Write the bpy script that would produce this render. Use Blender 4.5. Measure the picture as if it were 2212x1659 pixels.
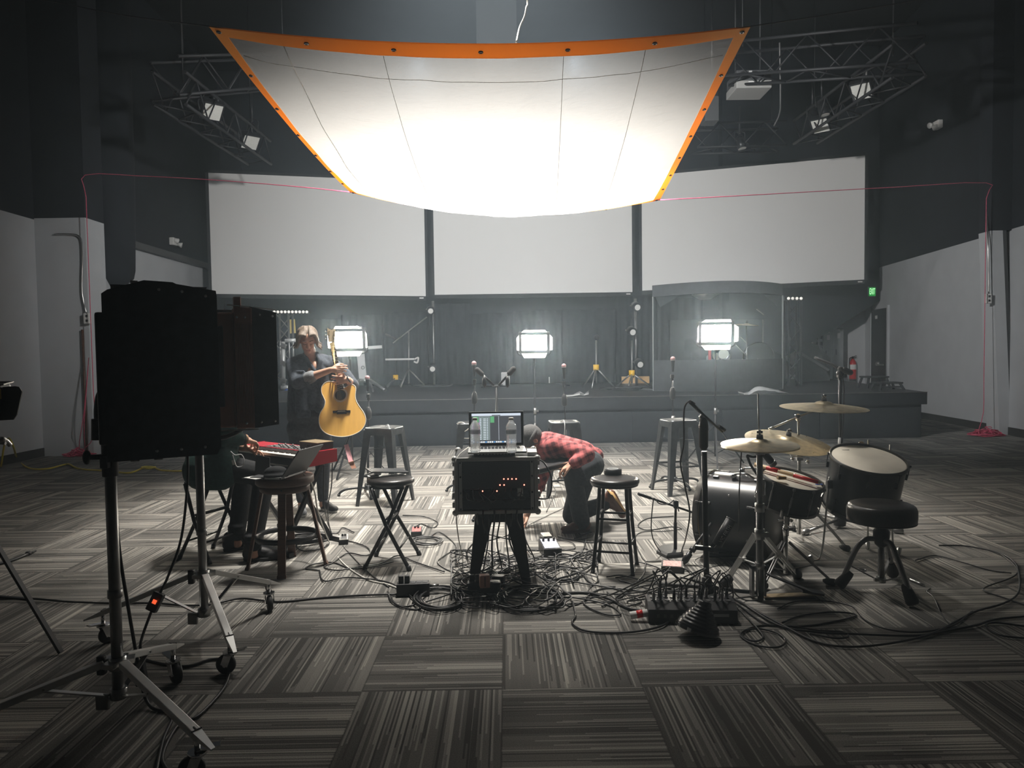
import bpy, bmesh, math, random
from mathutils import Vector, Matrix, noise
R = math.radians
random.seed(7)
scn = bpy.context.scene
COL = scn.collection
for o in list(bpy.data.objects):
    bpy.data.objects.remove(o)

# ------------------------------------------------------------------ camera
FPX, W, H = 1534.0, 2212, 1659
CAM_H, PITCH, ROLL = 1.45, 2.33, 0.80
cam_d = bpy.data.cameras.new('camera')
cam_d.sensor_fit = 'HORIZONTAL'
cam_d.sensor_width = 36.0
cam_d.lens = 36.0 * FPX / W
cam_d.clip_start = 0.05
cam_d.clip_end = 100
cam = bpy.data.objects.new('camera', cam_d)
COL.objects.link(cam)
CAM_R = Matrix.Rotation(R(90 - PITCH), 3, 'X') @ Matrix.Rotation(R(-ROLL), 3, 'Z')
cam.matrix_world = Matrix.Translation((0, 0, CAM_H)) @ CAM_R.to_4x4()
scn.camera = cam

# ------------------------------------------------------------------ world, view, sampling
wd = bpy.data.worlds.new('world')
scn.world = wd
wd.use_nodes = True
wd.node_tree.nodes['Background'].inputs[0].default_value = (0.35, 0.45, 0.6, 1)
wd.node_tree.nodes['Background'].inputs[1].default_value = 0.0
scn.view_settings.view_transform = 'Standard'
scn.view_settings.look = 'None'
scn.view_settings.exposure = 0.40
scn.view_settings.gamma = 1.0
scn.view_settings.use_curve_mapping = False
cy = scn.cycles
cy.max_bounces = 5
cy.diffuse_bounces = 3
cy.glossy_bounces = 2
cy.transmission_bounces = 4
cy.volume_bounces = 0
cy.transparent_max_bounces = 10
cy.caustics_reflective = False
cy.caustics_refractive = False
cy.sample_clamp_indirect = 4.0
cy.use_denoising = True

# ------------------------------------------------------------------ ceiling lamp over the cloth, and two added fill spots
def spot(name, loc, to, watts, size, blend, col, rad):
    d = bpy.data.lights.new(name, 'SPOT')
    d.energy = watts
    d.spot_size = R(size)
    d.spot_blend = blend
    d.color = col
    d.shadow_soft_size = rad
    o = bpy.data.objects.new(name, d)
    COL.objects.link(o)
    o.location = loc
    o.rotation_euler = (Vector(to) - Vector(loc)).to_track_quat('-Z', 'Y').to_euler()
    return o
# stage haze fills the whole hall
vs_ = wd.node_tree.nodes.new('ShaderNodeVolumeScatter')
vs_.inputs['Color'].default_value = (0.68, 0.84, 1.0, 1)
vs_.inputs['Density'].default_value = 0.013
vs_.inputs['Anisotropy'].default_value = 0.62
wd.node_tree.links.new(vs_.outputs[0], [n for n in wd.node_tree.nodes if n.type == 'OUTPUT_WORLD'][0].inputs['Volume'])
spot('key_spotlight', (-0.20, 6.95, 8.35), (-0.15, 7.05, 3.4), 9800, 55, 1.0, (1.0, 0.97, 0.91), 0.5)
spot('screen_fill_spot', (0.6, 6.6, 4.15), (3.0, 16.0, 2.9), 1450, 112, 0.75, (0.95, 0.98, 1.0), 0.10)  # added fill, hidden above the cloth, for the right screen and wall
spot('screen_fill_spot.001', (-0.8, 6.6, 4.15), (-2.6, 16.0, 2.9), 1150, 108, 0.9, (0.95, 0.98, 1.0), 0.10)  # added fill for the left screen and wall, also hidden by the cloth

# ------------------------------------------------------------------ pixel helpers (positions measured on the 2212x1659 frame)
C0 = Vector((0, 0, CAM_H))
def ray(px, py):
    return CAM_R @ Vector(((px - W / 2) / FPX, -(py - H / 2) / FPX, -1.0))
def P(px, py, d):                      # the point at depth y = d seen at (px, py)
    r = ray(px, py)
    return C0 + r * (d / r.y)
def F(px, py, z=0.0):                  # the point at height z seen at (px, py)
    r = ray(px, py)
    return C0 + r * ((z - CAM_H) / r.z)
def V(*a):
    return Vector(a)

# ------------------------------------------------------------------ materials
MATS = {}
def nt(name):
    m = bpy.data.materials.new(name)
    m.use_nodes = True
    t = m.node_tree
    return m, t, t.nodes['Principled BSDF']
def mat(name, col, rough=0.6, metal=0.0, var=0.0, scale=30.0, bump=0.0, spec=0.5, emit=None, estr=0.0, alpha=1.0, stretch=None, trans=0.0):
    m, t, b = nt(name)
    b.inputs['Base Color'].default_value = (*col, 1)
    b.inputs['Roughness'].default_value = rough
    b.inputs['Metallic'].default_value = metal
    b.inputs['Specular IOR Level'].default_value = spec
    if trans:
        b.inputs['Transmission Weight'].default_value = trans
    if emit:
        b.inputs['Emission Color'].default_value = (*emit, 1)
        b.inputs['Emission Strength'].default_value = estr
    if alpha < 1:
        b.inputs['Alpha'].default_value = alpha
    if var or bump:
        tc = t.nodes.new('ShaderNodeTexCoord')
        mp = t.nodes.new('ShaderNodeMapping')
        if stretch:
            mp.inputs['Scale'].default_value = stretch
        n = t.nodes.new('ShaderNodeTexNoise')
        n.inputs['Scale'].default_value = scale
        n.inputs['Detail'].default_value = 4
        t.links.new(tc.outputs['Object'], mp.inputs['Vector'])
        t.links.new(mp.outputs['Vector'], n.inputs['Vector'])
        if var:
            r = t.nodes.new('ShaderNodeValToRGB')
            r.color_ramp.elements[0].position = 0.3
            r.color_ramp.elements[1].position = 0.7
            r.color_ramp.elements[0].color = (*[c * (1 - var) for c in col], 1)
            r.color_ramp.elements[1].color = (*[min(1, c * (1 + var)) for c in col], 1)
            t.links.new(n.outputs['Fac'], r.inputs['Fac'])
            t.links.new(r.outputs['Color'], b.inputs['Base Color'])
        if bump:
            bp = t.nodes.new('ShaderNodeBump')
            bp.inputs['Strength'].default_value = bump
            bp.inputs['Distance'].default_value = 0.01
            t.links.new(n.outputs['Fac'], bp.inputs['Height'])
            t.links.new(bp.outputs['Normal'], b.inputs['Normal'])
    MATS[name] = m
    return m

M = MATS
mat('wall_paint_grey', (0.50, 0.52, 0.54), 0.85, var=0.04, scale=3)
mat('wall_paint_black', (0.016, 0.020, 0.026), 0.9, var=0.2, scale=2)
mat('ceiling_black', (0.015, 0.017, 0.020), 0.95, var=0.2, scale=2)
mat('vinyl_base', (0.05, 0.05, 0.05), 0.6)
mat('black_metal', (0.022, 0.023, 0.025), 0.38, 0.3, var=0.15, scale=40)
mat('black_plastic', (0.018, 0.018, 0.020), 0.45)
mat('black_matte', (0.026, 0.028, 0.031), 0.85, var=0.2, scale=25)
mat('black_rubber', (0.012, 0.012, 0.013), 0.7)
mat('dark_grey', (0.06, 0.063, 0.066), 0.55)
mat('gunmetal', (0.085, 0.09, 0.095), 0.33, 0.75, var=0.18, scale=14)
mat('chrome', (0.72, 0.72, 0.72), 0.16, 1.0)
mat('steel', (0.55, 0.55, 0.54), 0.28, 1.0, var=0.08, scale=12)
mat('dull_steel', (0.30, 0.30, 0.30), 0.38, 0.9, var=0.15, scale=12)
mat('silver_paint', (0.62, 0.63, 0.62), 0.4, 0.4)
mat('white_plastic', (0.72, 0.72, 0.70), 0.45)
mat('pale_grey', (0.45, 0.46, 0.46), 0.5)
mat('paper', (0.78, 0.78, 0.75), 0.8)
mat('lens_glass', (0.75, 0.75, 0.72), 0.3, 0.2)
mat('cable_black', (0.014, 0.014, 0.015), 0.42)
mat('cable_grey', (0.10, 0.10, 0.10), 0.45)
mat('cable_white', (0.55, 0.54, 0.50), 0.5)
mat('cable_yellow', (0.70, 0.58, 0.06), 0.5)
mat('rope_red', (0.66, 0.10, 0.18), 0.8, var=0.45, scale=120)
mat('orange_web', (0.85, 0.30, 0.03), 0.6, var=0.12, scale=60)
mat('red_paint', (0.62, 0.02, 0.02), 0.35)
mat('keys_red', (0.42, 0.02, 0.035), 0.32)
mat('gold', (0.75, 0.55, 0.18), 0.35, 0.6)
mat('yellow', (0.85, 0.52, 0.03), 0.5)
mat('stage_black', (0.016, 0.019, 0.023), 0.42, var=0.3, scale=5, bump=0.05)
mat('stage_skirt', (0.017, 0.021, 0.025), 0.75, var=0.2, scale=8)
mat('curtain_black', (0.019, 0.024, 0.029), 0.9, var=0.25, scale=6)
mat('foam_grey', (0.05, 0.055, 0.06), 0.9, var=0.15, scale=10)
mat('locker_grey', (0.20, 0.22, 0.23), 0.5)
mat('screen_white', (0.80, 0.80, 0.79), 0.75)
mat('skin', (0.62, 0.36, 0.26), 0.5, var=0.08, scale=20)
mat('denim', (0.045, 0.055, 0.072), 0.85, var=0.35, scale=45, bump=0.25)
mat('denim_dark', (0.026, 0.030, 0.036), 0.9, var=0.3, scale=45, bump=0.2)
mat('denim_grey', (0.050, 0.054, 0.062), 0.9, var=0.3, scale=45, bump=0.2)
mat('cloth_grey', (0.085, 0.085, 0.095), 0.9, var=0.25, scale=60)
mat('cloth_black', (0.012, 0.013, 0.015), 0.9, var=0.3, scale=40, bump=0.2)
mat('cloth_green', (0.010, 0.040, 0.034), 0.88, var=0.3, scale=40, bump=0.2)
mat('hair_blond', (0.20, 0.155, 0.12), 0.45, var=0.6, scale=60, stretch=(3, 3, 0.35), bump=0.5)
mat('leather_black', (0.020, 0.018, 0.017), 0.33, var=0.2, scale=60, bump=0.08)
mat('shoe_black', (0.016, 0.016, 0.018), 0.6)
mat('shoe_grey', (0.22, 0.23, 0.25), 0.75, var=0.25, scale=60)
mat('sole_white', (0.55, 0.55, 0.54), 0.6)
mat('shoe_brown', (0.10, 0.04, 0.022), 0.4)
mat('wood_brown', (0.085, 0.042, 0.028), 0.5, var=0.3, scale=12, stretch=(1, 1, 8))
mat('wood_pale', (0.62, 0.40, 0.17), 0.5, var=0.2, scale=10)
mat('spruce', (0.97, 0.55, 0.14), 0.22, var=0.07, scale=7, stretch=(6, 1, 0.7))
mat('wood_side', (0.28, 0.11, 0.04), 0.3, var=0.25, scale=8)
mat('ebony', (0.025, 0.020, 0.018), 0.45)
mat('cream', (0.80, 0.74, 0.62), 0.4)
mat('key_white', (0.85, 0.83, 0.77), 0.3)
mat('drum_black', (0.020, 0.020, 0.022), 0.30, 0.1, var=0.2, scale=25)
mat('hoop_dark', (0.03, 0.028, 0.026), 0.3)
mat('drum_head', (0.72, 0.68, 0.58), 0.55, var=0.06, scale=8)
mat('cymbal_bronze', (0.80, 0.69, 0.48), 0.34, 0.95, var=0.18, scale=22)
mat('stick_wood', (0.72, 0.52, 0.30), 0.5)
mat('felt', (0.05, 0.05, 0.05), 0.95)
mat('fixture_brown', (0.42, 0.20, 0.14), 0.5, 0.2, var=0.1, scale=8)
mat('pink', (0.80, 0.42, 0.46), 0.7, var=0.2, scale=25)
mat('copper_box', (0.45, 0.23, 0.16), 0.5)
mat('label_white', (0.80, 0.80, 0.78), 0.5)
mat('red_led', (0.5, 0.02, 0.02), 0.3, emit=(1.0, 0.18, 0.12), estr=5)
mat('red_switch', (0.6, 0.05, 0.02), 0.3, emit=(1.0, 0.12, 0.04), estr=0.8)
mat('exit_green', (0.01, 0.1, 0.02), 0.4, emit=(0.01, 0.40, 0.05), estr=0.5)
mat('panel_glow', (1, 1, 1), 0.4, emit=(1.0, 0.93, 0.80), estr=190)
mat('can_black', (0.012, 0.012, 0.013), 0.25, 0.2)
mat('cloth_cuff', (0.20, 0.21, 0.22), 0.9, var=0.2, scale=60)
mat('hole_dark', (0.03, 0.018, 0.01), 0.7)
mat('headstock_tan', (0.42, 0.34, 0.22), 0.5)
mat('beanie_grey', (0.10, 0.10, 0.10), 0.95, var=0.2, scale=90, bump=0.3)
mat('brass_dull', (0.42, 0.34, 0.22), 0.4, 0.6)
mat('tom_head', (0.80, 0.75, 0.64), 0.55, var=0.10, scale=5)
mat('truss_grey', (0.013, 0.014, 0.016), 0.6, 0.1)
mat('lens_pale', (0.55, 0.55, 0.52), 0.5)
mat('projector_grey', (0.30, 0.30, 0.29), 0.5)
mat('exit_letters', (0.3, 0.9, 0.4), 0.4, emit=(0.55, 1.0, 0.6), estr=1.1)
mat('clear_post', (0.25, 0.27, 0.27), 0.3)
mat('door_black', (0.03, 0.03, 0.03), 0.5)
mat('brass', (0.55, 0.42, 0.20), 0.35, 0.9)
mat('blue', (0.05, 0.12, 0.40), 0.45)
mat('notice_yellow', (0.70, 0.56, 0.18), 0.7)  # even yellow base colour of the paper notice
mat('bulb_glass', (0.85, 0.85, 0.82), 0.2, emit=(1.0, 0.97, 0.9), estr=0.45)
mat('rack_edge', (0.50, 0.50, 0.49), 0.4, 0.35)
# ------------------------------------------------------------------ mesh helpers
WM = {}                                # world matrix of every thing's root
def xform(root):
    return WM.get(root.name, Matrix.Identity(4))
def thing(name, label, cat, loc=(0, 0, 0), rotz=0.0, group=None):
    o = bpy.data.objects.new(name, None)
    o.empty_display_size = 0.1
    COL.objects.link(o)
    o.location = loc
    o.rotation_euler = (0, 0, rotz)
    WM[o.name] = Matrix.Translation(Vector(loc)) @ Matrix.Rotation(rotz, 4, 'Z')
    return tag(o, label, cat, group)
def tag(o, label, cat, group=None, kind=None):
    o['label'] = label
    o['category'] = cat
    if group:
        o['group'] = group
    if kind:
        o['kind'] = kind
    return o

def ortho(d):
    d = d.normalized()
    a = Vector((0, 0, 1)) if abs(d.z) < 0.95 else Vector((1, 0, 0))
    x = d.cross(a).normalized()
    return x, d.cross(x).normalized()
def catmull(pts, n=8):
    pts = [Vector(p) for p in pts]
    if len(pts) < 3:
        return pts
    q = [pts[0] * 2 - pts[1]] + pts + [pts[-1] * 2 - pts[-2]]
    out = []
    for i in range(1, len(q) - 2):
        a, b, c, d = q[i - 1:i + 3]
        for k in range(n):
            t = k / n
            out.append(0.5 * (2 * b + (c - a) * t + (2 * a - 5 * b + 4 * c - d) * t * t + (3 * b - a - 3 * c + d) * t ** 3))
    out.append(pts[-1])
    return out

class MB:
    def __init__(self):
        self.bm = bmesh.new()
        self.X = None                  # transform of what is added next
        self.mi = 0                    # material slot of what is added next
    def _v(self, p):
        p = Vector(p)
        return self.bm.verts.new(self.X @ p if self.X else p)
    def face(self, vs, smooth=False):
        try:
            f = self.bm.faces.new(vs)
            f.smooth = smooth
            f.material_index = self.mi
            return f
        except ValueError:
            return None
    def poly(self, pts, smooth=False):
        self.face([self._v(p) for p in pts], smooth)
        return self
    def box(self, c, s, rot=None, bev=0.0):
        c, s = Vector(c), Vector(s) * 0.5
        vs = []
        for i in range(8):
            p = Vector((s.x * (1 if i & 1 else -1), s.y * (1 if i & 2 else -1), s.z * (1 if i & 4 else -1)))
            if rot is not None:
                p = rot @ p
            vs.append(self._v(c + p))
        fs = []
        for q in ((0, 2, 3, 1), (4, 5, 7, 6), (0, 1, 5, 4), (2, 6, 7, 3), (0, 4, 6, 2), (1, 3, 7, 5)):
            fs.append(self.face([vs[i] for i in q]))
        if bev:
            es = {e for f in fs for e in f.edges}
            bmesh.ops.bevel(self.bm, geom=list(es), offset=bev, segments=2, affect='EDGES', profile=0.6)
        return self
    def bx(self, lo, hi, bev=0.0):
        lo, hi = Vector(lo), Vector(hi)
        return self.box((lo + hi) / 2, hi - lo, None, bev)
    def rings(self, rs, cap=True, smooth=True, close=False):
        vr = [[self._v(p) for p in r] for r in rs]
        n = len(vr[0])
        for a, b in zip(vr, vr[1:] + ([vr[0]] if close else [])):
            for i in range(n):
                self.face([a[i], a[(i + 1) % n], b[(i + 1) % n], b[i]], smooth)
        if cap and not close:
            self.face(vr[0][::-1])
            self.face(vr[-1])
        return self
    def cyl(self, p0, p1, r0, r1=None, n=14, cap=True):
        p0, p1 = Vector(p0), Vector(p1)
        r1 = r0 if r1 is None else r1
        x, y = ortho(p1 - p0)
        def ring(p, r):
            return [p + x * (r * math.cos(2 * math.pi * i / n)) + y * (r * math.sin(2 * math.pi * i / n)) for i in range(n)]
        return self.rings([ring(p0, r0), ring(p1, r1)], cap)
    def tube(self, pts, r, n=8, smooth=6, taper=None):
        pts = catmull(pts, smooth) if smooth else [Vector(p) for p in pts]
        k = len(pts)
        d0 = (pts[1] - pts[0])
        x, y = ortho(d0)
        rs = []
        for i, p in enumerate(pts):
            t = (pts[min(i + 1, k - 1)] - pts[max(i - 1, 0)])
            if t.length < 1e-7:
                t = d0
            t.normalize()
            x = x - t * x.dot(t)
            if x.length < 1e-5:
                x, _ = ortho(t)
            x.normalize()
            y = t.cross(x)
            rr = r if taper is None else taper(i / (k - 1))
            rs.append([p + x * (rr * math.cos(2 * math.pi * j / n)) + y * (rr * math.sin(2 * math.pi * j / n)) for j in range(n)])
        return self.rings(rs)
    def bar(self, p0, p1, w, h, up=(0, 0, 1), bev=0.0):
        p0, p1 = Vector(p0), Vector(p1)
        d = (p1 - p0)
        L = d.length
        d.normalize()
        u = Vector(up)
        s = d.cross(u)
        if s.length < 1e-4:
            s = d.cross(Vector((0, 1, 0)))
        s.normalize()
        u = s.cross(d)
        m = Matrix((s, d, u)).transposed()
        return self.box((p0 + p1) / 2, (w, L, h), m, bev)
    def lathe(self, prof, c=(0, 0, 0), axis=(0, 0, 1), n=32, cap=True, smooth=True):
        c, a = Vector(c), Vector(axis).normalized()
        x, y = ortho(a)
        rs = [[c + a * z + x * (max(r, 1e-5) * math.cos(2 * math.pi * i / n)) + y * (max(r, 1e-5) * math.sin(2 * math.pi * i / n)) for i in range(n)] for r, z in prof]
        return self.rings(rs, cap, smooth)
    def ball(self, c, r, n=16, m=10, rot=None):
        c = Vector(c)
        r = Vector((r, r, r)) if isinstance(r, (int, float)) else Vector(r)
        rs = []
        for i in range(m + 1):
            th = math.pi * i / m
            st = max(math.sin(th), 1e-4)
            ring = []
            for j in range(n):
                ph = 2 * math.pi * j / n
                p = Vector((r.x * st * math.cos(ph), r.y * st * math.sin(ph), -r.z * math.cos(th)))
                if rot is not None:
                    p = rot @ p
                ring.append(c + p)
            rs.append(ring)
        return self.rings(rs)
    def ring(self, c, R0, r, axis=(0, 0, 1), n=36, m=8):
        c, a = Vector(c), Vector(axis).normalized()
        x, y = ortho(a)
        rs = []
        for i in range(n):
            t = 2 * math.pi * i / n
            d = x * math.cos(t) + y * math.sin(t)
            rs.append([c + d * (R0 + r * math.cos(2 * math.pi * j / m)) + a * (r * math.sin(2 * math.pi * j / m)) for j in range(m)])
        return self.rings(rs, close=True)
    def prism(self, pts2, o, ux, uy, th, smooth=False):   # outline extruded by th along ux x uy
        o, ux, uy = Vector(o), Vector(ux), Vector(uy)
        nrm = ux.cross(uy).normalized() * th
        a = [o + ux * p[0] + uy * p[1] for p in pts2]
        return self.rings([a, [p + nrm for p in a]], True, smooth)
    def capsule(self, p0, p1, r0, r1, n=16):
        p0, p1 = Vector(p0), Vector(p1)
        d = p1 - p0
        L = d.length
        prof = []
        for i in range(5):
            t = math.pi / 2 * i / 4
            prof.append((r0 * math.sin(t), -r0 * math.cos(t)))
        for i in range(5):
            t = math.pi / 2 * i / 4
            prof.append((r1 * math.cos(t), L + r1 * math.sin(t)))
        return self.lathe(prof, p0, d if L > 1e-6 else (0, 0, 1), n)
    def limb(self, pts, rs):
        for i in range(len(pts) - 1):
            self.capsule(pts[i], pts[i + 1], rs[i], rs[i + 1])
        return self
    def build(self, name, m, parent=None, world=False, recalc=True):
        """links one mesh object; world=True: the coordinates given are world ones"""
        bm = self.bm
        if recalc:
            bmesh.ops.recalc_face_normals(bm, faces=bm.faces[:])
        root = parent
        while root is not None and root.parent is not None:
            root = root.parent
        if world and root is not None:
            bm.transform(xform(root).inverted())
        me = bpy.data.meshes.new(name)
        bm.to_mesh(me)
        bm.free()
        for mm in (m if isinstance(m, (list, tuple)) else [m]):
            me.materials.append(M[mm] if isinstance(mm, str) else mm)
        o = bpy.data.objects.new(name, me)
        COL.objects.link(o)
        if parent is not None:
            o.parent = parent
        return o

def struct(name, mb, m):
    o = mb.build(name, m)
    o['kind'] = 'structure'
    return o
def children(o):
    return [c for c in bpy.data.objects if c.parent == o]
def dup(root, loc=None, rotz=None, label=None, group=None):
    def cp(o, par):
        c = o.copy()
        COL.objects.link(c)
        if par is not None:
            c.parent = par
        for ch in children(o):
            cp(ch, c)
        return c
    r = cp(root, None)
    if loc is not None:
        r.location = loc
    if rotz is not None:
        r.rotation_euler = (0, 0, rotz)
    if label:
        r['label'] = label
    if group:
        r['group'] = group
    WM[r.name] = Matrix.Translation(r.location) @ Matrix.Rotation(r.rotation_euler.z, 4, 'Z')
    return r
def remesh(o, vox=0.006, smooth=4):
    md = o.modifiers.new('remesh', 'REMESH')
    md.mode = 'VOXEL'
    md.voxel_size = vox
    md.use_smooth_shade = True
    s = o.modifiers.new('smooth', 'SMOOTH')
    s.factor = 0.5
    s.iterations = smooth
    return o
def cable(pts, r=0.0045, m='cable_black', label='', name='cable', cat='cable', group=None, z=None):
    """pts: (px, py) on the floor, or Vectors"""
    q = [p if isinstance(p, Vector) else F(p[0], p[1], r if z is None else z) for p in pts]
    o = MB().tube(q, r, 6, 7).build(name, m)
    return tag(o, label, cat, group)
def text_mesh(s, size, mtx, m, name, parent, depth=0.001, spacing=1.0, sx=1.0):
    cu = bpy.data.curves.new(name, 'FONT')
    cu.body = s
    cu.size = size
    cu.align_x = 'CENTER'
    cu.align_y = 'CENTER'
    cu.extrude = depth
    cu.space_character = spacing
    tmp = bpy.data.objects.new('tmp', cu)
    COL.objects.link(tmp)
    dg = bpy.context.evaluated_depsgraph_get()
    me = bpy.data.meshes.new_from_object(tmp.evaluated_get(dg))
    bpy.data.objects.remove(tmp)
    root = parent
    while root.parent is not None:
        root = root.parent
    me.transform(xform(root).inverted() @ mtx @ Matrix.Diagonal((sx, 1, 1, 1)))
    me.materials.clear()
    me.materials.append(M[m])
    o = bpy.data.objects.new(name, me)
    COL.objects.link(o)
    o.parent = parent
    return o
def frame_at(o, x, y):                 # matrix with origin o, x axis and y axis
    x, y = Vector(x).normalized(), Vector(y).normalized()
    z = x.cross(y)
    return Matrix.Translation(Vector(o)) @ Matrix((x, y, z)).transposed().to_4x4()
# ------------------------------------------------------------------ the setting
def carpet():
    m, t, b = nt('carpet_tiles')
    N, L = t.nodes, t.links
    def math_(op, a, c=None, d=None):
        n = N.new('ShaderNodeMath')
        n.operation = op
        for i, v in enumerate((a, c, d)):
            if v is None:
                continue
            if isinstance(v, (int, float)):
                n.inputs[i].default_value = v
            else:
                L.new(v, n.inputs[i])
        return n.outputs[0]
    def wn(x, y, z):
        c = N.new('ShaderNodeCombineXYZ')
        for i, v in enumerate((x, y, z)):
            if isinstance(v, (int, float)):
                c.inputs[i].default_value = v
            else:
                L.new(v, c.inputs[i])
        w = N.new('ShaderNodeTexWhiteNoise')
        w.noise_dimensions = '3D'
        L.new(c.outputs[0], w.inputs['Vector'])
        return w.outputs['Value']
    tc = N.new('ShaderNodeTexCoord')
    mp = N.new('ShaderNodeMapping')
    mp.vector_type = 'TEXTURE'
    o = F(1085, 1489)
    mp.inputs['Location'].default_value = (o.x, o.y, 0)
    mp.inputs['Rotation'].default_value = (0, 0, R(0.4))
    mp.inputs['Scale'].default_value = (0.61, 0.61, 1)
    L.new(tc.outputs['Object'], mp.inputs['Vector'])
    sp = N.new('ShaderNodeSeparateXYZ')
    L.new(mp.outputs[0], sp.inputs[0])
    x, y = sp.outputs[0], sp.outputs[1]
    cx, cyy = math_('FLOOR', x), math_('FLOOR', y)
    fx, fy = math_('FRACT', x), math_('FRACT', y)
    ck = math_('FLOORED_MODULO', math_('ADD', cx, cyy), 2.0)        # 0: stripes run in depth, 1: across
    u = math_('ADD', math_('MULTIPLY', fx, math_('SUBTRACT', 1.0, ck)), math_('MULTIPLY', fy, ck))
    v = math_('ADD', math_('MULTIPLY', fy, math_('SUBTRACT', 1.0, ck)), math_('MULTIPLY', fx, ck))
    hs = wn(cx, cyy, 3.3)
    hz = math_('MULTIPLY', hs, 97.0)
    u2 = math_('ADD', u, math_('MULTIPLY', hs, 3.0))
    # broad bands
    b1 = wn(math_('FLOOR', math_('MULTIPLY', u2, 6.0)), hz, 1.0)
    b2 = wn(math_('FLOOR', math_('MULTIPLY', u2, 14.0)), hz, 2.0)
    # thin yarn lines, each running only part of the tile
    i3 = math_('FLOOR', math_('MULTIPLY', u2, 78.0))
    b3 = wn(i3, hz, 5.0)
    st = wn(i3, hz, 9.0)
    on = math_('GREATER_THAN', math_('ADD', v, math_('MULTIPLY', b2, 0.4)), math_('MULTIPLY', st, 0.9))
    thin = math_('MULTIPLY', math_('SUBTRACT', math_('GREATER_THAN', b3, 0.62), math_('MULTIPLY', math_('LESS_THAN', b3, 0.24), 1.0)), on)
    val = math_('ADD', math_('MULTIPLY', b1, 0.34), math_('MULTIPLY', b2, 0.28))
    val = math_('ADD', val, math_('MULTIPLY', thin, 0.30))
    tint = math_('MULTIPLY', math_('SUBTRACT', wn(cx, cyy, 7.7), 0.5), 0.14)
    val = math_('ADD', val, tint)
    nz = N.new('ShaderNodeTexNoise')
    nz.inputs['Scale'].default_value = 190
    nz.inputs['Detail'].default_value = 2
    L.new(tc.outputs['Object'], nz.inputs['Vector'])
    val = math_('ADD', val, math_('MULTIPLY', math_('SUBTRACT', nz.outputs['Fac'], 0.5), 0.5))
    # seams between tiles
    e = math_('MINIMUM', math_('MINIMUM', fx, math_('SUBTRACT', 1.0, fx)), math_('MINIMUM', fy, math_('SUBTRACT', 1.0, fy)))
    seam = math_('LESS_THAN', e, 0.006)
    val = math_('SUBTRACT', val, math_('MULTIPLY', seam, 0.25))
    cr = N.new('ShaderNodeValToRGB')
    els = cr.color_ramp.elements
    els[0].position, els[0].color = 0.05, (0.085, 0.083, 0.078, 1)
    els[1].position, els[1].color = 0.85, (0.44, 0.425, 0.385, 1)
    e2 = els.new(0.42)
    e2.color = (0.205, 0.198, 0.185, 1)
    L.new(val, cr.inputs['Fac'])
    L.new(cr.outputs['Color'], b.inputs['Base Color'])
    b.inputs['Roughness'].default_value = 0.95
    b.inputs['Specular IOR Level'].default_value = 0.15
    bp = N.new('ShaderNodeBump')
    bp.inputs['Strength'].default_value = 0.5
    bp.inputs['Distance'].default_value = 0.006
    L.new(val, bp.inputs['Height'])
    L.new(bp.outputs['Normal'], b.inputs['Normal'])
    return m
M['carpet'] = carpet()

BACK, ZC = 17.9, 8.6
XL = -7.2
def XR(y):                             # the right wall runs slightly outwards
    return 8.34 + 0.098 * (y - 12.15)
def right_wall(z0, z1, t0, t1, y0=-3.6, y1=BACK):
    a, b = XR(y0), XR(y1)
    return MB().rings([[V(a + t0, y0, z), V(a + t1, y0, z), V(b + t1, y1, z), V(b + t0, y1, z)] for z in (z0, z1)], True, False)
struct('floor', MB().bx((-11, -4, -0.2), (12, 19, 0)), 'carpet')
struct('ceiling', MB().bx((-11, -4, ZC), (12, 19, ZC + 0.2)), 'ceiling_black')
# side walls: grey below the paint line, black above
ZL, ZR = 3.60, 3.42
struct('wall_left', MB().bx((XL - 0.25, -3.6, 0), (XL, BACK, ZL)), 'wall_paint_grey')
struct('wall_left_upper', MB().bx((XL - 0.25, -3.6, ZL), (XL, BACK, ZC)), 'wall_paint_black')
struct('wall_right', right_wall(0, ZR, 0, 0.25), 'wall_paint_grey')
struct('wall_right_upper', right_wall(ZR, ZC, 0, 0.25), 'wall_paint_black')
# back wall: black behind the stage, grey in the corner by the lockers
bw = MB()
bw.bx((XL, BACK, 0), (6.9, BACK + 0.25, ZC))
struct('wall_back', bw, 'wall_paint_black')
struct('wall_back_corner', MB().bx((6.9, BACK, 0), (XR(BACK), BACK + 0.25, ZC)), 'wall_paint_grey')
struct('wall_rear', MB().bx((XL, -3.9, 0), (XR(-3.6), -3.6, ZC)), 'wall_paint_black')
# baseboards
struct('baseboard_left', MB().bx((XL, -3.6, 0), (XL + 0.015, BACK, 0.13)), 'vinyl_base')
struct('baseboard_right', right_wall(0, 0.13, -0.015, 0), 'vinyl_base')
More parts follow.
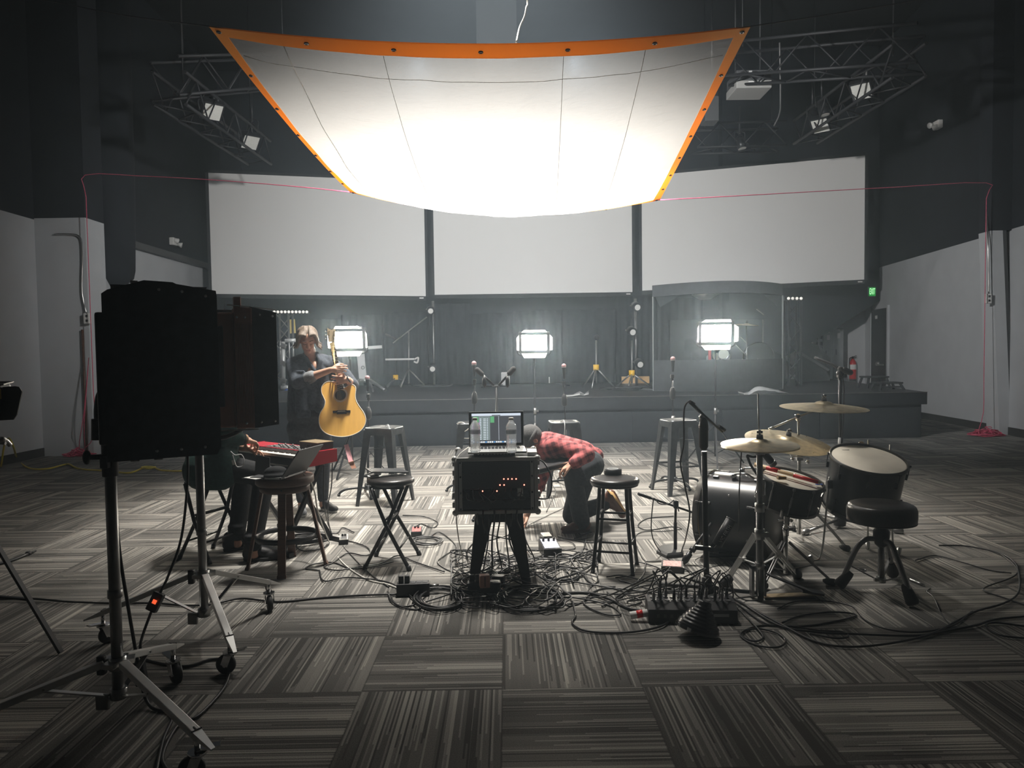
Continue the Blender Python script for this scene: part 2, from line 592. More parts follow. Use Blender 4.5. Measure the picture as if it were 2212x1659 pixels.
# boxed steel columns on the side walls
colL = F(203, 984)
struct('trim_1', MB().bx((XL, colL.y, 0), (colL.x, colL.y + 0.5, 3.62)), 'wall_paint_grey')
struct('trim_2', MB().bx((XL, colL.y, 3.62), (colL.x, colL.y + 0.5, ZC)), 'wall_paint_black')
q = [P(2159, 940, 11.85), P(2184, 945, 11.85), P(2166, 508, 11.85), P(2141, 512, 11.85)]
q[0].z = q[1].z = 0
q[2].z = q[3].z = 3.40
struct('trim_3', MB().rings([q, [p + V(0, 0.32, 0) for p in q]], True, False), 'wall_paint_grey')
struct('trim_4', MB().bx((q[3].x, 11.85, 3.40), (XR(11.85), 12.17, ZC)), 'wall_paint_black')
struct('shade_strip', MB().rings([[q[1], q[1] + V(0.06, 0, 0), q[2] + V(0.06, 0, 0), q[2]], [p + V(0, 0.34, 0) for p in (q[1], q[1] + V(0.06, 0, 0), q[2] + V(0.06, 0, 0), q[2])]], True, False), 'dark_grey')  # dark strip standing for the shade where column meets wall
# a black boxed duct that comes down on the left, and the ledge on the paint line
mb = MB()
dk = P(245, 590, 13.0)
mb.lathe([(0.10, 2.72), (0.33, 2.95), (0.36, 3.1), (0.40, 4.5), (0.42, ZC)], (dk.x, 13.0, 0), (0, 0, 1), 24)
struct('trim_5', mb, 'wall_paint_black')
a_, b_ = P(285, 530, 14.6), P(448, 568, 17.4)
struct('trim_6', MB().bx((XL, 13.4, ZL - 0.02), (XL + 0.10, BACK, ZL + 0.11)), 'dark_grey')
# black soffit over the right back corner, its lower edge sloping down towards the screens
mb = MB()
q = [P(1900, 650, 17.0), P(1793, 716, 17.0), P(1700, 768, 17.0), P(1560, 700, 17.0), P(1560, -140, 17.0), P(1900, -140, 17.0)]
mb.rings([q, [p + Vector((0, 0.3, 0)) for p in q]], True, False)
struct('trim_7', mb, 'wall_paint_black')

# the door in the right wall
dr0, dr1, zt = 16.55, 17.45, 2.43
door = struct('door_1', right_wall(0, zt, -0.03, 0.02, dr0, dr1), 'black_plastic')
right_wall(0, zt + 0.06, -0.05, 0.03, dr0 - 0.06, dr0).build('door_frame', 'wall_paint_grey', door)
right_wall(0, zt + 0.06, -0.05, 0.03, dr1, dr1 + 0.06).build('door_frame', 'wall_paint_grey', door)
right_wall(2.20, 2.28, -0.036, -0.03, dr0 + 0.55, dr0 + 0.67).build('sign_plate', 'label_white', door)
hx = XR(dr0 + 0.5) - 0.03
hb = MB().cyl((hx, dr0 + 0.45, 1.12), (hx - 0.06, dr0 + 0.45, 1.12), 0.05)
hb.box((hx - 0.06, dr0 + 0.30, 1.10), (0.03, 0.34, 0.035), None, 0.008)
hb.build('door_handle', 'steel', door)

# ------------------------------------------------------------------ projection screens
def screen(label, c, dl, dr_):
    """c: left-bottom, right-bottom, right-top, left-top pixels; depths of the two ends"""
    bl, br, tr, tl = P(*c[0], dl), P(*c[1], dr_), P(*c[2], dr_), P(*c[3], dl)
    tl.x, tr.x = bl.x, br.x
    t = thing('projection_screen', label, 'projection screen', bl, 0, 'projection screens over the stage')
    n = Vector((0, 0.02, 0))
    mb = MB()
    q = [bl, br, tr, tl]
    mb.rings([q, [p + n for p in q]], True, False)
    mb.build('screen_surface', 'screen_white', t, True)
    ux, uz = (br - bl).normalized(), Vector((0, 0, 1))
    for nm, a, b2, w in (('frame', bl, br, 0.05), ('frame', tl, tr, 0.05), ('frame', bl, tl, 0.05), ('frame', br, tr, 0.05)):
        off = Vector((0, 0, 0))
        if a is bl and b2 is br:
            off = -uz * 0.045
        elif a is tl:
            off = uz * 0.03
        elif a is bl:
            off = -ux * 0.03
        else:
            off = ux * 0.03
        MB().bar(a + off + n * 0.5, b2 + off + n * 0.5, 0.06, 0.06 if not (a is bl and b2 is br) else 0.09).build(nm, 'black_matte', t, True)
    e = br - ux * 0.10 - uz * 0.045 + Vector((0, -0.035, 0))
    MB().box(e, (0.10, 0.004, 0.025)).build('badge', 'label_white', t, True)
    for f in (0.15, 0.85):
        p = tl + (tr - tl) * f + Vector((0, 0.01, 0.03))
        MB().cyl(p, V(p.x, p.y, ZC), 0.008, None, 6).build('suspension_cable', 'black_matte', t, True)
    return t
screen('left white projection screen above the stage, angled inwards', [(458, 635), (920, 640), (920, 392), (452, 373)], 16.1, 16.9)
screen('middle white projection screen, mostly behind the hanging diffusion cloth', [(939, 637), (1366, 631), (1366, 385), (939, 390)], 16.9, 16.9)
screen('right white projection screen above the drum booth, angled inwards', [(1387, 628), (1867, 604), (1866, 336), (1387, 381)], 16.9, 15.75)

# ------------------------------------------------------------------ the stage
ZS = 0.75
fl, fr = F(520, 868, ZS), F(2003, 847, ZS)
fl.x = -6.6
fl.y = 11.25
br_ = F(1793, 823, ZS)
stage = struct('stage_platform', MB().rings([[V(fl.x, fl.y, z), V(fr.x, fr.y, z), V(7.95, BACK - 0.01, z), V(fl.x, BACK - 0.01, z)] for z in (ZS - 0.20, ZS)], True, False), 'stage_black')
ed = (fr - fl).normalized()
inw = Vector((-ed.y, ed.x, 0))
sk0, sk1 = fl + inw * 0.06, fr + inw * 0.06 - ed * 0.06
mb = MB()
q = [V(sk0.x, sk0.y, 0), V(sk1.x, sk1.y, 0), V(7.88, BACK - 0.02, 0), V(sk0.x, BACK - 0.02, 0)]
mb.rings([q, [p + V(0, 0, ZS - 0.20) for p in q]], True, False)
mb.build('skirt', 'stage_skirt', stage)
def at_front(px, z):                   # the point of the skirt's front seen at column px
    r = ray(px, 900)
    for k in range(4000):
        p = C0 + r * (9.5 + k * 0.001)
        if (p - sk0).dot(inw) >= 0:
            break
    return V(p.x, p.y, z)
for (a, b2) in ((800, 972), (990, 1150), (1196, 1345), (1366, 1550), (1560, 1760), (1770, 1985)):
    p0, p1 = at_front(a, 0.03), at_front(b2, 0.03)
    MB().rings([[p0 - inw * 0.02, p1 - inw * 0.02, p1 - inw * 0.02 + V(0, 0, 0.47), p0 - inw * 0.02 + V(0, 0, 0.47)], [p0, p1, p1 + V(0, 0, 0.47), p0 + V(0, 0, 0.47)]], True, False).build('skirt_panel', 'stage_skirt', stage)
MB().bar(fl - inw * 0.005 + V(0, 0, 0.002), fr - inw * 0.005 + V(0, 0, 0.002), 0.012, 0.008).build('edge_strip', 'dull_steel', stage)

# black drapes behind the stage, in hung widths with uneven tops
xs = [540, 640, 740, 830, 925, 1018, 1110, 1215, 1330, 1420, 1520]
tops = [668, 684, 676, 672, 655, 676, 672, 670, 643, 650]
for i in range(len(xs) - 1):
    x0, x1 = P(xs[i], 800, 17.5).x, P(xs[i + 1], 800, 17.5).x
    zt = P(1100, tops[i], 17.5).z
    n = 26
    front, back = [], []
    rs = []
    for k in range(n + 1):
        x = x0 + (x1 - x0) * k / n
        y = 17.45 + 0.035 * math.sin(k * 1.45 + i) + 0.012 * math.sin(k * 3.1)
        zz = zt + 0.035 * noise.noise(V(x * 3, i, 0))
        rs.append([V(x, y, ZS), V(x, y - 0.01, zz), V(x, y + 0.012, zz), V(x, y + 0.02, ZS)])
    o = MB().rings(rs, True, True).build('stage_drape', 'curtain_black')
    tag(o, 'black drape hung behind the stage, one of the row below the screens', 'curtain', 'black drapes behind the stage')
# ------------------------------------------------------------------ hanging diffusion cloth
def cloth_mat():
    m, t, b = nt('diffusion_cloth')
    N, L = t.nodes, t.links
    N.remove(b)
    out = [n for n in N if n.type == 'OUTPUT_MATERIAL'][0]
    tr, df, mx = N.new('ShaderNodeBsdfTranslucent'), N.new('ShaderNodeBsdfDiffuse'), N.new('ShaderNodeMixShader')
    mx.inputs[0].default_value = 0.35
    tr.inputs[0].default_value = (0.94, 0.92, 0.89, 1)
    df.inputs[0].default_value = (0.80, 0.80, 0.79, 1)
    L.new(tr.outputs[0], mx.inputs[1])
    L.new(df.outputs[0], mx.inputs[2])
    tp, mx2 = N.new('ShaderNodeBsdfTransparent'), N.new('ShaderNodeMixShader')   # the open weave lets some light straight through
    mx2.inputs[0].default_value = 0.70
    L.new(mx.outputs[0], mx2.inputs[1])
    L.new(tp.outputs[0], mx2.inputs[2])
    L.new(mx2.outputs[0], out.inputs['Surface'])
    tc = N.new('ShaderNodeTexCoord')
    hs = []
    for sc, rot, st in ((5.0, 0.5, (1.0, 2.2, 1)), (17.0, -0.4, (1.0, 1.8, 1)), (45.0, 0.2, (1, 1.4, 1))):
        mp = N.new('ShaderNodeMapping')
        mp.inputs['Rotation'].default_value = (0, 0, rot)
        mp.inputs['Scale'].default_value = st
        nz = N.new('ShaderNodeTexNoise')
        nz.inputs['Scale'].default_value = sc
        nz.inputs['Detail'].default_value = 5
        nz.inputs['Distortion'].default_value = 1.2
        L.new(tc.outputs['Object'], mp.inputs['Vector'])
        L.new(mp.outputs[0], nz.inputs['Vector'])
        hs.append(nz.outputs['Fac'])
    ad = N.new('ShaderNodeMath')
    ad.operation = 'MULTIPLY_ADD'
    ad.inputs[1].default_value = 0.35
    L.new(hs[1], ad.inputs[0])
    L.new(hs[0], ad.inputs[2])
    ad2 = N.new('ShaderNodeMath')
    ad2.operation = 'MULTIPLY_ADD'
    ad2.inputs[1].default_value = 0.12
    L.new(hs[2], ad2.inputs[0])
    L.new(ad.outputs[0], ad2.inputs[2])
    bp = N.new('ShaderNodeBump')
    bp.inputs['Strength'].default_value = 0.55
    bp.inputs['Distance'].default_value = 0.05
    L.new(ad2.outputs[0], bp.inputs['Height'])
    L.new(bp.outputs['Normal'], tr.inputs['Normal'])
    L.new(bp.outputs['Normal'], df.inputs['Normal'])
    M['diffusion_cloth'] = m
cloth_mat()
m, t, b = nt('orange_band')
N, L = t.nodes, t.links
tr, mx = N.new('ShaderNodeBsdfTranslucent'), N.new('ShaderNodeMixShader')
tr.inputs[0].default_value = (0.95, 0.47, 0.06, 1)
b.inputs['Base Color'].default_value = (0.88, 0.40, 0.04, 1)
b.inputs['Roughness'].default_value = 0.6
mx.inputs[0].default_value = 0.5
L.new(b.outputs[0], mx.inputs[1])
L.new(tr.outputs[0], mx.inputs[2])
L.new(mx.outputs[0], [n for n in N if n.type == 'OUTPUT_MATERIAL'][0].inputs['Surface'])
M['orange_band'] = m

DN, DF = 4.80, 8.40
cNL, cNR, cFR, cFL = P(452, 57, DN), P(1621, 57, DN), P(1425, 432, DF), P(757, 415, DF)
def S(u, v):
    p = cNL * (1 - u) * (1 - v) + cNR * u * (1 - v) + cFR * u * v + cFL * (1 - u) * v
    a, c = 4 * u * (1 - u), 4 * v * (1 - v)
    sag = (0.115 * (1 - v) + 0.20 * v) * a + (0.06 + 0.03 * (1 - u)) * c + 0.27 * a ** 0.8 * c ** 0.8
    w = 0.012 * noise.noise(V(u * 9, v * 9, 1.0)) + 0.006 * noise.noise(V(u * 22, v * 14 + u * 8, 3.0))
    ed = max(0.0, 1 - 6 * u)              # slack folds along the left border
    w += ed * 0.016 * math.sin((v * 26 + u * 30)) * min(1, u * 25)
    inn = min(1, 12 * min(u, 1 - u)) * min(1, 12 * min(v, 1 - v))
    ins = 0.03 * c * (u - 0.5)            # the side borders bow inwards a little
    return p + V(-ins * 2, 0, -sag + w * inn)
cl = thing('diffusion_cloth', 'large square white diffusion cloth with orange border hung overhead', 'diffusion cloth', (cNL + cNR + cFL + cFR) / 4)
mb = MB()
B0 = 0.022
NU, NV = 110, 110
vs = [[mb._v(S(B0 + (1 - 2 * B0) * i / NU, B0 + (1 - 2 * B0) * j / NV)) for i in range(NU + 1)] for j in range(NV + 1)]
for j in range(NV):
    for i in range(NU):
        mb.face([vs[j][i], vs[j][i + 1], vs[j + 1][i + 1], vs[j + 1][i]], True)
mb.build('cloth', 'diffusion_cloth', cl, True)
def band(f):
    mb = MB()
    n = 90
    rs = []
    for k in range(n + 1):
        a, c = f(k / n)
        pa, pc = S(*a), S(*c)
        up = V(0, 0, 0.004)
        rs.append([pa + up, pc + up, pc - up, pa - up])
    mb.rings(rs, True, False)
    mb.build('border', 'orange_band', cl, True)
band(lambda t: ((t, 0), (t, 0.0235)))
band(lambda t: ((t, 0.9765), (t, 1)))
band(lambda t: ((0, t), (0.0235, t)))
band(lambda t: ((0.9765, t), (1, t)))
def tube_on(u0, v0, u1, v1, r, m, nm):
    MB().tube([S(u0 + (u1 - u0) * k / 30, v0 + (v1 - v0) * k / 30) - V(0, 0, r * 0.6) for k in range(31)], r, 6, 0).build(nm, m, cl, True)
mat('seam_white', (0.55, 0.55, 0.54), 0.8)
tube_on(0.128, 0.025, 0.085, 0.97, 0.0035, 'seam_white', 'seam')
tube_on(0.315, 0.025, 0.30, 0.97, 0.002, 'seam_white', 'seam')  # edge of the bright band, drawn onto the cloth as a line
tube_on(0.655, 0.025, 0.66, 0.97, 0.002, 'seam_white', 'seam')
tube_on(0.81, 0.025, 0.80, 0.97, 0.0025, 'seam_white', 'seam')
tube_on(0.03, 0.075, 0.97, 0.075, 0.0025, 'seam_white', 'hem')
gs = [(0.012 + 0.976 * k / 6, 0.012) for k in range(7)] + [(0.012, 0.012 + 0.976 * k / 7) for k in range(1, 8)] + [(0.988, 0.012 + 0.976 * k / 7) for k in range(1, 8)] + [(0.012 + 0.976 * k / 6, 0.988) for k in range(1, 6)]
for u, v in gs:
    MB().ring(S(u, v) - V(0, 0, 0.004), 0.012, 0.006, (0, 0, 1), 16, 6).ball(S(u, v) - V(0, 0, 0.003), (0.010, 0.010, 0.003), 10, 4).build('grommet', 'black_metal', cl, True)
# what holds it: dark lines from the near corners, red ropes from the far ones
tag(MB().tube([S(1, 0), P(1800, 30, 5.3), P(2020, -6, 6.0), P(2330, -60, 7.0), V(XR(8.4) - 0.05, 8.4, 5.4)], 0.004, 6, 4).build('tie_line', 'black_matte'),
    'thin dark line from the near right corner of the diffusion cloth', 'rope')
tag(MB().tube([S(0, 0), P(250, 30, 5.3), P(60, -6, 6.0), P(-300, -60, 7.0), V(XL + 0.02, 8.4, 5.4)], 0.004, 6, 4).build('tie_line', 'black_matte'),
    'thin dark line from the near left corner of the diffusion cloth', 'rope')
def rope_pile(c, R0, n, h, seed):
    rnd = random.Random(seed)
    pts = []
    for k in range(n):
        a = rnd.random() * 6.28
        rr = R0 * math.sqrt(rnd.random())
        pts.append(V(c.x + rr * math.cos(a) * 1.25, c.y + rr * math.sin(a) * 0.7, 0.006 + max(0.0, h * (1 - rr / R0)) * rnd.random() + 0.02 * rnd.random()))
    return pts
pl = F(172, 985)
top = P(184, 378, pl.y - 0.12)
pts = [S(0, 1), P(640, 403, 8.8), P(450, 388, 9.8), P(300, 380, 10.6), top]
down = [V(top.x, top.y, z) for z in (3.9, 3.0, 2.0, 1.0, 0.35)]
loop = [V(top.x - 0.12, top.y - 0.05, 0.7), V(top.x - 0.05, top.y, 1.5), V(top.x - 0.1, top.y - 0.1, 0.5)]
o = MB().tube(pts + down + [V(pl.x, pl.y, 0.1)] + loop + rope_pile(pl, 0.21, 95, 0.16, 3), 0.006, 5, 3).build('rope', 'rope_red')
tag(o, 'red rope from the cloth to the left column, heaped at its foot', 'rope')
pr = F(2130, 942)
top = P(2131, 395, pr.y)
o = MB().tube([S(1, 1), P(1560, 425, 9.0), P(1740, 415, 10.2), P(1940, 404, 11.2), top] + [V(top.x, top.y, z) for z in (3.9, 3.0, 2.0, 1.0, 0.4)] + rope_pile(pr, 0.25, 105, 0.20, 5), 0.006, 5, 3).build('rope', 'rope_red')
tag(o, 'red rope from the cloth to the right wall, heaped by the column', 'rope')
# the cord that hangs down behind the cloth
tag(MB().tube([P(1115, 92, 6.2), P(1122, 60, 6.3), P(1136, 20, 6.35), P(1132, -60, 6.4), V(-0.1, 6.4, 6.9), V(-0.3, 6.4, 7.3), V(-0.3, 6.4, ZC)], 0.008, 6, 6).build('overhead_cable', 'cable_white'),
    'pale power cord hanging down behind the near edge of the cloth', 'cable')

# ------------------------------------------------------------------ lit LED panels
def led_panel(px, py, d, yaw, tilt, label, gname='lit LED panels in front of the stage', w=0.33, h=0.20):
    c = P(px, py, d)
    t = thing('led_panel', label, 'light', (c.x, c.y, c.z), yaw, gname)
    Rx = Matrix.Rotation(tilt, 4, 'X')
    def mb():
        b = MB()
        b.X = Rx
        return b
    mb().bx((-w / 2 - 0.038, -0.01, -h / 2 - 0.038), (w / 2 + 0.038, 0.07, h / 2 + 0.038), 0.008).build('housing', 'black_metal', t)
    mb().bx((-w / 2, -0.0125, -h / 2), (w / 2, -0.0095, h / 2)).build('diffuser', 'panel_glow', t)
    o = 0.03
    for sx, sz in ((0, 1), (0, -1), (1, 0), (-1, 0)):
        b = mb()
        if sz:
            z0 = sz * (h / 2 + 0.034)
            q = [V(-w / 2 - 0.01, 0, z0), V(w / 2 + 0.01, 0, z0), V(w / 2 - 0.03, -0.13, z0 + sz * 0.05), V(-w / 2 + 0.03, -0.13, z0 + sz * 0.05)]
        else:
            x0 = sx * (w / 2 + 0.034)
            q = [V(x0, 0, -h / 2 - 0.01), V(x0, 0, h / 2 + 0.01), V(x0 + sx * 0.035, -0.13, h / 2 - 0.02), V(x0 + sx * 0.035, -0.13, -h / 2 + 0.02)]
        nn = (q[1] - q[0]).cross(q[2] - q[0]).normalized() * 0.003
        b.rings([q, [p + nn for p in q]], True, False)
        b.build('barn_door', 'door_black', t)
    y = MB()
    y.tube([V(-w / 2 - 0.03, 0.04, 0), V(-w / 2 - 0.045, 0.04, -h / 2 - 0.05), V(0, 0.04, -h / 2 - 0.08), V(w / 2 + 0.045, 0.04, -h / 2 - 0.05), V(w / 2 + 0.03, 0.04, 0)], 0.008, 8, 5)
    y.cyl((0, 0.04, -h / 2 - 0.14), (0, 0.04, -h / 2 - 0.07), 0.016)
    y.build('yoke', 'black_metal', t)
    return t, V(c.x, c.y, c.z - h / 2 - 0.13)
def light_stand(top, label, spread=0.42, rz=0.3, grp='slim stands that carry the lit LED panels'):
    b = V(top.x, top.y + 0.04, 0)
    t = thing('light_stand', label, 'stand', b, rz, grp)
    MB().cyl((0, 0, 0.12), (0, 0, 0.72), 0.016).build('pole', 'black_metal', t)
    MB().cyl((0, 0, 0.72), (0, 0, top.z), 0.011).build('pole', 'black_metal', t)
    MB().cyl((0, 0, 0.66), (0, 0, 0.74), 0.022).box((0.03, 0, 0.70), (0.04, 0.012, 0.03)).build('collar', 'dull_steel', t)
    for k in range(3):
        a = k * 2.0944
        e = V(math.cos(a) * spread, math.sin(a) * spread, 0.012)
        MB().bar(V(0, 0, 0.55), e, 0.022, 0.012).bar(V(0, 0, 0.15), e * 0.55 + V(0, 0, 0.24), 0.014, 0.008).build('leg', 'black_metal', t)
    return t
for (px, py, d, yaw, tilt, lab, lab2) in (
        (753, 734, 8.7, 0.10, R(9), 'bright LED panel behind the guitarist, left of the three lit ones', 'slim black stand under the LED panel behind the guitarist'),
        (1154, 740, 9.4, 0.0, R(9), 'bright LED panel in the middle, above the person in plaid', 'slim black stand under the middle LED panel'),
        (1547, 720, 9.0, -0.13, R(9), 'bright LED panel in front of the drum booth, rightmost of three', 'slim black stand under the LED panel before the drum booth')):
    t, top = led_panel(px, py, d, yaw, tilt, lab, w=0.36 if px > 1500 else 0.33, h=0.215 if px > 1500 else 0.20)
    light_stand(top, lab2)

# ------------------------------------------------------------------ the two big fixtures on rolling stands, front left
def caster(t, foot, hd):
    """foot: ground point (local); hd: heading of the leg"""
    x, y = math.cos(hd + 0.9), math.sin(hd + 0.9)
    wc = foot + V(-0.02 * x, -0.02 * y, 0.045)
    c = MB()
    c.cyl((foot.x, foot.y, 0.10), (foot.x, foot.y, 0.17), 0.010)
    c.cyl((foot.x, foot.y, 0.095), (foot.x, foot.y, 0.105), 0.032)
    for s in (-1, 1):
        n = V(-y, x, 0) * (0.022 * s)
        c.bar(V(foot.x, foot.y, 0.098) + n, wc + n, 0.004, 0.034, (x, y, 0))
    c.bar(V(foot.x, foot.y, 0.11), V(foot.x + x * 0.075, foot.y + y * 0.075, 0.118), 0.03, 0.006)
    k = c.build('caster', 'chrome', t)
    nrm = V(-y, x, 0)
    MB().lathe([(0.012, -0.014), (0.036, -0.014), (0.045, -0.008), (0.045, 0.008), (0.036, 0.014), (0.012, 0.014)], wc, nrm, 24).build('wheel', 'black_rubber', k)
    MB().cyl(wc - nrm * 0.02, wc + nrm * 0.02, 0.009).build('axle', 'chrome', k)
def roller_stand(center, ztop, zcol, zbot, feet, label, r=0.021):
    t = thing('roller_stand', label, 'stand', center)
    MB().cyl((0, 0, zbot), (0, 0, ztop - 0.18), r, None, 24).cyl((0, 0, ztop - 0.75), (0, 0, ztop - 0.72), r * 1.25).build('pole', 'dull_steel', t)
    MB().cyl((0, 0, ztop - 0.2), (0, 0, ztop), r * 0.8, None, 20).build('inner_pole', 'dull_steel', t)
    k = MB()
    k.cyl((0, 0, ztop - 0.28), (0, 0, ztop - 0.16), r * 1.35, None, 20)
    k.box((0, -r * 1.4, ztop - 0.22), (0.03, 0.03, 0.05), None, 0.004)
    k.cyl((-r, -0.01, ztop - 0.205), (-r - 0.05, -0.02, ztop - 0.205), 0.010)
    k.ball((-r - 0.055, -0.02, ztop - 0.205), (0.014, 0.018, 0.028))
    k.build('collar', 'black_plastic', t)
    k = MB().cyl((0, 0, zcol - 0.03), (0, 0, zcol + 0.02), r * 1.5)
    for s in range(3):
        a = s * 2.094 + 0.4
        k.bar(V(0, 0, zcol), V(math.cos(a) * 0.06, math.sin(a) * 0.06, zcol), 0.05, 0.018)
    k.build('leg_bracket', 'steel', t)
    k = MB().cyl((0, 0, zbot - 0.005), (0, 0, zbot + 0.035), r * 1.45)
    k.box((-0.05, -0.02, zbot - 0.01), (0.05, 0.02, 0.06), None, 0.006)
    k.build('lower_collar', 'dull_steel', t)
    MB().box((-0.055, -0.01, zcol - 0.01), (0.03, 0.03, 0.075), None, 0.008).build('lock_knob', 'black_plastic', t)
    for f in feet:
        f = V(*f)
        hd = math.atan2(f.y, f.x)
        u = V(math.cos(hd), math.sin(hd), 0)
        a, e = u * 0.045 + V(0, 0, zcol), V(f.x, f.y, 0.165)
        lg = MB().bar(a, e, 0.034, 0.026, bev=0.003)
        dd = (e - a).normalized()
        tip = e + dd * 0.10
        x, y = V(-u.y, u.x, 0), V(0, 0, 1)
        lg.rings([[e + x * 0.017 + y * 0.013, e - x * 0.017 + y * 0.013, e - x * 0.017 - y * 0.013, e + x * 0.017 - y * 0.013],
                  [tip + x * 0.008 + y * 0.004, tip - x * 0.008 + y * 0.004, tip - x * 0.008 - y * 0.002, tip + x * 0.008 - y * 0.002]], True, False)
        lo = lg.build('leg', 'silver_leg', t)
        MB().bar(e - dd * 0.02 + y * 0.014, e + y * 0.014, 0.004, 0.004).bar(e + dd * 0.0 - x * 0.018 + y * 0.014, e + x * 0.018 + y * 0.014, 0.004, 0.004).build('clip', 'black_metal', lo)
        MB().bar(u * 0.03 + V(0, 0, zbot + 0.01), a + (e - a) * 0.42 - V(0, 0, 0.012), 0.022, 0.006).bar(a + (e - a) * 0.42 - x * 0.022, a + (e - a) * 0.42 + x * 0.022, 0.008, 0.008).build('brace', 'steel', t)
        caster(t, V(f.x, f.y, 0), hd)
    return t
mat('silver_leg', (0.78, 0.78, 0.76), 0.35, 0.30, var=0.06, scale=10)
s1, s2 = V(-1.54, 2.70, 0), V(-1.607, 3.62, 0)
roller_stand(s1, 1.29, 0.29, 0.15, [(0.44, -0.31), (0.0, 0.44), (-0.46, -0.22)], 'chrome rolling light stand nearest the camera at front left')
roller_stand(s2, 1.30, 0.345, 0.13, [(0.19, 0.42), (0.29, -0.40), (-0.50, -0.04)], 'chrome rolling light stand second from the camera, left of the brown stool')
# fixture 1: its large black leaf faces the camera
c1 = P(352, 800, 2.72)
t = thing('studio_light', 'big black studio light turned away on the nearest rolling stand', 'light', (c1.x, c1.y, c1.z - 0.34), R(29))
hw, hh = 0.196, 0.337
ol = [(-hw, -hh + 0.0), (hw - 0.012, -hh + 0.0), (hw + 0.003, -hh + 0.03), (hw + 0.003, hh - 0.05), (hw - 0.0, hh - 0.028), (hw * 0.28, hh - 0.006), (hw * 0.22, hh), (-hw * 0.28, hh + 0.004), (-hw * 0.9, hh - 0.035), (-hw, hh - 0.05)]
MB().prism(ol, (0, 0, 0.34), (1, 0, 0), (0, 0, 1), 0.006).build('barn_door', 'black_matte', t)
for x, z in ((-0.005, hh - 0.03), (0.075, hh - 0.035), (0.158, hh - 0.05), (-0.03, -hh + 0.03), (0.055, -hh + 0.03), (0.14, -hh + 0.033)):
    MB().ball((x, -0.008, 0.34 + z), (0.006, 0.004, 0.006), 10, 6).build('rivet', 'steel', t)
MB().bx((-hw + 0.02, 0.03, 0.05), (hw - 0.02, 0.17, 0.63), 0.012).bx((-hw - 0.025, 0.012, 0.065), (-hw + 0.03, 0.14, 0.56), 0.01).build('housing', 'black_metal', t)
MB().bx((-hw + 0.03, 0.171, 0.08), (hw - 0.03, 0.176, 0.60)).build('diffuser', 'pale_grey', t)
MB().prism(ol, (0, 0.235, 0.34), (1, 0, 0), (0, 0, 1), 0.006).build('barn_door', 'black_matte', t)
for s in (0, 1):
    z0 = 0.66 if s else 0.02
    MB().bx((-hw + 0.03, 0.02, z0), (hw - 0.03, 0.22, z0 + 0.004)).build('barn_door', 'black_matte', t)
for x in (-0.10, -0.02):
    MB().bx((x, 0.0, 0.672), (x + 0.025, 0.04, 0.679)).build('hinge', 'steel', t)
    MB().bx((x - 0.02, 0.0, -0.002), (x + 0.01, 0.04, 0.003)).build('hinge', 'steel', t)
w = WM[t.name].inverted()
yk = [w @ p for p in (P(258, 818, 2.80), P(240, 826, 2.78), P(217, 850, 2.74), P(211, 880, 2.71), P(211, 912, 2.70))]
MB().tube(yk, 0.013, 10, 6).build('yoke', 'black_metal', t)
yk = [w @ p for p in (P(211, 905, 2.70), P(211, 950, 2.70))]
MB().cyl(yk[0], yk[1], 0.022).ball(w @ P(232, 937, 2.68), (0.03, 0.014, 0.022)).build('spigot_clamp', 'black_plastic', t)
# fixture 2, behind it: brown housing with a ribbed heat sink, black leaf to the right
c2 = P(462, 795, 3.60)
t = thing('studio_light', 'studio light with ribbed brown back on the second rolling stand', 'light', (c2.x, c2.y, c2.z - 0.33), R(25))
zb, zt = 0.015, 0.64
xa, xb, xc, xd = -0.33, 0.10, 0.185, 0.31
MB().bx((xa, -0.02, zb + 0.01), (xb, 0.14, zt - 0.03), 0.01).build('housing', 'fixture_brown', t)
mb = MB().bx((xb, -0.04, zb + 0.004), (xc, 0.12, zt - 0.005), 0.004)
for k in range(11):
    x = xb + 0.003 + (xc - xb - 0.006) * k / 10
    mb.bx((x - 0.002, -0.05, zb + 0.03), (x + 0.002, -0.038, zt - 0.09))
mb.bx((xb, -0.052, zt - 0.085), (xc - 0.004, -0.038, zt - 0.03), 0.004)
mb.bx((xb, -0.03, zt - 0.01), (xb + 0.035, 0.02, zt + 0.05), 0.004)
mb.build('heat_sink', 'fixture_brown', t)
mb = MB()
q = [V(xc - 0.01, -0.03, zb - 0.0), V(xd, 0.01, zb + 0.012), V(xd, 0.01, zt - 0.025), V(xc - 0.01, -0.03, zt + 0.002)]
mb.rings([q, [p + V(0.0, 0.005, 0) for p in q]], True, False)
mb.build('barn_door', 'black_matte', t)
MB().bx((xa + 0.02, 0.141, zb + 0.03), (xc - 0.02, 0.146, zt - 0.05)).build('diffuser', 'pale_grey', t)
MB().prism([(xa, zb), (xc, zb), (xc, zt), (xa, zt)], (0, 0.24, 0), (1, 0, 0), (0, 0, 1), 0.005).bx((xa, 0.14, zb), (xa + 0.004, 0.24, zt)).build('barn_door', 'black_matte', t)
MB().bar((xb - 0.03, -0.035, zt + 0.008), (xd, 0.01, zt - 0.012), 0.012, 0.006).build('hinge', 'steel', t)
MB().bar((xa + 0.05, -0.035, zb - 0.004), (xc + 0.02, -0.02, zb - 0.004), 0.012, 0.006).build('hinge', 'steel', t)
for x, z in ((xb + 0.012, zt - 0.055), (xc - 0.035, zt - 0.055), (xc + 0.04, zt - 0.04), (xd - 0.02, zt - 0.045), (xc - 0.04, zb + 0.03), (xc + 0.035, zb + 0.03), (xd - 0.02, zb + 0.03)):
    MB().ball((x, -0.054 if x < xc else -0.032 + (x - xc) * 0.30, z), (0.006, 0.004, 0.006), 10, 6).build('rivet', 'steel', t)
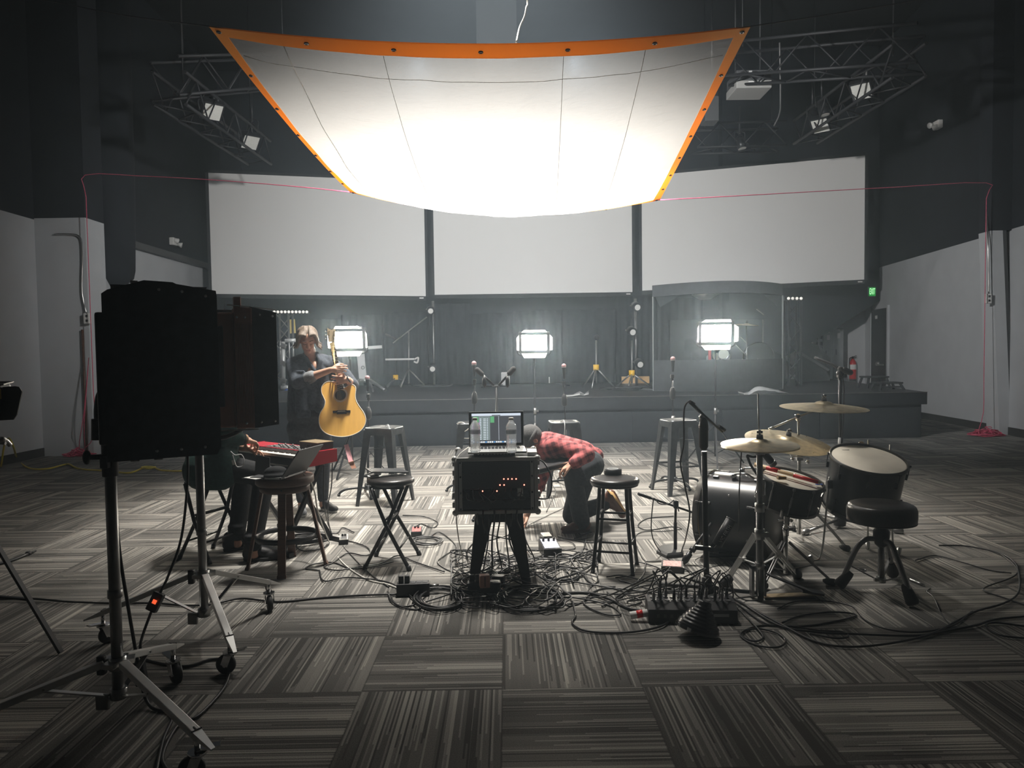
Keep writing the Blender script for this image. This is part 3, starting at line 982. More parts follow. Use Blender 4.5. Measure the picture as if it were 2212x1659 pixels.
MB().bx((xb - 0.10, -0.06, zb + 0.12), (xb - 0.055, -0.015, zt - 0.10), 0.005).cyl((xb - 0.075, -0.075, zb + 0.19), (xb - 0.075, -0.05, zb + 0.19), 0.014).build('power_box', 'black_metal', t)
MB().tube([V(xa, 0.05, 0.33), V(xa - 0.04, 0.05, 0.1), V(0, 0.05, zb - 0.05), V(xc + 0.03, 0.06, 0.1), V(xc, 0.06, 0.33)], 0.012, 8, 6).build('yoke', 'black_metal', t)
# ------------------------------------------------------------------ the light at the left edge
cL = P(14, 870, 3.55)
t = thing('stage_light', 'small black light with barn doors at the left edge of the room', 'light', cL)
w = WM[t.name].inverted()
q = [(-0.09, -0.075), (-0.07, -0.09), (0.045, -0.085), (0.062, -0.06), (0.085, 0.055), (0.07, 0.078), (0.05, 0.082), (-0.09, 0.075)]
MB().prism(q, (-0.005, 0, 0.0), (1, 0, 0.0), (0, 0.1, 1), 0.006).build('barn_door', 'black_plastic', t)
MB().rings([[w @ P(-40, 838, 3.55), w @ P(8, 832, 3.50), w @ P(30, 826, 3.62), w @ P(-30, 826, 3.65)], [p + V(0, 0, 0.006) for p in (w @ P(-40, 838, 3.55), w @ P(8, 832, 3.50), w @ P(30, 826, 3.62), w @ P(-30, 826, 3.65))]], True, False).build('barn_door', 'black_plastic', t)
MB().box((-0.10, 0.02, 0.02), (0.17, 0.10, 0.15), None, 0.02).build('housing', 'black_metal', t)
MB().box((-0.022, -0.015, 0.045), (0.014, 0.012, 0.05), None, 0.004).build('latch', 'gold', t)
MB().tube([V(-0.12, 0, 0.02), V(-0.14, 0, -0.10), V(-0.13, 0, -0.17)], 0.01).build('yoke', 'black_metal', t)
bs = V(cL.x - 0.13, cL.y, 0)
t = thing('light_stand', 'dark folding stand at the left edge, one leg reaching onto the carpet', 'stand', bs)
w = WM[t.name].inverted()
MB().cyl((0, 0, 0.25), (0, 0, cL.z - 0.16), 0.017).build('pole', 'black_metal', t)
MB().cyl((0, 0, 0.93), (0, 0, 1.03), 0.028).ball((0.045, 0, 0.98), (0.03, 0.015, 0.015)).build('collar', 'dull_steel', t)
f1, f2, f3 = F(132, 1410, 0.01), F(-260, 1330, 0.01), F(-60, 1170, 0.01)
for f in (f1, f2, f3):
    e = w @ f
    MB().bar(V(0, 0, 0.62), e, 0.022, 0.016).build('leg', 'black_metal', t)
    MB().bar(V(0, 0, 0.27), V(0, 0, 0.62) * 0.42 + e * 0.58, 0.018, 0.010).build('brace', 'black_metal', t)
o = MB().tube([F(-60, 1232, 0.012), F(20, 1212, 0.012), F(62, 1196, 0.012)], 0.012, 10, 4).cyl(F(58, 1197, 0.012), F(64, 1195, 0.012), 0.018).cyl(F(62, 1196, 0.012), F(77, 1190, 0.012), 0.007).build('stand_tube', 'black_metal')
tag(o, 'black stand tube lying on the carpet at the left edge', 'tube')
# power cords of the two fixtures
t = thing('power_cable', 'black power cord hanging from the nearest studio light with inline box', 'cable', P(300, 1450, 2.9))
w = WM[t.name].inverted()
MB().tube([P(248, 978, 2.78), P(250, 1080, 2.80), P(258, 1190, 2.82), P(275, 1300, 2.86), P(298, 1435, 2.9)], 0.007, 8, 6).tube([P(306, 1475, 2.9), P(313, 1505, 2.92), F(330, 1530, 0.01), F(372, 1545, 0.008), F(352, 1600, 0.008), F(330, 1700, 0.008)], 0.007, 8, 6).build('cord', 'cable_black', t, True)
MB().bar(P(299, 1428, 2.9), P(308, 1480, 2.9), 0.045, 0.03, (0, -1, 0.2), 0.006).build('inline_box', 'black_plastic', t, True)
t = thing('power_cable', 'black power cord with lit red inline switch under the second studio light', 'cable', P(333, 1300, 3.5))
MB().tube([P(404, 940, 3.66), P(405, 1040, 3.66), P(392, 1160, 3.62), P(365, 1240, 3.56), P(345, 1283, 3.52)], 0.007, 8, 6).tube([P(328, 1318, 3.5), P(309, 1370, 3.4), P(303, 1400, 3.35), F(312, 1424, 0.008), F(395, 1440, 0.008), F(455, 1425, 0.008), F(492, 1430, 0.008), F(487, 1480, 0.008), F(430, 1545, 0.008), F(385, 1566, 0.008), F(350, 1640, 0.008), F(390, 1690, 0.008)], 0.007, 8, 6).build('cord', 'cable_black', t, True)
MB().bar(P(346, 1280, 3.52), P(326, 1320, 3.5), 0.055, 0.035, (0, -1, 0.3), 0.008).build('inline_switch', 'black_plastic', t, True)
MB().bar(P(335.5, 1296, 3.482), P(331.5, 1304, 3.478), 0.019, 0.006, (0, -1, 0.3)).build('rocker', 'red_switch', t, True)
# ------------------------------------------------------------------ stools
def squircle(a, z, n=40, k=0.32):
    out = []
    for i in range(n):
        t = 2 * math.pi * i / n
        c, s = math.cos(t), math.sin(t)
        out.append(V(a * math.copysign(abs(c) ** k, c), a * math.copysign(abs(s) ** k, s), z))
    return out
def metal_stool(loc, rotz, h, label, m='gunmetal', foot=0.205, top=0.135, group='square metal stools'):
    t = thing('metal_stool', label, 'stool', loc, rotz, group)
    mb = MB()
    mb.rings([squircle(0.152, h - 0.075), squircle(0.156, h - 0.014), squircle(0.152, h - 0.003), squircle(0.143, h), squircle(0.132, h - 0.006), squircle(0.10, h - 0.009), squircle(0.05, h - 0.009)], False)
    q = squircle(0.05, h - 0.009)
    mb.poly(q)
    mb.rings([squircle(0.146, h - 0.075), squircle(0.146, h - 0.012)], False)
    mb.build('seat', m, t)
    mb = MB().bx((-0.035, -0.009, h - 0.010), (0.035, 0.009, h - 0.0075), 0.001)
    mb.build('hand_slot', 'black_matte', t)
    for sx in (-1, 1):
        for sy in (-1, 1):
            mb = MB()
            rs = []
            for f in (0.0, 0.35, 0.7, 1.0):
                z = (h - 0.02) * (1 - f)
                w = (0.085 if h > 0.6 else 0.115) * (1 - f) + (0.036 if h > 0.6 else 0.052) * f
                o = V(sx * (top + (foot - top) * f + 0.012), sy * (top + (foot - top) * f + 0.012), z)
                th = 0.006
                rs.append([o, o - V(sx * w, 0, 0), o - V(sx * w, -0, 0) - V(0, sy * th, 0), o - V(sx * th * 2.2, sy * th * 2.2, 0), o - V(sx * th, sy * w, 0), o - V(0, sy * w, 0)])
            mb.rings(rs, True, False)
            mb.build('leg', m, t)
    f = 0.62 if h > 0.6 else 0.45
    e = top + (foot - top) * f - 0.012
    z = h * (1 - f)
    if h > 0.6:
        for a, b in (((-e, -e), (e, -e)), ((e, -e), (e, e)), ((e, e), (-e, e)), ((-e, e), (-e, -e))):
            MB().bar((a[0], a[1], z), (b[0], b[1], z), 0.008, 0.018).build('rail', m, t)
        g = top + (foot - top) * 0.3 - 0.01
        zz = h * 0.72
        MB().bar((-g, -g, zz), (g, g, zz), 0.018, 0.005).bar((-g, g, zz + 0.006), (g, -g, zz + 0.006), 0.018, 0.005).build('cross_brace', m, t)
    else:
        MB().bar((-e, -e, z), (e, e, z), 0.018, 0.005).bar((-e, e, z + 0.006), (e, -e, z + 0.006), 0.018, 0.005).build('cross_brace', m, t)
    return t
GS = 'tall square metal stools'
ms = [metal_stool(V(-1.27, 7.0, 0), R(-16), 0.762, 'tall grey metal stool just right of the guitar', group=GS),
      metal_stool(V(1.72, 7.35, 0), R(14), 0.762, 'tall grey metal stool farthest right, left of the drum kit', group=GS),
      metal_stool(V(0.53, 7.32, 0), R(4), 0.762, 'tall grey metal stool behind the crouching person in plaid', group=GS),
      metal_stool(V(-0.42, 7.35, 0), R(3), 0.762, 'tall grey metal stool partly hidden behind the open laptop and rack', group=GS)]
low = metal_stool(V(-0.10, 4.60, 0), R(2), 0.47, 'low black metal stool carrying the equipment rack', 'black_metal', 0.185, 0.135, 'low metal stools')

def padded_seat(t, h, r, m='leather_black'):
    MB().lathe([(0.001, h - 0.042), (r - 0.012, h - 0.042), (r - 0.002, h - 0.034), (r, h - 0.02), (r - 0.008, h - 0.006), (r - 0.03, h), (0.001, h + 0.004)], (0, 0, 0), (0, 0, 1), 40).build('seat', m, t)
# black round stool with tubular legs (roll of tape on it)
rs_ = thing('round_stool', 'black round bar stool with a roll of tape on its seat', 'stool', V(0.68, 4.74, 0), R(-16))
padded_seat(rs_, 0.62, 0.166)
MB().ring((0, 0, 0.575), 0.150, 0.008).build('seat_ring', 'black_metal', rs_)
def leg_pt(a, f):
    r = 0.125 + 0.062 * (1 - f) ** 1.4
    return V(math.cos(a) * r, math.sin(a) * r, 0.575 * f)
for k in range(4):
    a = R(45 + 90 * k)
    MB().tube([leg_pt(a, f) for f in (0.0, 0.2, 0.45, 0.7, 0.9, 1.0)], 0.0125, 10, 4).cyl(leg_pt(a, 0.0) - V(0, 0, 0.0), leg_pt(a, 0.03), 0.0145).build('leg', 'black_metal', rs_)
for k in range(4):
    a, b = R(45 + 90 * k), R(135 + 90 * k)
    for f in ((0.33, 0.66) if k % 2 else (0.25, 0.62)):
        MB().cyl(leg_pt(a, f), leg_pt(b, f), 0.008).build('rung', 'black_metal', rs_)
tp = thing('tape_roll', 'thick roll of black tape on the round bar stool', 'tape roll', F(1324, 1024, 0.624))
MB().lathe([(0.036, 0.0), (0.060, 0.0), (0.060, 0.038), (0.036, 0.038)], (0, 0, 0), (0, 0, 1), 40, False, True).lathe([(0.036, 0.038), (0.036, 0.0)], (0, 0, 0), (0, 0, 1), 40, False).build('tape', 'black_plastic', tp)
MB().lathe([(0.0355, 0.001), (0.038, 0.0385), (0.034, 0.0385), (0.034, 0.001), (0.0355, 0.001)], (0, 0, 0), (0, 0, 1), 40, False).build('cardboard_core', 'pale_grey', tp)
# folding stools with crossed legs
def folding_stool(loc, rotz, label):
    t = thing('folding_stool', label, 'stool', loc, rotz, 'black folding stools with crossed legs')
    padded_seat(t, 0.605, 0.166)
    MB().bx((-0.12, -0.13, 0.545), (0.12, -0.105, 0.563)).bx((-0.12, 0.105, 0.545), (0.12, 0.13, 0.563)).bx((-0.012, -0.12, 0.547), (0.012, 0.12, 0.562)).build('seat_frame', 'black_metal', t)
    for sy, o in ((-1, 0.0), (1, 0.0)):
        for sx in (-1, 1):
            y = sy * (0.155 + (0.012 if sx > 0 else -0.012))
            MB().tube([V(sx * 0.155, y * 1.12, 0.012), V(0, y, 0.30), V(-sx * 0.105, y * 0.82, 0.552)], 0.0135, 10, 0).cyl(V(sx * 0.158, y * 1.125, 0.0), V(sx * 0.147, y * 1.11, 0.035), 0.017).build('leg', 'black_metal', t)
    for sx, z in ((-1, 0.14), (1, 0.14), (-1, 0.33), (1, 0.33)):
        x = sx * (0.155 - 0.155 * (z / 0.30))
        yy = 0.155 + (0.012 if sx > 0 else -0.012)
        MB().cyl((x, -yy, z), (x, yy, z), 0.007).build('rung', 'black_metal', t)
    return t
folding_stool(V(-0.86, 4.95, 0), R(-3), 'black folding stool with a dark tablet lying on it')
folding_stool(V(-2.23, 5.20, 0), R(-22), 'black folding stool under the seated keyboard player')
# tablet and papers on the stool
tb = thing('tablet', 'dark tablet lying askew on the black folding stool', 'tablet', F(836, 1022, 0.62), R(25))
MB().box((0, 0, 0.018), (0.27, 0.19, 0.009), Matrix.Rotation(R(5), 3, 'Y'), 0.003).build('body', 'black_plastic', tb)
MB().box((0, 0, 0.0232), (0.245, 0.165, 0.001), Matrix.Rotation(R(5), 3, 'Y')).build('screen', 'dark_screen' if 'dark_screen' in M else 'drum_black', tb)
o = MB().box(F(806, 1029, 0.615), (0.075, 0.06, 0.012), Matrix.Rotation(R(20), 3, 'Z'), 0.004).build('power_adapter', 'white_plastic')
tag(o, 'small white adapter under the edge of the tablet on the stool', 'adapter')

# brown swivel stool with foot ring
bs = thing('swivel_stool', 'brown wooden swivel stool with a metal foot ring', 'stool', V(-1.58, 4.88, 0), R(10))
MB().lathe([(0.001, 0.585), (0.185, 0.585), (0.195, 0.595), (0.195, 0.635), (0.185, 0.645), (0.001, 0.645)], n=44).build('seat', 'wood_brown', bs)
MB().lathe([(0.001, 0.535), (0.155, 0.535), (0.168, 0.545), (0.168, 0.583), (0.001, 0.583)], n=44).build('seat_ring', 'wood_brown', bs)
for k in range(4):
    a = R(-90 + 90 * k)
    u = V(math.cos(a), math.sin(a), 0)
    MB().bar(u * 0.262, u * 0.150 + V(0, 0, 0.555), 0.052, 0.020, u, 0.003).bar(u * 0.265 + V(0, 0, 0.0), u * 0.259 + V(0, 0, 0.02), 0.058, 0.026, u).build('leg', 'wood_brown', bs)
    p = u * 0.168 + V(0, 0, 0.565)
    MB().ball(p + u * 0.004, 0.006, 8, 6).build('bolt', 'black_metal', bs)
MB().lathe([(0.198, 0.205), (0.206, 0.205), (0.206, 0.240), (0.198, 0.240), (0.198, 0.205)], n=56, cap=False).build('foot_ring', 'black_metal', bs)
ST = 0.647
lp = thing('laptop', 'dark laptop standing open on the brown swivel stool, lid towards the camera', 'laptop', F(635, 1028, ST), R(-103))
# local x along the hinge, y towards the camera side of the lid
MB().bx((-0.165, -0.23, 0.0), (0.165, 0.0, 0.016), 0.004).build('base', 'dark_grey', lp)
rot = Matrix.Rotation(R(-36), 3, 'X')
mb = MB()
mb.X = Matrix.Translation((0, 0.004, 0.017)) @ rot.to_4x4()
mb.bx((-0.165, -0.004, 0.0), (0.165, 0.004, 0.225), 0.003)
mb.build('lid', 'dark_grey', lp)
mb = MB()
mb.X = Matrix.Translation((0, 0.004, 0.017)) @ rot.to_4x4()
mb.bx((-0.150, -0.0052, 0.015), (0.150, -0.0042, 0.21))
mb.build('screen', 'drum_black', lp)
MB().bx((0.155, -0.12, 0.003), (0.1658, -0.01, 0.013)).build('port_side', 'silver_paint', lp)
MB().bx((-0.12, -0.01, 0.003), (0.12, 0.0015, 0.013)).build('port_side', 'silver_paint', lp)
pc = thing('pouch', 'soft black pouch lying on the brown swivel stool', 'pouch', F(596, 1033, ST), R(15))
o = MB().ball((0, 0, 0.045), (0.075, 0.05, 0.038), 20, 12).ball((0.005, -0.015, 0.022), (0.085, 0.055, 0.022), 20, 12).build('bag', 'cloth_black', pc)
remesh(o, 0.006, 6)
nb = thing('folder', 'black folder standing open at the left rim of the brown stool', 'folder', F(552, 1034, ST), R(-35))
MB().box((0.0, 0, 0.004), (0.15, 0.11, 0.006), None, 0.001).build('cover', 'black_plastic', nb)
MB().box((0.0, 0.0, 0.008), (0.13, 0.09, 0.002)).build('sheet', 'paper', nb)
q = [V(-0.09, 0.055, 0.006), V(0.075, 0.055, 0.006), V(0.02, 0.10, 0.13), V(-0.13, 0.10, 0.14)]
MB().rings([q, [p + V(0, 0.004, 0) for p in q]], True, False).build('cover', 'black_plastic', nb)

# ------------------------------------------------------------------ the equipment rack, laptop and bottles
RX, RY, RZ = -0.105, 4.35, 0.474
rk = thing('equipment_rack', 'black equipment rack case with aluminium edges and red lights on a low stool', 'equipment rack', V(RX, RY, RZ), R(1.5))
w2, dep, hh_ = 0.255, 0.45, 0.345
th = 0.014
mb = MB()
mb.bx((-w2, 0, 0), (w2, dep, th)).bx((-w2, 0, hh_ - th), (w2, dep, hh_)).bx((-w2, 0, th), (-w2 + th, dep, hh_ - th)).bx((w2 - th, 0, th), (w2, dep, hh_ - th)).bx((-w2 + th, dep - th, th), (w2 - th, dep, hh_ - th))
mb.build('case', 'black_matte', rk)
mb = MB()
e = 0.022
for z in (0.0, hh_ - e):
    mb.bx((-w2 - 0.003, -0.004, z - (0.003 if z == 0 else -0.003)), (w2 + 0.003, 0.016, z + e + (0.003 if z else -0.003)), 0.003)
for x in (-w2 - 0.003, w2 - e + 0.003):
    mb.bx((x, -0.0045, -0.003), (x + e, 0.016, hh_ + 0.003), 0.003)
mb.build('front_frame', 'rack_edge', rk)
for sx in (-1, 1):
    for z in (0.0, hh_):
        for y in (0.012, dep - 0.012):
            MB().ball((sx * w2, y, z + (0.006 if z == 0 else -0.006)), 0.020, 14, 8).build('corner', 'rack_edge', rk)
    MB().bx((sx * (w2 - 0.034) - 0.010, -0.001, 0.022), (sx * (w2 - 0.034) + 0.010, 0.006, hh_ - 0.022)).build('rack_rail', 'rack_edge', rk)
    for z in (0.05, 0.11, 0.18, 0.24, 0.30):
        MB().box((sx * (w2 + 0.010), 0.05 + 0.06 * (z > 0.15), z), (0.02, 0.05, 0.035), None, 0.006).build('latch', 'rack_edge', rk)
    for z in (0.03, 0.13, 0.23, 0.318):
        MB().cyl((sx * (w2 - 0.034), -0.005, z), (sx * (w2 - 0.034), 0.0, z), 0.006).build('screw', 'black_metal', rk)
MB().bx((-0.21, 0.004, 0.155), (0.21, 0.30, 0.322), 0.003).build('rack_unit', 'black_plastic', rk)
MB().bx((-0.21, 0.015, 0.025), (0.21, 0.30, 0.085), 0.003).build('rack_unit', 'black_metal', rk)
mb = MB()
for k in range(8):
    mb.cyl((-0.15 + k * 0.022, 0.0, 0.245), (-0.15 + k * 0.022, 0.006, 0.245), 0.006)
mb.build('knob_row', 'black_metal', rk)
def rack_px(px, py):
    r = ray(px, py)
    p = C0 + r * ((RY - 0.002) / r.y)
    return xform(rk).inverted() @ p
for px, py in ((1088.5, 1035), (1097.5, 1035), (1106, 1035), (1115, 1035), (1080, 1048), (1089, 1048), (1132.5, 1048), (1042.5, 1061), (1073.5, 1061)):
    p = rack_px(px, py)
    MB().ball((p.x, 0.002, p.z), 0.0042, 10, 6).build('indicator_light', 'red_led', rk)
MB().bx((0.13, 0.02, 0.10), (0.165, 0.024, 0.15)).build('tag', 'paper', rk)
MB().bx((-0.175, 0.25, 0.10), (-0.10, 0.255, 0.148)).build('paper_slip', 'paper', rk)
rnd = random.Random(11)
for k in range(11):
    x0 = -0.18 + 0.034 * k
    pts = [V(x0, 0.02, 0.16 - 0.05 * (k % 3 == 0)), V(x0 + rnd.uniform(-0.02, 0.02), -0.02, 0.13), V(x0 + rnd.uniform(-0.05, 0.05), -0.012, 0.09), V(x0 * 0.6 + rnd.uniform(-0.04, 0.04), 0.012, 0.06 + 0.03 * rnd.random())]
    MB().tube(pts, 0.003, 6, 5).build('patch_cable', 'cable_black' if k % 3 else 'cable_grey', rk)
ZT = RZ + hh_ + 0.003
mx = thing('mixer', 'small black mixer with pale knobs under the open laptop', 'mixer', V(RX - 0.01, RY + 0.06, ZT), R(2))
MB().bx((-0.13, 0, 0), (0.13, 0.2, 0.032), 0.004).build('body', 'black_plastic', mx)
for k in range(11):
    MB().cyl((-0.10 + 0.02 * k, 0.006, 0.016), (-0.10 + 0.02 * k, -0.012, 0.016), 0.0065).build('knob', 'white_plastic', mx)
LZ = ZT + 0.034
lt = thing('laptop', 'silver laptop with lit screen open on top of the rack', 'laptop', V(RX + 0.01, 4.27, LZ), R(2))
MB().bx((-0.178, 0, 0), (0.178, 0.245, 0.013), 0.004).build('base', 'silver_paint', lt)
mb = MB()
for r_ in range(5):
    for c_ in range(13):
        mb.bx((-0.148 + c_ * 0.0228, 0.125 + r_ * 0.020, 0.013), (-0.148 + c_ * 0.0228 + 0.019, 0.125 + r_ * 0.020 + 0.016, 0.0145))
o = mb.build('keyboard', 'black_plastic', lt)
o['kind'] = 'stuff'
MB().bx((-0.05, 0.012, 0.013), (0.05, 0.10, 0.0134)).build('trackpad', 'pale_grey', lt)
for nm, col, st in (('ui_dark', (0.055, 0.058, 0.065), 1.0), ('ui_mid', (0.16, 0.20, 0.20), 1.0), ('ui_light', (0.52, 0.58, 0.66), 1.0), ('ui_white', (0.75, 0.82, 0.9), 1.0), ('ui_magenta', (0.45, 0.08, 0.5), 1.0), ('ui_green', (0.10, 0.32, 0.15), 1.0), ('ui_blue', (0.10, 0.30, 0.6), 1.0)):
    mat(nm, (0.01, 0.01, 0.01), 0.25, emit=col, estr=st)
rot = Matrix.Translation((0, 0.243, 0.016)) @ Matrix.Rotation(R(-13), 4, 'X')
mb = MB()
mb.X = rot
mb.bx((-0.176, 0.0, 0.0), (0.176, 0.005, 0.224), 0.003)
mb.build('lid', 'silver_paint', lt)
mb = MB()
mb.X = rot
mb.bx((-0.172, -0.001, 0.004), (0.172, 0.0005, 0.220))
mb.build('bezel', 'drum_black', lt)
mb = MB()
mb.X = rot
def ui(x0, z0, x1, z1, i, k=0):
    mb.mi = i
    y = -0.0015 - 0.0002 * k
    mb.poly([(x0, y, z0), (x1, y, z0), (x1, y, z1), (x0, y, z1)])
X0, X1, Z0, Z1 = -0.158, 0.158, 0.018, 0.210
ui(X0, Z0, X1, Z1, 0)
ui(X0, Z1 - 0.016, X1, Z1, 2, 1)
ui(X0 + 0.13, Z1 - 0.015, X0 + 0.185, Z1 - 0.010, 0, 2)
ui(X0 + 0.045, Z0 + 0.02, X0 + 0.118, Z1 - 0.018, 1, 1)
for k in range(13):
    z = Z0 + 0.024 + k * 0.0108
    ui(X0 + 0.052, z, X0 + 0.062, z + 0.006, 2, 2)
    ui(X0 + 0.075, z + 0.001, X0 + 0.092, z + 0.004, 3, 2)
    ui(X0 + 0.098, z, X0 + 0.104, z + 0.006, 2, 2)
ui(X0 + 0.045, Z0 + 0.05, X0 + 0.050, Z1 - 0.06, 4, 2)
ui(X0 + 0.12, Z1 - 0.06, X0 + 0.145, Z1 - 0.020, 5, 1)
ui(X0 + 0.01, Z1 - 0.06, X0 + 0.044, Z1 - 0.020, 5, 1)
ui(X0 + 0.173, Z0 + 0.02, X0 + 0.175, Z1 - 0.018, 2, 1)
for k in range(19):
    ui(X0 + 0.032 + k * 0.0135, Z0 + 0.004, X0 + 0.042 + k * 0.0135, Z0 + 0.0125, 3 if k % 4 else 6, 1)
mb.build('screen', ['ui_dark', 'ui_mid', 'ui_light', 'ui_white', 'ui_magenta', 'ui_green', 'ui_blue'], lt)
o = MB().box(V(RX + 0.225, RY + 0.13, ZT + 0.012), (0.06, 0.16, 0.024), None, 0.004).build('power_brick', 'white_plastic')
tag(o, 'white power brick on the right end of the rack top', 'adapter')
# water bottles
m, t_, b_ = nt('bottle_plastic')
N, L = t_.nodes, t_.links
N.remove(b_)
tp_, gl, mxs = N.new('ShaderNodeBsdfTransparent'), N.new('ShaderNodeBsdfGlass'), N.new('ShaderNodeMixShader')
df_, mx2 = N.new('ShaderNodeBsdfTranslucent'), N.new('ShaderNodeMixShader')
tp_.inputs[0].default_value = (0.94, 0.96, 0.96, 1)
gl.inputs['Roughness'].default_value = 0.03
gl.inputs['IOR'].default_value = 1.30
df_.inputs[0].default_value = (0.95, 0.97, 0.97, 1)
mxs.inputs[0].default_value = 0.55
mx2.inputs[0].default_value = 0.15
L.new(tp_.outputs[0], mxs.inputs[1])
L.new(gl.outputs[0], mxs.inputs[2])
L.new(mxs.outputs[0], mx2.inputs[1])
L.new(df_.outputs[0], mx2.inputs[2])
L.new(mx2.outputs[0], [n for n in N if n.type == 'OUTPUT_MATERIAL'][0].inputs['Surface'])
M['bottle_plastic'] = m
m, t_, b_ = nt('bottle_label')
b_.inputs['Base Color'].default_value = (0.42, 0.52, 0.66, 1)
b_.inputs['Alpha'].default_value = 0.55
M['bottle_label'] = m
def bottle(loc, label):
    t = thing('water_bottle', label, 'bottle', loc, 0.3, 'water bottles on the laptop')
    pr = [(0.001, 0.002), (0.026, 0.0), (0.031, 0.008)]
    for k in range(9):
        z = 0.012 + k * 0.0105
        pr += [(0.0315, z), (0.0285, z + 0.005)]
    pr += [(0.0320, 0.108), (0.0320, 0.138), (0.030, 0.143), (0.0325, 0.149), (0.030, 0.160), (0.022, 0.176), (0.0125, 0.188), (0.0125, 0.195)]
    MB().lathe(pr, n=28).build('body', 'bottle_plastic', t)
    MB().lathe([(0.0323, 0.112), (0.0323, 0.136)], n=28, cap=False).build('paper_label', 'bottle_label', t)
    MB().cyl((0, 0, 0.194), (0, 0, 0.208), 0.0145, None, 20).build('cap', 'white_plastic', t)
    return t
bottle(F(1027, 977, LZ + 0.0135), 'clear water bottle at the left corner of the rack laptop')
bottle(F(1105, 977, LZ + 0.0135), 'clear water bottle at the right corner of the rack laptop')

# ------------------------------------------------------------------ red stage keyboard
kA = 143
KL, KW, KZ = 0.95, 0.355, 0.745
kb = thing('stage_keyboard', 'red stage keyboard with black and white keys on a folding stand', 'keyboard', V(-1.565, 5.14, KZ), R(kA))
# local x: from the right end to the left end, -y: away from the player
MB().rings([[V(0.012, y0, z0), V(KL - 0.012, y0, z0), V(KL - 0.012, y0, z1), V(0.012, y0, z1)] for (y0, z0, z1) in ((0, -0.085, -0.030), (-0.014, -0.10, -0.028), (-0.15, -0.10, -0.028), (-0.152, -0.10, 0.0), (-KW, -0.085, 0.0))], True, False).build('body', 'black_plastic', kb)
MB().bx((0.012, -KW, -0.002), (KL - 0.012, -0.150, 0.004), 0.002).build('top_panel', 'keys_red', kb)
for x in (0.0, KL - 0.014):
    MB().rings([[V(x, y, z0), V(x + 0.014, y, z0), V(x + 0.014, y, z1), V(x, y, z1)] for (y, z0, z1) in ((0.004, -0.085, -0.014), (-0.02, -0.10, -0.006), (-0.16, -0.10, 0.006), (-KW - 0.003, -0.09, 0.006))], True, False).build('end_cheek', 'keys_red', kb)
nk = 43
kw = (KL - 0.05) / nk
for k in range(nk):
    x = 0.025 + k * kw
    MB().bx((x + 0.0006, -0.147, -0.03), (x + kw - 0.0006, -0.001, -0.010), 0.0).build('white_key', 'key_white', kb)
for k in range(nk - 1):
    if k % 7 in (0, 1, 3, 4, 5):
        x = 0.025 + (k + 1) * kw
        MB().bx((x - 0.006, -0.147, -0.012), (x + 0.006, -0.052, 0.001), 0.001).build('black_key', 'ebony', kb)
rnd = random.Random(4)
for i in range(14):
    for j in range(4):
        x, y = 0.16 + i * 0.033 + rnd.uniform(-0.004, 0.004), -0.185 - j * 0.035
        mb = MB()
        if (i + j) % 3 == 0:
            mb.cyl((x, y, 0.004), (x, y, 0.020), 0.007, 0.006, 12)
            mb.build('knob', 'dull_steel', kb)
        else:
            mb.bx((x - 0.008, y - 0.004, 0.004), (x + 0.008, y + 0.004, 0.010), 0.001)
            mb.build('button', 'white_plastic' if (i + 2 * j) % 4 else 'dark_grey', kb)
MB().bx((0.10, -0.33, 0.004), (0.66, -0.163, 0.0052)).build('control_field', 'dark_grey', kb)
syn = thing('sound_module', 'black box with gold wooden top on the right end of the keyboard', 'sound module', xform(kb) @ V(0.15, -0.285, 0.007), R(kA))
MB().bx((-0.11, -0.07, 0), (0.11, 0.075, 0.052), 0.002).build('body', 'black_plastic', syn)
MB().bx((-0.112, -0.072, 0.052), (0.112, 0.077, 0.057), 0.001).build('lid', 'brass_dull', syn)
for k in range(12):
    MB().bx((-0.10 + 0.017 * k, 0.0755, 0.018), (-0.09 + 0.017 * k, 0.078, 0.036)).build('button', 'dark_grey', syn)
# its folding stand
ks = thing('keyboard_stand', 'black folding stand under the red keyboard', 'stand', V(-1.565, 5.14, 0), R(kA))
for x in (0.16, KL - 0.18):
    k = MB().bar((x, 0.04, 0.02), (x, -KW + 0.02, KZ - 0.115), 0.03, 0.03).bar((x + 0.035, -KW - 0.08, 0.02), (x + 0.035, -0.05, KZ - 0.115), 0.03, 0.03)
    k.build('crossed_legs', 'black_metal', ks)
MB().bar((0.02, 0.06, 0.02), (KL - 0.05, 0.06, 0.02), 0.04, 0.035).build('foot_bar', 'black_metal', ks)
MB().bar((0.02, -KW - 0.09, 0.02), (KL - 0.05, -KW - 0.09, 0.02), 0.04, 0.035).build('foot_bar', 'black_metal', ks)
MB().bar((0.10, -0.06, KZ - 0.112), (KL - 0.1, -0.06, KZ - 0.112), 0.03, 0.016).build('support_bar', 'black_metal', ks)
MB().bar((0.10, -KW + 0.05, KZ - 0.112), (KL - 0.1, -KW + 0.05, KZ - 0.112), 0.03, 0.016).build('support_bar', 'black_metal', ks)

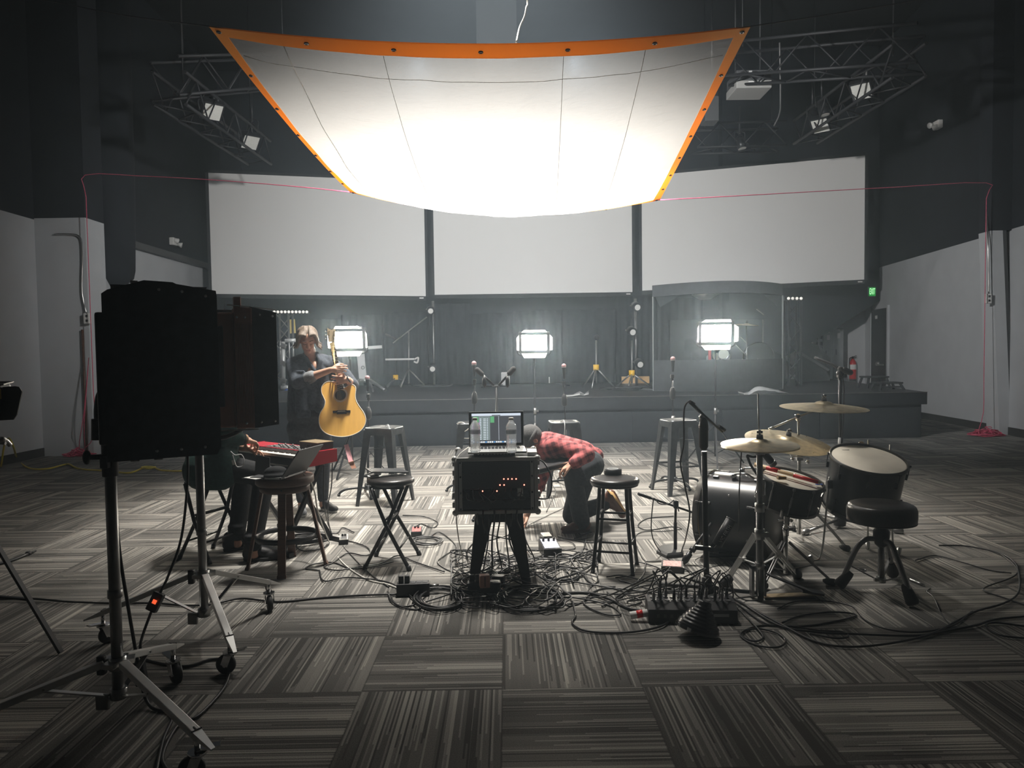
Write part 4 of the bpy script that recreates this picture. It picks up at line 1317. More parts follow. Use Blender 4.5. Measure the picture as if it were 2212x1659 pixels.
# ------------------------------------------------------------------ microphone stands and microphones
def mic(p, axis, label, grille='felt', ball=True, L=0.13, group='vocal microphones', gm=0.026):
    """p: grille centre; axis: from the grille down the handle"""
    t = thing('microphone', label, 'microphone', p, 0, group)
    a = Vector(axis).normalized()
    if ball:
        MB().ball((0, 0, 0), gm, 18, 12).build('grille', grille, t)
        MB().lathe([(gm * 0.8, gm * 0.5), (gm * 0.9, gm * 0.8), (0.018, gm * 1.6), (0.012, L), (0.010, L + 0.01)], (0, 0, 0), a, 18).build('handle', 'black_metal', t)
        MB().ring(a * (gm * 0.55), gm * 0.9, 0.002, a).build('ring', 'dull_steel', t)
    else:
        MB().capsule(V(0, 0, 0), a * 0.05, 0.024, 0.024).build('windscreen', 'felt', t)
        MB().cyl(a * 0.05, a * (0.05 + L), 0.011, 0.010).build('handle', 'black_metal', t)
    return t
def curved_base(t, r=0.30, n=4, rz=0.3):
    MB().cyl((0, 0, 0.05), (0, 0, 0.10), 0.028).build('hub', 'black_metal', t)
    for k in range(n):
        a = rz + k * 2 * math.pi / n
        u = V(math.cos(a), math.sin(a), 0)
        MB().tube([V(0, 0, 0.075) + u * 0.02, u * 0.10 + V(0, 0, 0.078), u * (r * 0.72) + V(0, 0, 0.07), u * (r * 0.93) + V(0, 0, 0.045), u * r + V(0, 0, 0.015)], 0.0125, 10, 4).ball(u * r + V(0, 0, 0.014), (0.018, 0.018, 0.014), 10, 6).build('leg', 'black_metal', t)
def mic_stand(px, base, ptop, label, lean=0.0, rz=0.3, group='straight vocal microphone stands'):
    b = F(*base)
    t = thing('microphone_stand', label, 'microphone stand', b, 0, group)
    top = P(px, ptop, b.y).z
    curved_base(t, 0.30, 4, rz)
    x = P(px, ptop, b.y).x - b.x
    MB().cyl((0, 0, 0.07), (x * 0.6, 0, top * 0.62), 0.0125).build('pole', 'black_metal', t)
    MB().cyl((x * 0.6, 0, top * 0.60), (x, 0, top), 0.0085).build('pole', 'black_metal', t)
    MB().cyl((x * 0.6, 0, top * 0.58), (x * 0.62, 0, top * 0.66), 0.019).box((x * 0.6 + 0.02, 0, top * 0.62), (0.04, 0.012, 0.03), None, 0.003).build('clutch', 'dull_steel', t)
    MB().lathe([(0.010, 0), (0.030, 0.02), (0.032, 0.09), (0.020, 0.13), (0.012, 0.14)], (x * 0.85, 0, top - 0.22), (0, 0, 1), 16).build('grip', 'black_plastic', t)
    MB().cyl((x, 0, top - 0.01), (x, 0, top + 0.05), 0.014).box((x, 0, top + 0.035), (0.035, 0.05, 0.04), None, 0.006).build('clip', 'black_plastic', t)
    return t, V(b.x + x, b.y, top)
mat('grille_pink', (0.42, 0.26, 0.27), 0.6, 0.3, var=0.3, scale=400)
for px, base, pt, lab, ml in ((1025, (1024, 1058), 830, 'straight microphone stand left of the twin microphones', 'vocal microphone with pinkish ball head left of the twin microphones'),
                          (1218, (1226, 1052), 835, 'straight microphone stand behind the crouching person in plaid', 'vocal microphone with pinkish ball head below the middle lit panel'),
                          (1452, (1458, 1050), 820, 'straight microphone stand behind the tall metal stool by the drums', 'vocal microphone with dark red head left of the drum booth lamp'),
                          (796, (795, 1068), 862, 'straight microphone stand behind the stool beside the guitarist', 'vocal microphone with pinkish ball head beside the guitar')):
    t, tp_ = mic_stand(px, base, pt, lab)
    mic(tp_ + V(0.0, -0.035, 0.225), V(0.02, 0.10, -1), ml, 'grille_pink')
# twin microphones on a short bar
b = F(1075, 1090)
b.y = 6.3
b.x = P(1073, 900, 6.3).x
tw = thing('microphone_stand', 'microphone stand with a short cross bar and two angled microphones', 'microphone stand', V(b.x, b.y, 0))
curved_base(tw, 0.26, 4, 0.6)
zt = P(1073, 834, 6.3).z
MB().cyl((0, 0, 0.07), (0, 0, zt), 0.010).build('pole', 'black_metal', tw)
MB().bar((-0.04, 0, zt), (0.03, 0, zt), 0.03, 0.008).build('cross_bar', 'dull_steel', tw)
for s, q, lab in ((-1, (1031, 799), 'black foam microphone angled left on the cross bar'), (1, (1109, 797), 'black foam microphone angled right on the cross bar')):
    g = P(q[0], q[1], 6.3)
    e = V(b.x + s * 0.02, 6.3, zt + 0.005)
    m_ = mic(g, e - g, lab, ball=False, L=(e - g).length - 0.05, group='foam microphones on the cross bar')
    h = P(1046 if s < 0 else 1096, 822, 6.28)
    MB().bar(V(s * 0.03, -0.01, zt + 0.0), h - V(b.x, 6.3, 0) + V(0, 0, -0.05), 0.006, 0.006).lathe([(0.008, 0), (0.018, 0.02), (0.018, 0.07), (0.006, 0.10)], h - V(b.x, 6.3, 0) + V(0, 0, -0.06), (0.0, 0, 1), 14).build('clip', 'black_plastic', tw)

# boom stand in front of the drums
b = F(1527, 1296)
bm_ = thing('microphone_stand', 'tall black boom stand in front of the bass drum', 'microphone stand', b)
w = WM[bm_.name].inverted()
tp_ = w @ P(1517, 905, b.y)
MB().cyl((0, 0, 0.03), w @ P(1521, 975, b.y), 0.0165).build('pole', 'black_metal', bm_)
MB().lathe([(0.016, 0.0), (0.026, 0.02), (0.027, 0.14), (0.020, 0.19)], w @ P(1520, 972, b.y), (0, 0, 1), 18).build('grip', 'black_plastic', bm_)
MB().cyl(w @ P(1520, 940, b.y), tp_, 0.009).box(w @ P(1519, 921, b.y), (0.05, 0.03, 0.02), None, 0.004).build('pole', 'dull_steel', bm_)
MB().lathe([(0.05, 0.0), (0.055, 0.02), (0.032, 0.06), (0.028, 0.11), (0.018, 0.12)], (0, 0, 0.02), (0, 0, 1), 20).build('hub', 'black_plastic', bm_)
for k in range(3):
    a = 0.2 + k * 2.094
    u = V(math.cos(a), math.sin(a), 0)
    MB().bar(u * 0.03 + V(0, 0, 0.07), u * 0.33 + V(0, 0, 0.014), 0.022, 0.018).ball(u * 0.33 + V(0, 0, 0.014), (0.02, 0.02, 0.014), 10, 6).build('leg', 'black_metal', bm_)
MB().ball(tp_, 0.018).box(tp_ + V(0.0, 0, 0.015), (0.03, 0.03, 0.03), Matrix.Rotation(R(40), 3, 'Y'), 0.004).build('boom_clamp', 'dull_steel', bm_)
MB().cyl(w @ P(1498, 876, b.y - 0.1), w @ P(1560, 933, b.y + 0.05), 0.007).cyl(w @ P(1490, 868, b.y - 0.12), w @ P(1512, 889, b.y - 0.06), 0.010).cyl(w @ P(1552, 921, b.y + 0.03), w @ P(1565, 929, b.y + 0.05), 0.012).build('boom_arm', 'black_metal', bm_)
# stick holder clamped to it, with its lettering
c0_, c1_ = P(1548, 1178, b.y - 0.06), P(1580, 1122, b.y - 0.05)
sh = thing('stick_holder', 'black tube for drum sticks clamped to the boom stand', 'stick holder', c0_)
w = WM[sh.name].inverted()
ax = (c1_ - c0_)
r0 = 0.030
MB().lathe([(0.020, 0), (r0, 0.004), (r0, ax.length), (r0 - 0.004, ax.length), (r0 - 0.004, 0.01)], (0, 0, 0), ax, 28, False).build('tube', 'black_plastic', sh)
MB().ring(ax, r0 - 0.001, 0.003, ax).build('rim', 'dark_grey', sh)
MB().bar(w @ P(1500, 1182, b.y - 0.05), w @ P(1541, 1186, b.y - 0.05), 0.03, 0.024, (0, 0, 1), 0.004).bar(w @ P(1535, 1184, b.y - 0.02), w @ P(1550, 1170, b.y - 0.05), 0.02, 0.02).build('clamp', 'black_metal', sh)
xa = ax.normalized()
side = (V(0, -1, 0) - xa * V(0, -1, 0).dot(xa)).normalized()
up_ = side.cross(xa)
text_mesh('VIC FIRTH', 0.031, frame_at(c0_ + ax * 0.48 + side * (r0 + 0.0005), xa, side.cross(xa)), 'label_white', 'lettering', sh, 0.0006, 1.0, 0.80)

# short stand with a weighted base by the bass drum
b = F(1459, 1196)
sk = thing('microphone_stand', 'short black stand with weighted base beside the bass drum', 'microphone stand', b)
w = WM[sk.name].inverted()
q = [w @ F(x, y) for x, y in ((1418, 1196), (1440, 1207), (1476, 1203), (1475, 1190), (1452, 1181), (1424, 1186))]
MB().rings([[V(p.x, p.y, 0.0) for p in q], [V(p.x, p.y, 0.022) for p in q], [V(p.x * 0.85, p.y * 0.85, 0.034) for p in q]], True, False).build('base', 'black_metal', sk)
zt = (w @ P(1462, 1085, b.y)).z
MB().cyl((0, 0, 0.03), (0, 0, zt * 0.62), 0.0125).build('pole', 'black_metal', sk)
MB().cyl((0, 0, zt * 0.55), (0.005, 0, zt), 0.009).box((0.005, 0, zt - 0.015), (0.035, 0.04, 0.06), None, 0.01).cyl((0.01, -0.03, zt - 0.03), (0.02, -0.03, zt - 0.06), 0.004).build('boom_clamp', 'black_plastic', sk)
MB().cyl(w @ P(1379, 1067, b.y - 0.1), w @ P(1405, 1076, b.y - 0.06), 0.011).cyl(w @ P(1400, 1074, b.y - 0.07), w @ P(1508, 1111, b.y + 0.1), 0.008).build('boom_arm', 'black_metal', sk)

# right-hand stand with a downward microphone behind the floor drum
b = F(1814, 1140)
st = thing('microphone_stand', 'tall stand rising behind the floor drum with a black boom', 'microphone stand', b)
w = WM[st.name].inverted()
for k in range(3):
    a = R(-150) + k * 2.094
    u = V(math.cos(a), math.sin(a), 0)
    MB().tube([V(0, 0, 0.07) + u * 0.03, u * 0.40 + V(0, 0, 0.025)], 0.012, 10, 0).lathe([(0.014, 0), (0.026, 0.03), (0.024, 0.07), (0.010, 0.08)], u * 0.38 + V(0, 0, 0.028), u + V(0, 0, -0.12), 14).build('leg', 'dull_steel', st)
MB().lathe([(0.045, 0.02), (0.05, 0.05), (0.03, 0.12), (0.022, 0.16)], n=20).build('hub', 'black_plastic', st)
MB().cyl((0, 0, 0.1), w @ P(1816, 945, b.y), 0.019).build('pole', 'black_metal', st)
MB().cyl(w @ P(1816, 960, b.y), w @ P(1814, 815, b.y), 0.0125).build('pole', 'black_metal', st)
MB().ball(w @ P(1815, 806, b.y), 0.03).box(w @ P(1818, 812, b.y), (0.07, 0.04, 0.03), None, 0.008).build('boom_clamp', 'black_plastic', st)
MB().tube([w @ P(1760, 772, b.y + 0.15), w @ P(1795, 786, b.y + 0.05), w @ P(1812, 796, b.y)], 0.012, 10, 4).build('boom_arm', 'black_metal', st)
MB().tube([w @ P(1820, 815, b.y - 0.02), w @ P(1823, 840, b.y - 0.02), w @ P(1822, 900, b.y - 0.02), w @ P(1818, 950, b.y - 0.03), w @ P(1812, 1000, b.y - 0.03), w @ P(1818, 1060, b.y - 0.03), w @ P(1815, 1130, b.y - 0.04)], 0.0045, 6, 6).build('cable', 'cable_black', st)
g = P(1831, 802, b.y - 0.02)
mt = thing('microphone', 'black microphone lying level on the boom by the fire extinguisher', 'microphone', g)
MB().capsule((0.02, 0, -0.01), (-0.03, 0, 0.01), 0.024, 0.026).cyl((-0.03, 0, 0.01), (-0.075, 0, 0.03), 0.020, 0.014).build('body', 'black_plastic', mt)

# ------------------------------------------------------------------ boxes and pedals on the carpet
def pedal(px, py, s, rz, label, m='dark_grey', top='label_white', knobs=2, cat='pedal', name='effects_pedal'):
    b = F(px, py)
    t = thing(name, label, cat, b, R(rz))
    MB().rings([[V(-s[0] / 2, -s[1] / 2, 0), V(s[0] / 2, -s[1] / 2, 0), V(s[0] / 2, s[1] / 2, 0), V(-s[0] / 2, s[1] / 2, 0)],
                [V(-s[0] / 2, -s[1] / 2, s[2] * 0.75), V(s[0] / 2, -s[1] / 2, s[2] * 0.75), V(s[0] / 2, s[1] / 2, s[2]), V(-s[0] / 2, s[1] / 2, s[2])]], True, False).build('case', m, t)
    if top:
        MB().rings([[V(-s[0] * 0.42, -s[1] * 0.42, s[2] * 0.77), V(s[0] * 0.42, -s[1] * 0.42, s[2] * 0.77), V(s[0] * 0.42, s[1] * 0.42, s[2] * 0.98), V(-s[0] * 0.42, s[1] * 0.42, s[2] * 0.98)],
                    [V(-s[0] * 0.42, -s[1] * 0.42, s[2] * 0.80), V(s[0] * 0.42, -s[1] * 0.42, s[2] * 0.80), V(s[0] * 0.42, s[1] * 0.42, s[2] * 1.01), V(-s[0] * 0.42, s[1] * 0.42, s[2] * 1.01)]], True, False).build('face_plate', top, t)
    for k in range(knobs):
        x = (k - (knobs - 1) / 2) * s[0] * 0.3
        MB().cyl((x, s[1] * 0.22, s[2] * 0.9), (x, s[1] * 0.22, s[2] * 1.25), 0.009, 0.008).build('knob', 'black_plastic', t)
    return t
mat('face_red', (0.55, 0.16, 0.15), 0.5, var=0.5, scale=90)
mat('face_blue', (0.50, 0.52, 0.66), 0.45, var=0.5, scale=70)
mat('face_redwhite', (0.62, 0.36, 0.34), 0.5, var=0.6, scale=60, stretch=(1, 4, 1))
pedal(900, 1156, (0.085, 0.12, 0.055), 5, 'small dark pedal with red face behind the folding stool', 'dark_grey', 'face_red')
pedal(743, 1173, (0.065, 0.11, 0.055), 12, 'small grey pedal right of the brown swivel stool', 'black_metal', 'dark_grey')
pedal(1188, 1196, (0.13, 0.22, 0.085), 8, 'black floor pedal with blue and white face right of the rack', 'black_plastic', 'face_blue', 3)
pedal(1180, 1160, (0.07, 0.10, 0.025), 10, 'flat white box on the carpet behind the blue faced pedal', 'white_plastic', None, 0, 'box', 'white_box')
pedal(1452, 1233, (0.14, 0.10, 0.055), -14, 'black direct box with red and white face by the bass drum', 'black_plastic', 'face_redwhite', 0, 'direct box', 'direct_box')
def strip(px, py, L_, rz, label, n=5, name='power_strip'):
    t = thing(name, label, 'power strip', F(px, py), R(rz))
    MB().bx((-L_ / 2, -0.035, 0), (L_ / 2, 0.035, 0.075), 0.006).build('case', 'black_plastic', t)
    for k in range(n):
        x = (k - (n - 1) / 2) * L_ / (n + 0.5)
        MB().bx((x - 0.014, -0.018, 0.075), (x + 0.014, 0.018, 0.077)).build('socket', 'dark_grey', t)
    MB().cyl((L_ / 2, 0, 0.05), (L_ / 2 + 0.055, 0, 0.05), 0.008).build('plug', 'steel', t)
    for k in range(2):
        x = (k - 2) * L_ / (n + 0.5)
        MB().bx((x - 0.016, -0.014, 0.077), (x + 0.016, 0.014, 0.12), 0.006).build('plug', 'black_plastic', t)
    return t
strip(893, 1284, 0.20, 5, 'black power box under the front leg of the folding stool')
strip(1046, 1282, 0.20, 2, 'black power strip among the cables under the rack')
t = thing('adapter', 'copper coloured adapter block plugged in among the cables', 'adapter', F(1047, 1268, 0.078), R(8))
MB().bx((-0.03, -0.025, 0), (0.03, 0.025, 0.075), 0.005).build('case', 'copper_box', t)
MB().bx((-0.004, -0.027, 0.01), (0.004, -0.024, 0.07)).build('seam', 'wood_brown', t)
t = thing('adapter', 'black adapter block beside the copper coloured one', 'adapter', F(1078, 1272), R(-12))
MB().bx((-0.04, -0.03, 0), (0.035, 0.03, 0.085), 0.006).build('case', 'black_plastic', t)
for k in range(3):
    MB().bx((-0.028 + k * 0.02, -0.0315, 0.035), (-0.018 + k * 0.02, -0.029, 0.055)).build('marking', 'label_white', t)

# stage box with plugs
sb = thing('stage_box', 'long black stage box full of plugged cables in front of the boom stand', 'stage box', F(1492, 1338), R(-4))
MB().rings([[V(-0.235, y, 0), V(0.235, y, 0), V(0.235, y, z), V(-0.235, y, z)] for y, z in ((-0.065, 0.075), (-0.02, 0.105), (0.085, 0.105))], True, False).build('case', 'black_plastic', sb)
for k in range(12):
    for j in range(2):
        x, y = -0.20 + k * 0.0365, -0.005 + j * 0.05
        MB().cyl((x, y, 0.105), (x, y, 0.110), 0.013).build('socket', 'dull_steel', sb)
        if (k * 2 + j) % 3 != 1:
            MB().cyl((x, y, 0.110), (x, y - 0.008, 0.150), 0.0085).cyl((x, y - 0.008, 0.150), (x, y - 0.012, 0.165), 0.006).build('plug', 'black_metal' if k % 2 else 'dull_steel', sb)
for k in range(6):
    MB().bx((-0.19 + k * 0.036, -0.0665, 0.032), (-0.175 + k * 0.036, -0.0645, 0.05)).build('marking', 'dark_grey', sb)
MB().bx((0.07, -0.0668, 0.040), (0.19, -0.0645, 0.056)).build('marking', 'pale_grey', sb)
MB().cyl((-0.235, -0.03, 0.045), (-0.33, -0.035, 0.03), 0.020).build('connector', 'white_plastic', sb)
MB().cyl((-0.262, -0.031, 0.041), (-0.295, -0.033, 0.036), 0.0206).build('band', 'red_paint', sb)
rnd = random.Random(23)
loop_i = 0
for k in range(12):
    for j in range(2):
        if (k * 2 + j) % 3 == 1:
            continue
        x, y = -0.20 + k * 0.0365, -0.005 + j * 0.05
        s = xform(sb) @ V(x, y - 0.012, 0.165)
        far = k > 6
        e1 = s + V(rnd.uniform(-0.12, 0.12), rnd.uniform(0.0, 0.10), rnd.uniform(0.05, 0.10))
        e2 = s + V(rnd.uniform(-0.22, 0.22), 0.12 + rnd.uniform(0.02, 0.12), -0.08)
        e3 = V(e2.x + rnd.uniform(-0.3, 0.15), e2.y + rnd.uniform(0.05, 0.25), 0.008)
        e4 = V(e3.x + rnd.uniform(-0.4, 0.3), e3.y + rnd.uniform(-0.05, 0.25), 0.006)
        cable([s, s + V(0, 0, 0.035), e1, e2, e3, e4], 0.0042, 'cable_black', 'black microphone cable looping out of the stage box', 'microphone_cable', 'cable', 'cables plugged into the stage box')

# black cone shaped lamp standing tilted on the carpet
c_ = F(1506, 1378)
pc = thing('floor_light', 'black ribbed cone shaped lamp sitting on the carpet before the stage box', 'light', V(c_.x, c_.y, 0))
ax = V(0.30, 0.12, 0.94).normalized()
pr = [(0.098, 0.004), (0.106, 0.0), (0.109, 0.008), (0.107, 0.024)]
for k in range(6):
    z = 0.030 + k * 0.0165
    r_ = 0.104 - k * 0.0110
    pr += [(r_, z), (r_ - 0.003, z + 0.004), (r_ - 0.003, z + 0.011), (r_ - 0.007, z + 0.0145)]
pr += [(0.036, 0.134), (0.034, 0.150), (0.026, 0.156), (0.001, 0.157)]
MB().lathe(pr, V(0, 0, 0.036), ax, 44).build('can', 'can_black', pc)
for k in range(3):
    th = R(150 + 32 * k)
    x_, y_ = ortho(ax)
    o_ = x_ * math.cos(th) + y_ * math.sin(th)
    o_ = (V(-math.cos(R(-20 + 35 * k)), -math.sin(R(-20 + 35 * k)), 0) - ax * ax.dot(V(-math.cos(R(-20 + 35 * k)), -math.sin(R(-20 + 35 * k)), 0))).normalized()
    MB().box(V(0, 0, 0.036) + o_ * 0.108 + ax * 0.010, (0.022, 0.010, 0.018), Matrix((ax.cross(o_), o_, ax)).transposed(), 0.002).build('clip', 'chrome', pc)
# ------------------------------------------------------------------ people
def basis(fwd, up=(0, 0, 1)):
    f = Vector(fwd).normalized()
    r = f.cross(Vector(up)).normalized()
    u = r.cross(f)
    return r, f, u                     # right, forward, up
def hand(mb, wrist, d, n, thumb, curl=(0.35, 0.55, 0.4), s=1.0, spread=0.10, fr=0.0085):
    """palm from the wrist along d; n: the way the palm faces; thumb: the thumb's side"""
    d, n = Vector(d).normalized(), Vector(n).normalized()
    n = (n - d * n.dot(d)).normalized()
    t = Vector(thumb)
    t = (t - d * t.dot(d) - n * t.dot(n)).normalized()
    w = Vector(wrist)
    mb.capsule(w, w + d * 0.03 * s, 0.026 * s, 0.026 * s)
    L = (0.040, 0.044, 0.041, 0.032)
    for k in range(4):
        o = t * ((1.5 - k) * 0.0205 * s)
        kn = w + d * (0.088 - 0.006 * abs(k - 1)) * s + o
        mb.capsule(w + d * 0.02 * s + o * 0.6, kn, 0.0135 * s, 0.0115 * s)
        p, a = kn, 0.0
        dd = (d + t * ((1.5 - k) * spread)).normalized()
        for j in range(3):
            a += curl[j] * (1 + 0.12 * k)
            q = p + (dd * math.cos(a) + n * math.sin(a)) * L[k] * s * (1, 0.68, 0.55)[j]
            mb.capsule(p, q, fr * s * (1 - 0.06 * j), fr * s * (0.94 - 0.06 * j))
            p = q
    p = w + d * 0.025 * s + t * 0.024 * s
    q = p + (d * 0.72 + t * 0.62 + n * 0.30).normalized() * 0.042 * s
    mb.capsule(p, q, 0.0145 * s, 0.0105 * s)
    r = q + (d * 0.85 + t * 0.12 + n * 0.55).normalized() * 0.032 * s
    mb.capsule(q, r, 0.0100 * s, 0.0092 * s)
    mb.capsule(r, r + (d * 0.8 - t * 0.1 + n * 0.6).normalized() * 0.024 * s, 0.0092 * s, 0.0075 * s)
def head(mb, c, fwd, up, s=1.0):
    """c: centre of the skull"""
    r, f, u = basis(fwd, up)
    Rm = Matrix((r, f, u)).transposed()
    L = lambda x, y, z: Vector(c) + Rm @ V(x, y, z) * s
    mb.ball(c, V(0.074, 0.092, 0.090) * s, 20, 14, Rm)
    mb.ball(L(0, 0.030, -0.060), V(0.058, 0.062, 0.070) * s, 18, 12, Rm)
    mb.ball(L(0, 0.066, -0.112), V(0.024, 0.022, 0.020) * s, 12, 8, Rm)          # chin
    mb.capsule(L(0, 0.092, -0.018), L(0, 0.108, -0.048), 0.010 * s, 0.0135 * s)  # nose
    for sx in (-1, 1):
        mb.ball(L(0.012 * sx, 0.098, -0.050), V(0.009, 0.010, 0.008) * s, 10, 6, Rm)
        mb.ball(L(0.034 * sx, 0.074, -0.046), V(0.024, 0.020, 0.022) * s, 12, 8, Rm)   # cheek
        mb.capsule(L(0.012 * sx, 0.088, 0.006), L(0.048 * sx, 0.068, 0.004), 0.010 * s, 0.009 * s)  # brow
        mb.ball(L(0.031 * sx, 0.074, -0.016), V(0.017, 0.012, 0.010) * s, 12, 8, Rm)  # eyelid
        mb.ball(L(0.076 * sx, -0.004, -0.028), V(0.010, 0.020, 0.030) * s, 10, 8, Rm)  # ear
    mb.capsule(L(-0.018, 0.086, -0.078), L(0.018, 0.086, -0.078), 0.008 * s, 0.008 * s)  # lips
    mb.capsule(L(-0.014, 0.084, -0.089), L(0.014, 0.084, -0.089), 0.008 * s, 0.008 * s)
    return L, Rm
def face_parts(t, L, s, lip='lip'):
    for sx in (-1, 1):
        MB().tube([L(0.016 * sx, 0.0865, -0.020), L(0.030 * sx, 0.0885, -0.0245), L(0.046 * sx, 0.080, -0.020)], 0.0022 * s, 6, 4).build('eyelashes', 'brow_dark', t, True)
        MB().tube([L(0.014 * sx, 0.099, 0.010), L(0.032 * sx, 0.091, 0.014), L(0.050 * sx, 0.076, 0.008)], 0.0032 * s, 6, 4).build('eyebrow', 'brow_dark', t, True)
    MB().tube([L(-0.020, 0.092, -0.0835), L(0, 0.0965, -0.0825), L(0.020, 0.092, -0.0835)], 0.0045 * s, 8, 4).build('lips', lip, t, True)
mat('brow_dark', (0.10, 0.06, 0.045), 0.8)
mat('lip', (0.42, 0.16, 0.14), 0.45)

# ---- the guitarist
D = 6.68
def Q(px, py, d=D):
    return P(px, py, d)
wb = MB()
hc = Q(664, 731, 6.64)
wL, wR = head(wb, hc, (0.30, -0.86, -0.45), (0.06, -0.30, 0.9), 0.98)
nb = Q(672, 776, 6.72)
wb.capsule(Q(668, 752, 6.67), nb, 0.050, 0.058)
wb.capsule(Q(658, 786, 6.74), Q(692, 785, 6.74), 0.055, 0.055).ball(Q(680, 796, 6.665), (0.065, 0.055, 0.075))
wb.capsule(Q(672, 800, 6.72), Q(668, 870, 6.72), 0.100, 0.10).capsule(Q(655, 920, 6.72), Q(685, 920, 6.72), 0.095, 0.095)
# her right arm, its bare forearm and the hand on the guitar neck
sh1, el1, wr1 = Q(634, 787, 6.72), Q(645, 824, 6.50), Q(714, 799, 6.37)
wb.capsule(sh1, el1, 0.052, 0.046).capsule(el1, el1 + (wr1 - el1) * 0.45, 0.043, 0.041).capsule(el1 + (wr1 - el1) * 0.45, wr1, 0.041, 0.027)
hand(wb, wr1 + (wr1 - el1).normalized() * 0.01, V(1, 0.05, 0.02), V(0.0, 1, -0.15), V(0, -0.2, 1), (0.35, 0.75, 0.6), 0.98)
sh2, el2, wr2 = Q(712, 783, 6.74), Q(762, 832, 6.62), Q(752, 820, 6.40)
wb.capsule(sh2, el2, 0.052, 0.046).capsule(el2, wr2, 0.042, 0.028)
hand(wb, wr2, V(-1, 0.02, -0.05), V(0, 1, 0.0), V(0, -0.2, 1), (0.22, 0.35, 0.3), 0.98, 0.14)
hips = ((645, 930), (695, 930))
kn = (Q(648, 1012, 6.66), Q(697, 1010, 6.70))
an = (Q(652, 1082, 6.58), Q(698, 1080, 6.70))
for h_, k_, a_ in zip(hips, kn, an):
    wb.capsule(Q(*h_, 6.72), k_, 0.085, 0.056).capsule(k_, a_, 0.052, 0.034).capsule(a_, V(a_.x, a_.y - 0.01, 0.06), 0.034, 0.036)
woman = wb.build('person', 'skin')
remesh(woman, 0.0055, 3)
tag(woman, 'person with short blond hair in denim jacket looking down at a guitar', 'person')
face_parts(woman, wL, 0.98)
# hair: parted, chin length, tips turned out
hb = MB()
r_, f_, u_ = wR.col[0], wR.col[1], wR.col[2]
hb.ball(wL(0, -0.022, 0.018), (0.086, 0.094, 0.090), 18, 12, wR)
rnd = random.Random(5)
for sx in (-1, 1):
    for k in range(15):
        a = k / 14
        x0, y0 = 0.012 * sx, 0.082 - 0.15 * a
        top = wL(x0, y0, 0.062 + 0.045 * math.sin(min(1, a * 1.6) * 1.57) - (0.02 if a > 0.8 else 0))
        y1 = 0.052 - 0.15 * a
        out = 0.085 + 0.006 * math.sin(a * 9)
        m1 = wL(out * 0.72 * sx, y0 * 0.96 - 0.004, 0.068)
        m2 = wL(out * sx, y1, 0.0)
        ln = 0.080 + 0.030 * a + rnd.uniform(-0.018, 0.015)
        m3 = wL((out + 0.002) * sx, y1 - 0.006, -ln * 0.7)
        m4 = wL((out + 0.022 + rnd.uniform(-0.010, 0.028)) * sx, y1 - 0.01 + rnd.uniform(-0.012, 0.012), -ln - 0.01)
        hb.tube([top, m1, m2, m3, m4], 0.014, 8, 5, lambda t: 0.0155 * (1 - 0.62 * t ** 3))
for k in range(7):
    x = (k - 3) * 0.022
    hb.tube([wL(x * 0.5, -0.05, 0.095), wL(x, -0.108, 0.04), wL(x * 1.25, -0.118, -0.05), wL(x * 1.3, -0.112, -0.09)], 0.016, 8, 5, lambda t: 0.018 * (1 - 0.5 * t ** 3))
o = hb.build('hair', 'hair_blond', woman, True)
remesh(o, 0.0045, 2)
# denim jacket, sleeves rolled to the elbows, open collar
jb = MB()
jb.capsule(Q(636, 786, 6.73), Q(652, 778, 6.74), 0.068, 0.062).capsule(Q(712, 783, 6.75), Q(694, 778, 6.75), 0.066, 0.058)
jb.capsule(Q(650, 782, 6.79), Q(698, 780, 6.79), 0.072, 0.072)
jb.capsule(Q(645, 800, 6.72), Q(643, 875, 6.70), 0.088, 0.098).capsule(Q(704, 800, 6.73), Q(700, 880, 6.72), 0.078, 0.085)
jb.capsule(Q(652, 800, 6.65), Q(655, 885, 6.63), 0.062, 0.075).capsule(Q(698, 805, 6.66), Q(694, 880, 6.64), 0.055, 0.065)
jb.capsule(Q(679, 822, 6.655), Q(677, 870, 6.64), 0.062, 0.070)
jb.capsule(Q(675, 800, 6.80), Q(672, 890, 6.78), 0.095, 0.10)
jb.capsule(Q(640, 890, 6.70), Q(690, 888, 6.70), 0.085, 0.085)
jb.capsule(Q(657, 766, 6.68), Q(667, 784, 6.615), 0.020, 0.020).capsule(Q(667, 784, 6.615), Q(681, 803, 6.60), 0.022, 0.018)
jb.capsule(Q(685, 764, 6.68), Q(692, 780, 6.62), 0.020, 0.020).capsule(Q(692, 780, 6.62), Q(687, 802, 6.60), 0.022, 0.018)
jb.capsule(Q(657, 766, 6.70), Q(672, 762, 6.78), 0.020, 0.020).capsule(Q(672, 762, 6.78), Q(685, 764, 6.70), 0.020, 0.020)
jb.capsule(Q(646, 792, 6.655), Q(659, 778, 6.70), 0.060, 0.042).capsule(Q(702, 790, 6.665), Q(691, 776, 6.70), 0.056, 0.040)
jb.capsule(Q(655, 800, 6.62), Q(664, 786, 6.635), 0.040, 0.030).capsule(Q(699, 800, 6.625), Q(693, 786, 6.64), 0.036, 0.028)
jb.limb([sh1, Q(637, 806, 6.60), el1 + V(-0.005, 0, -0.005)], [0.074, 0.068, 0.070]).capsule(el1, Q(664, 818, 6.455), 0.066, 0.060)
jb.limb([sh2, Q(744, 808, 6.68), el2], [0.070, 0.062, 0.060]).capsule(el2, Q(760, 828, 6.52), 0.056, 0.050)
rnd = random.Random(2)
for k in range(10):                     # folds at the elbow and waist
    y = 806 + rnd.uniform(-4, 18)
    jb.capsule(Q(632 + rnd.uniform(0, 8), y, 6.56), Q(652 + rnd.uniform(0, 8), y + rnd.uniform(-3, 5), 6.44), 0.012, 0.012)
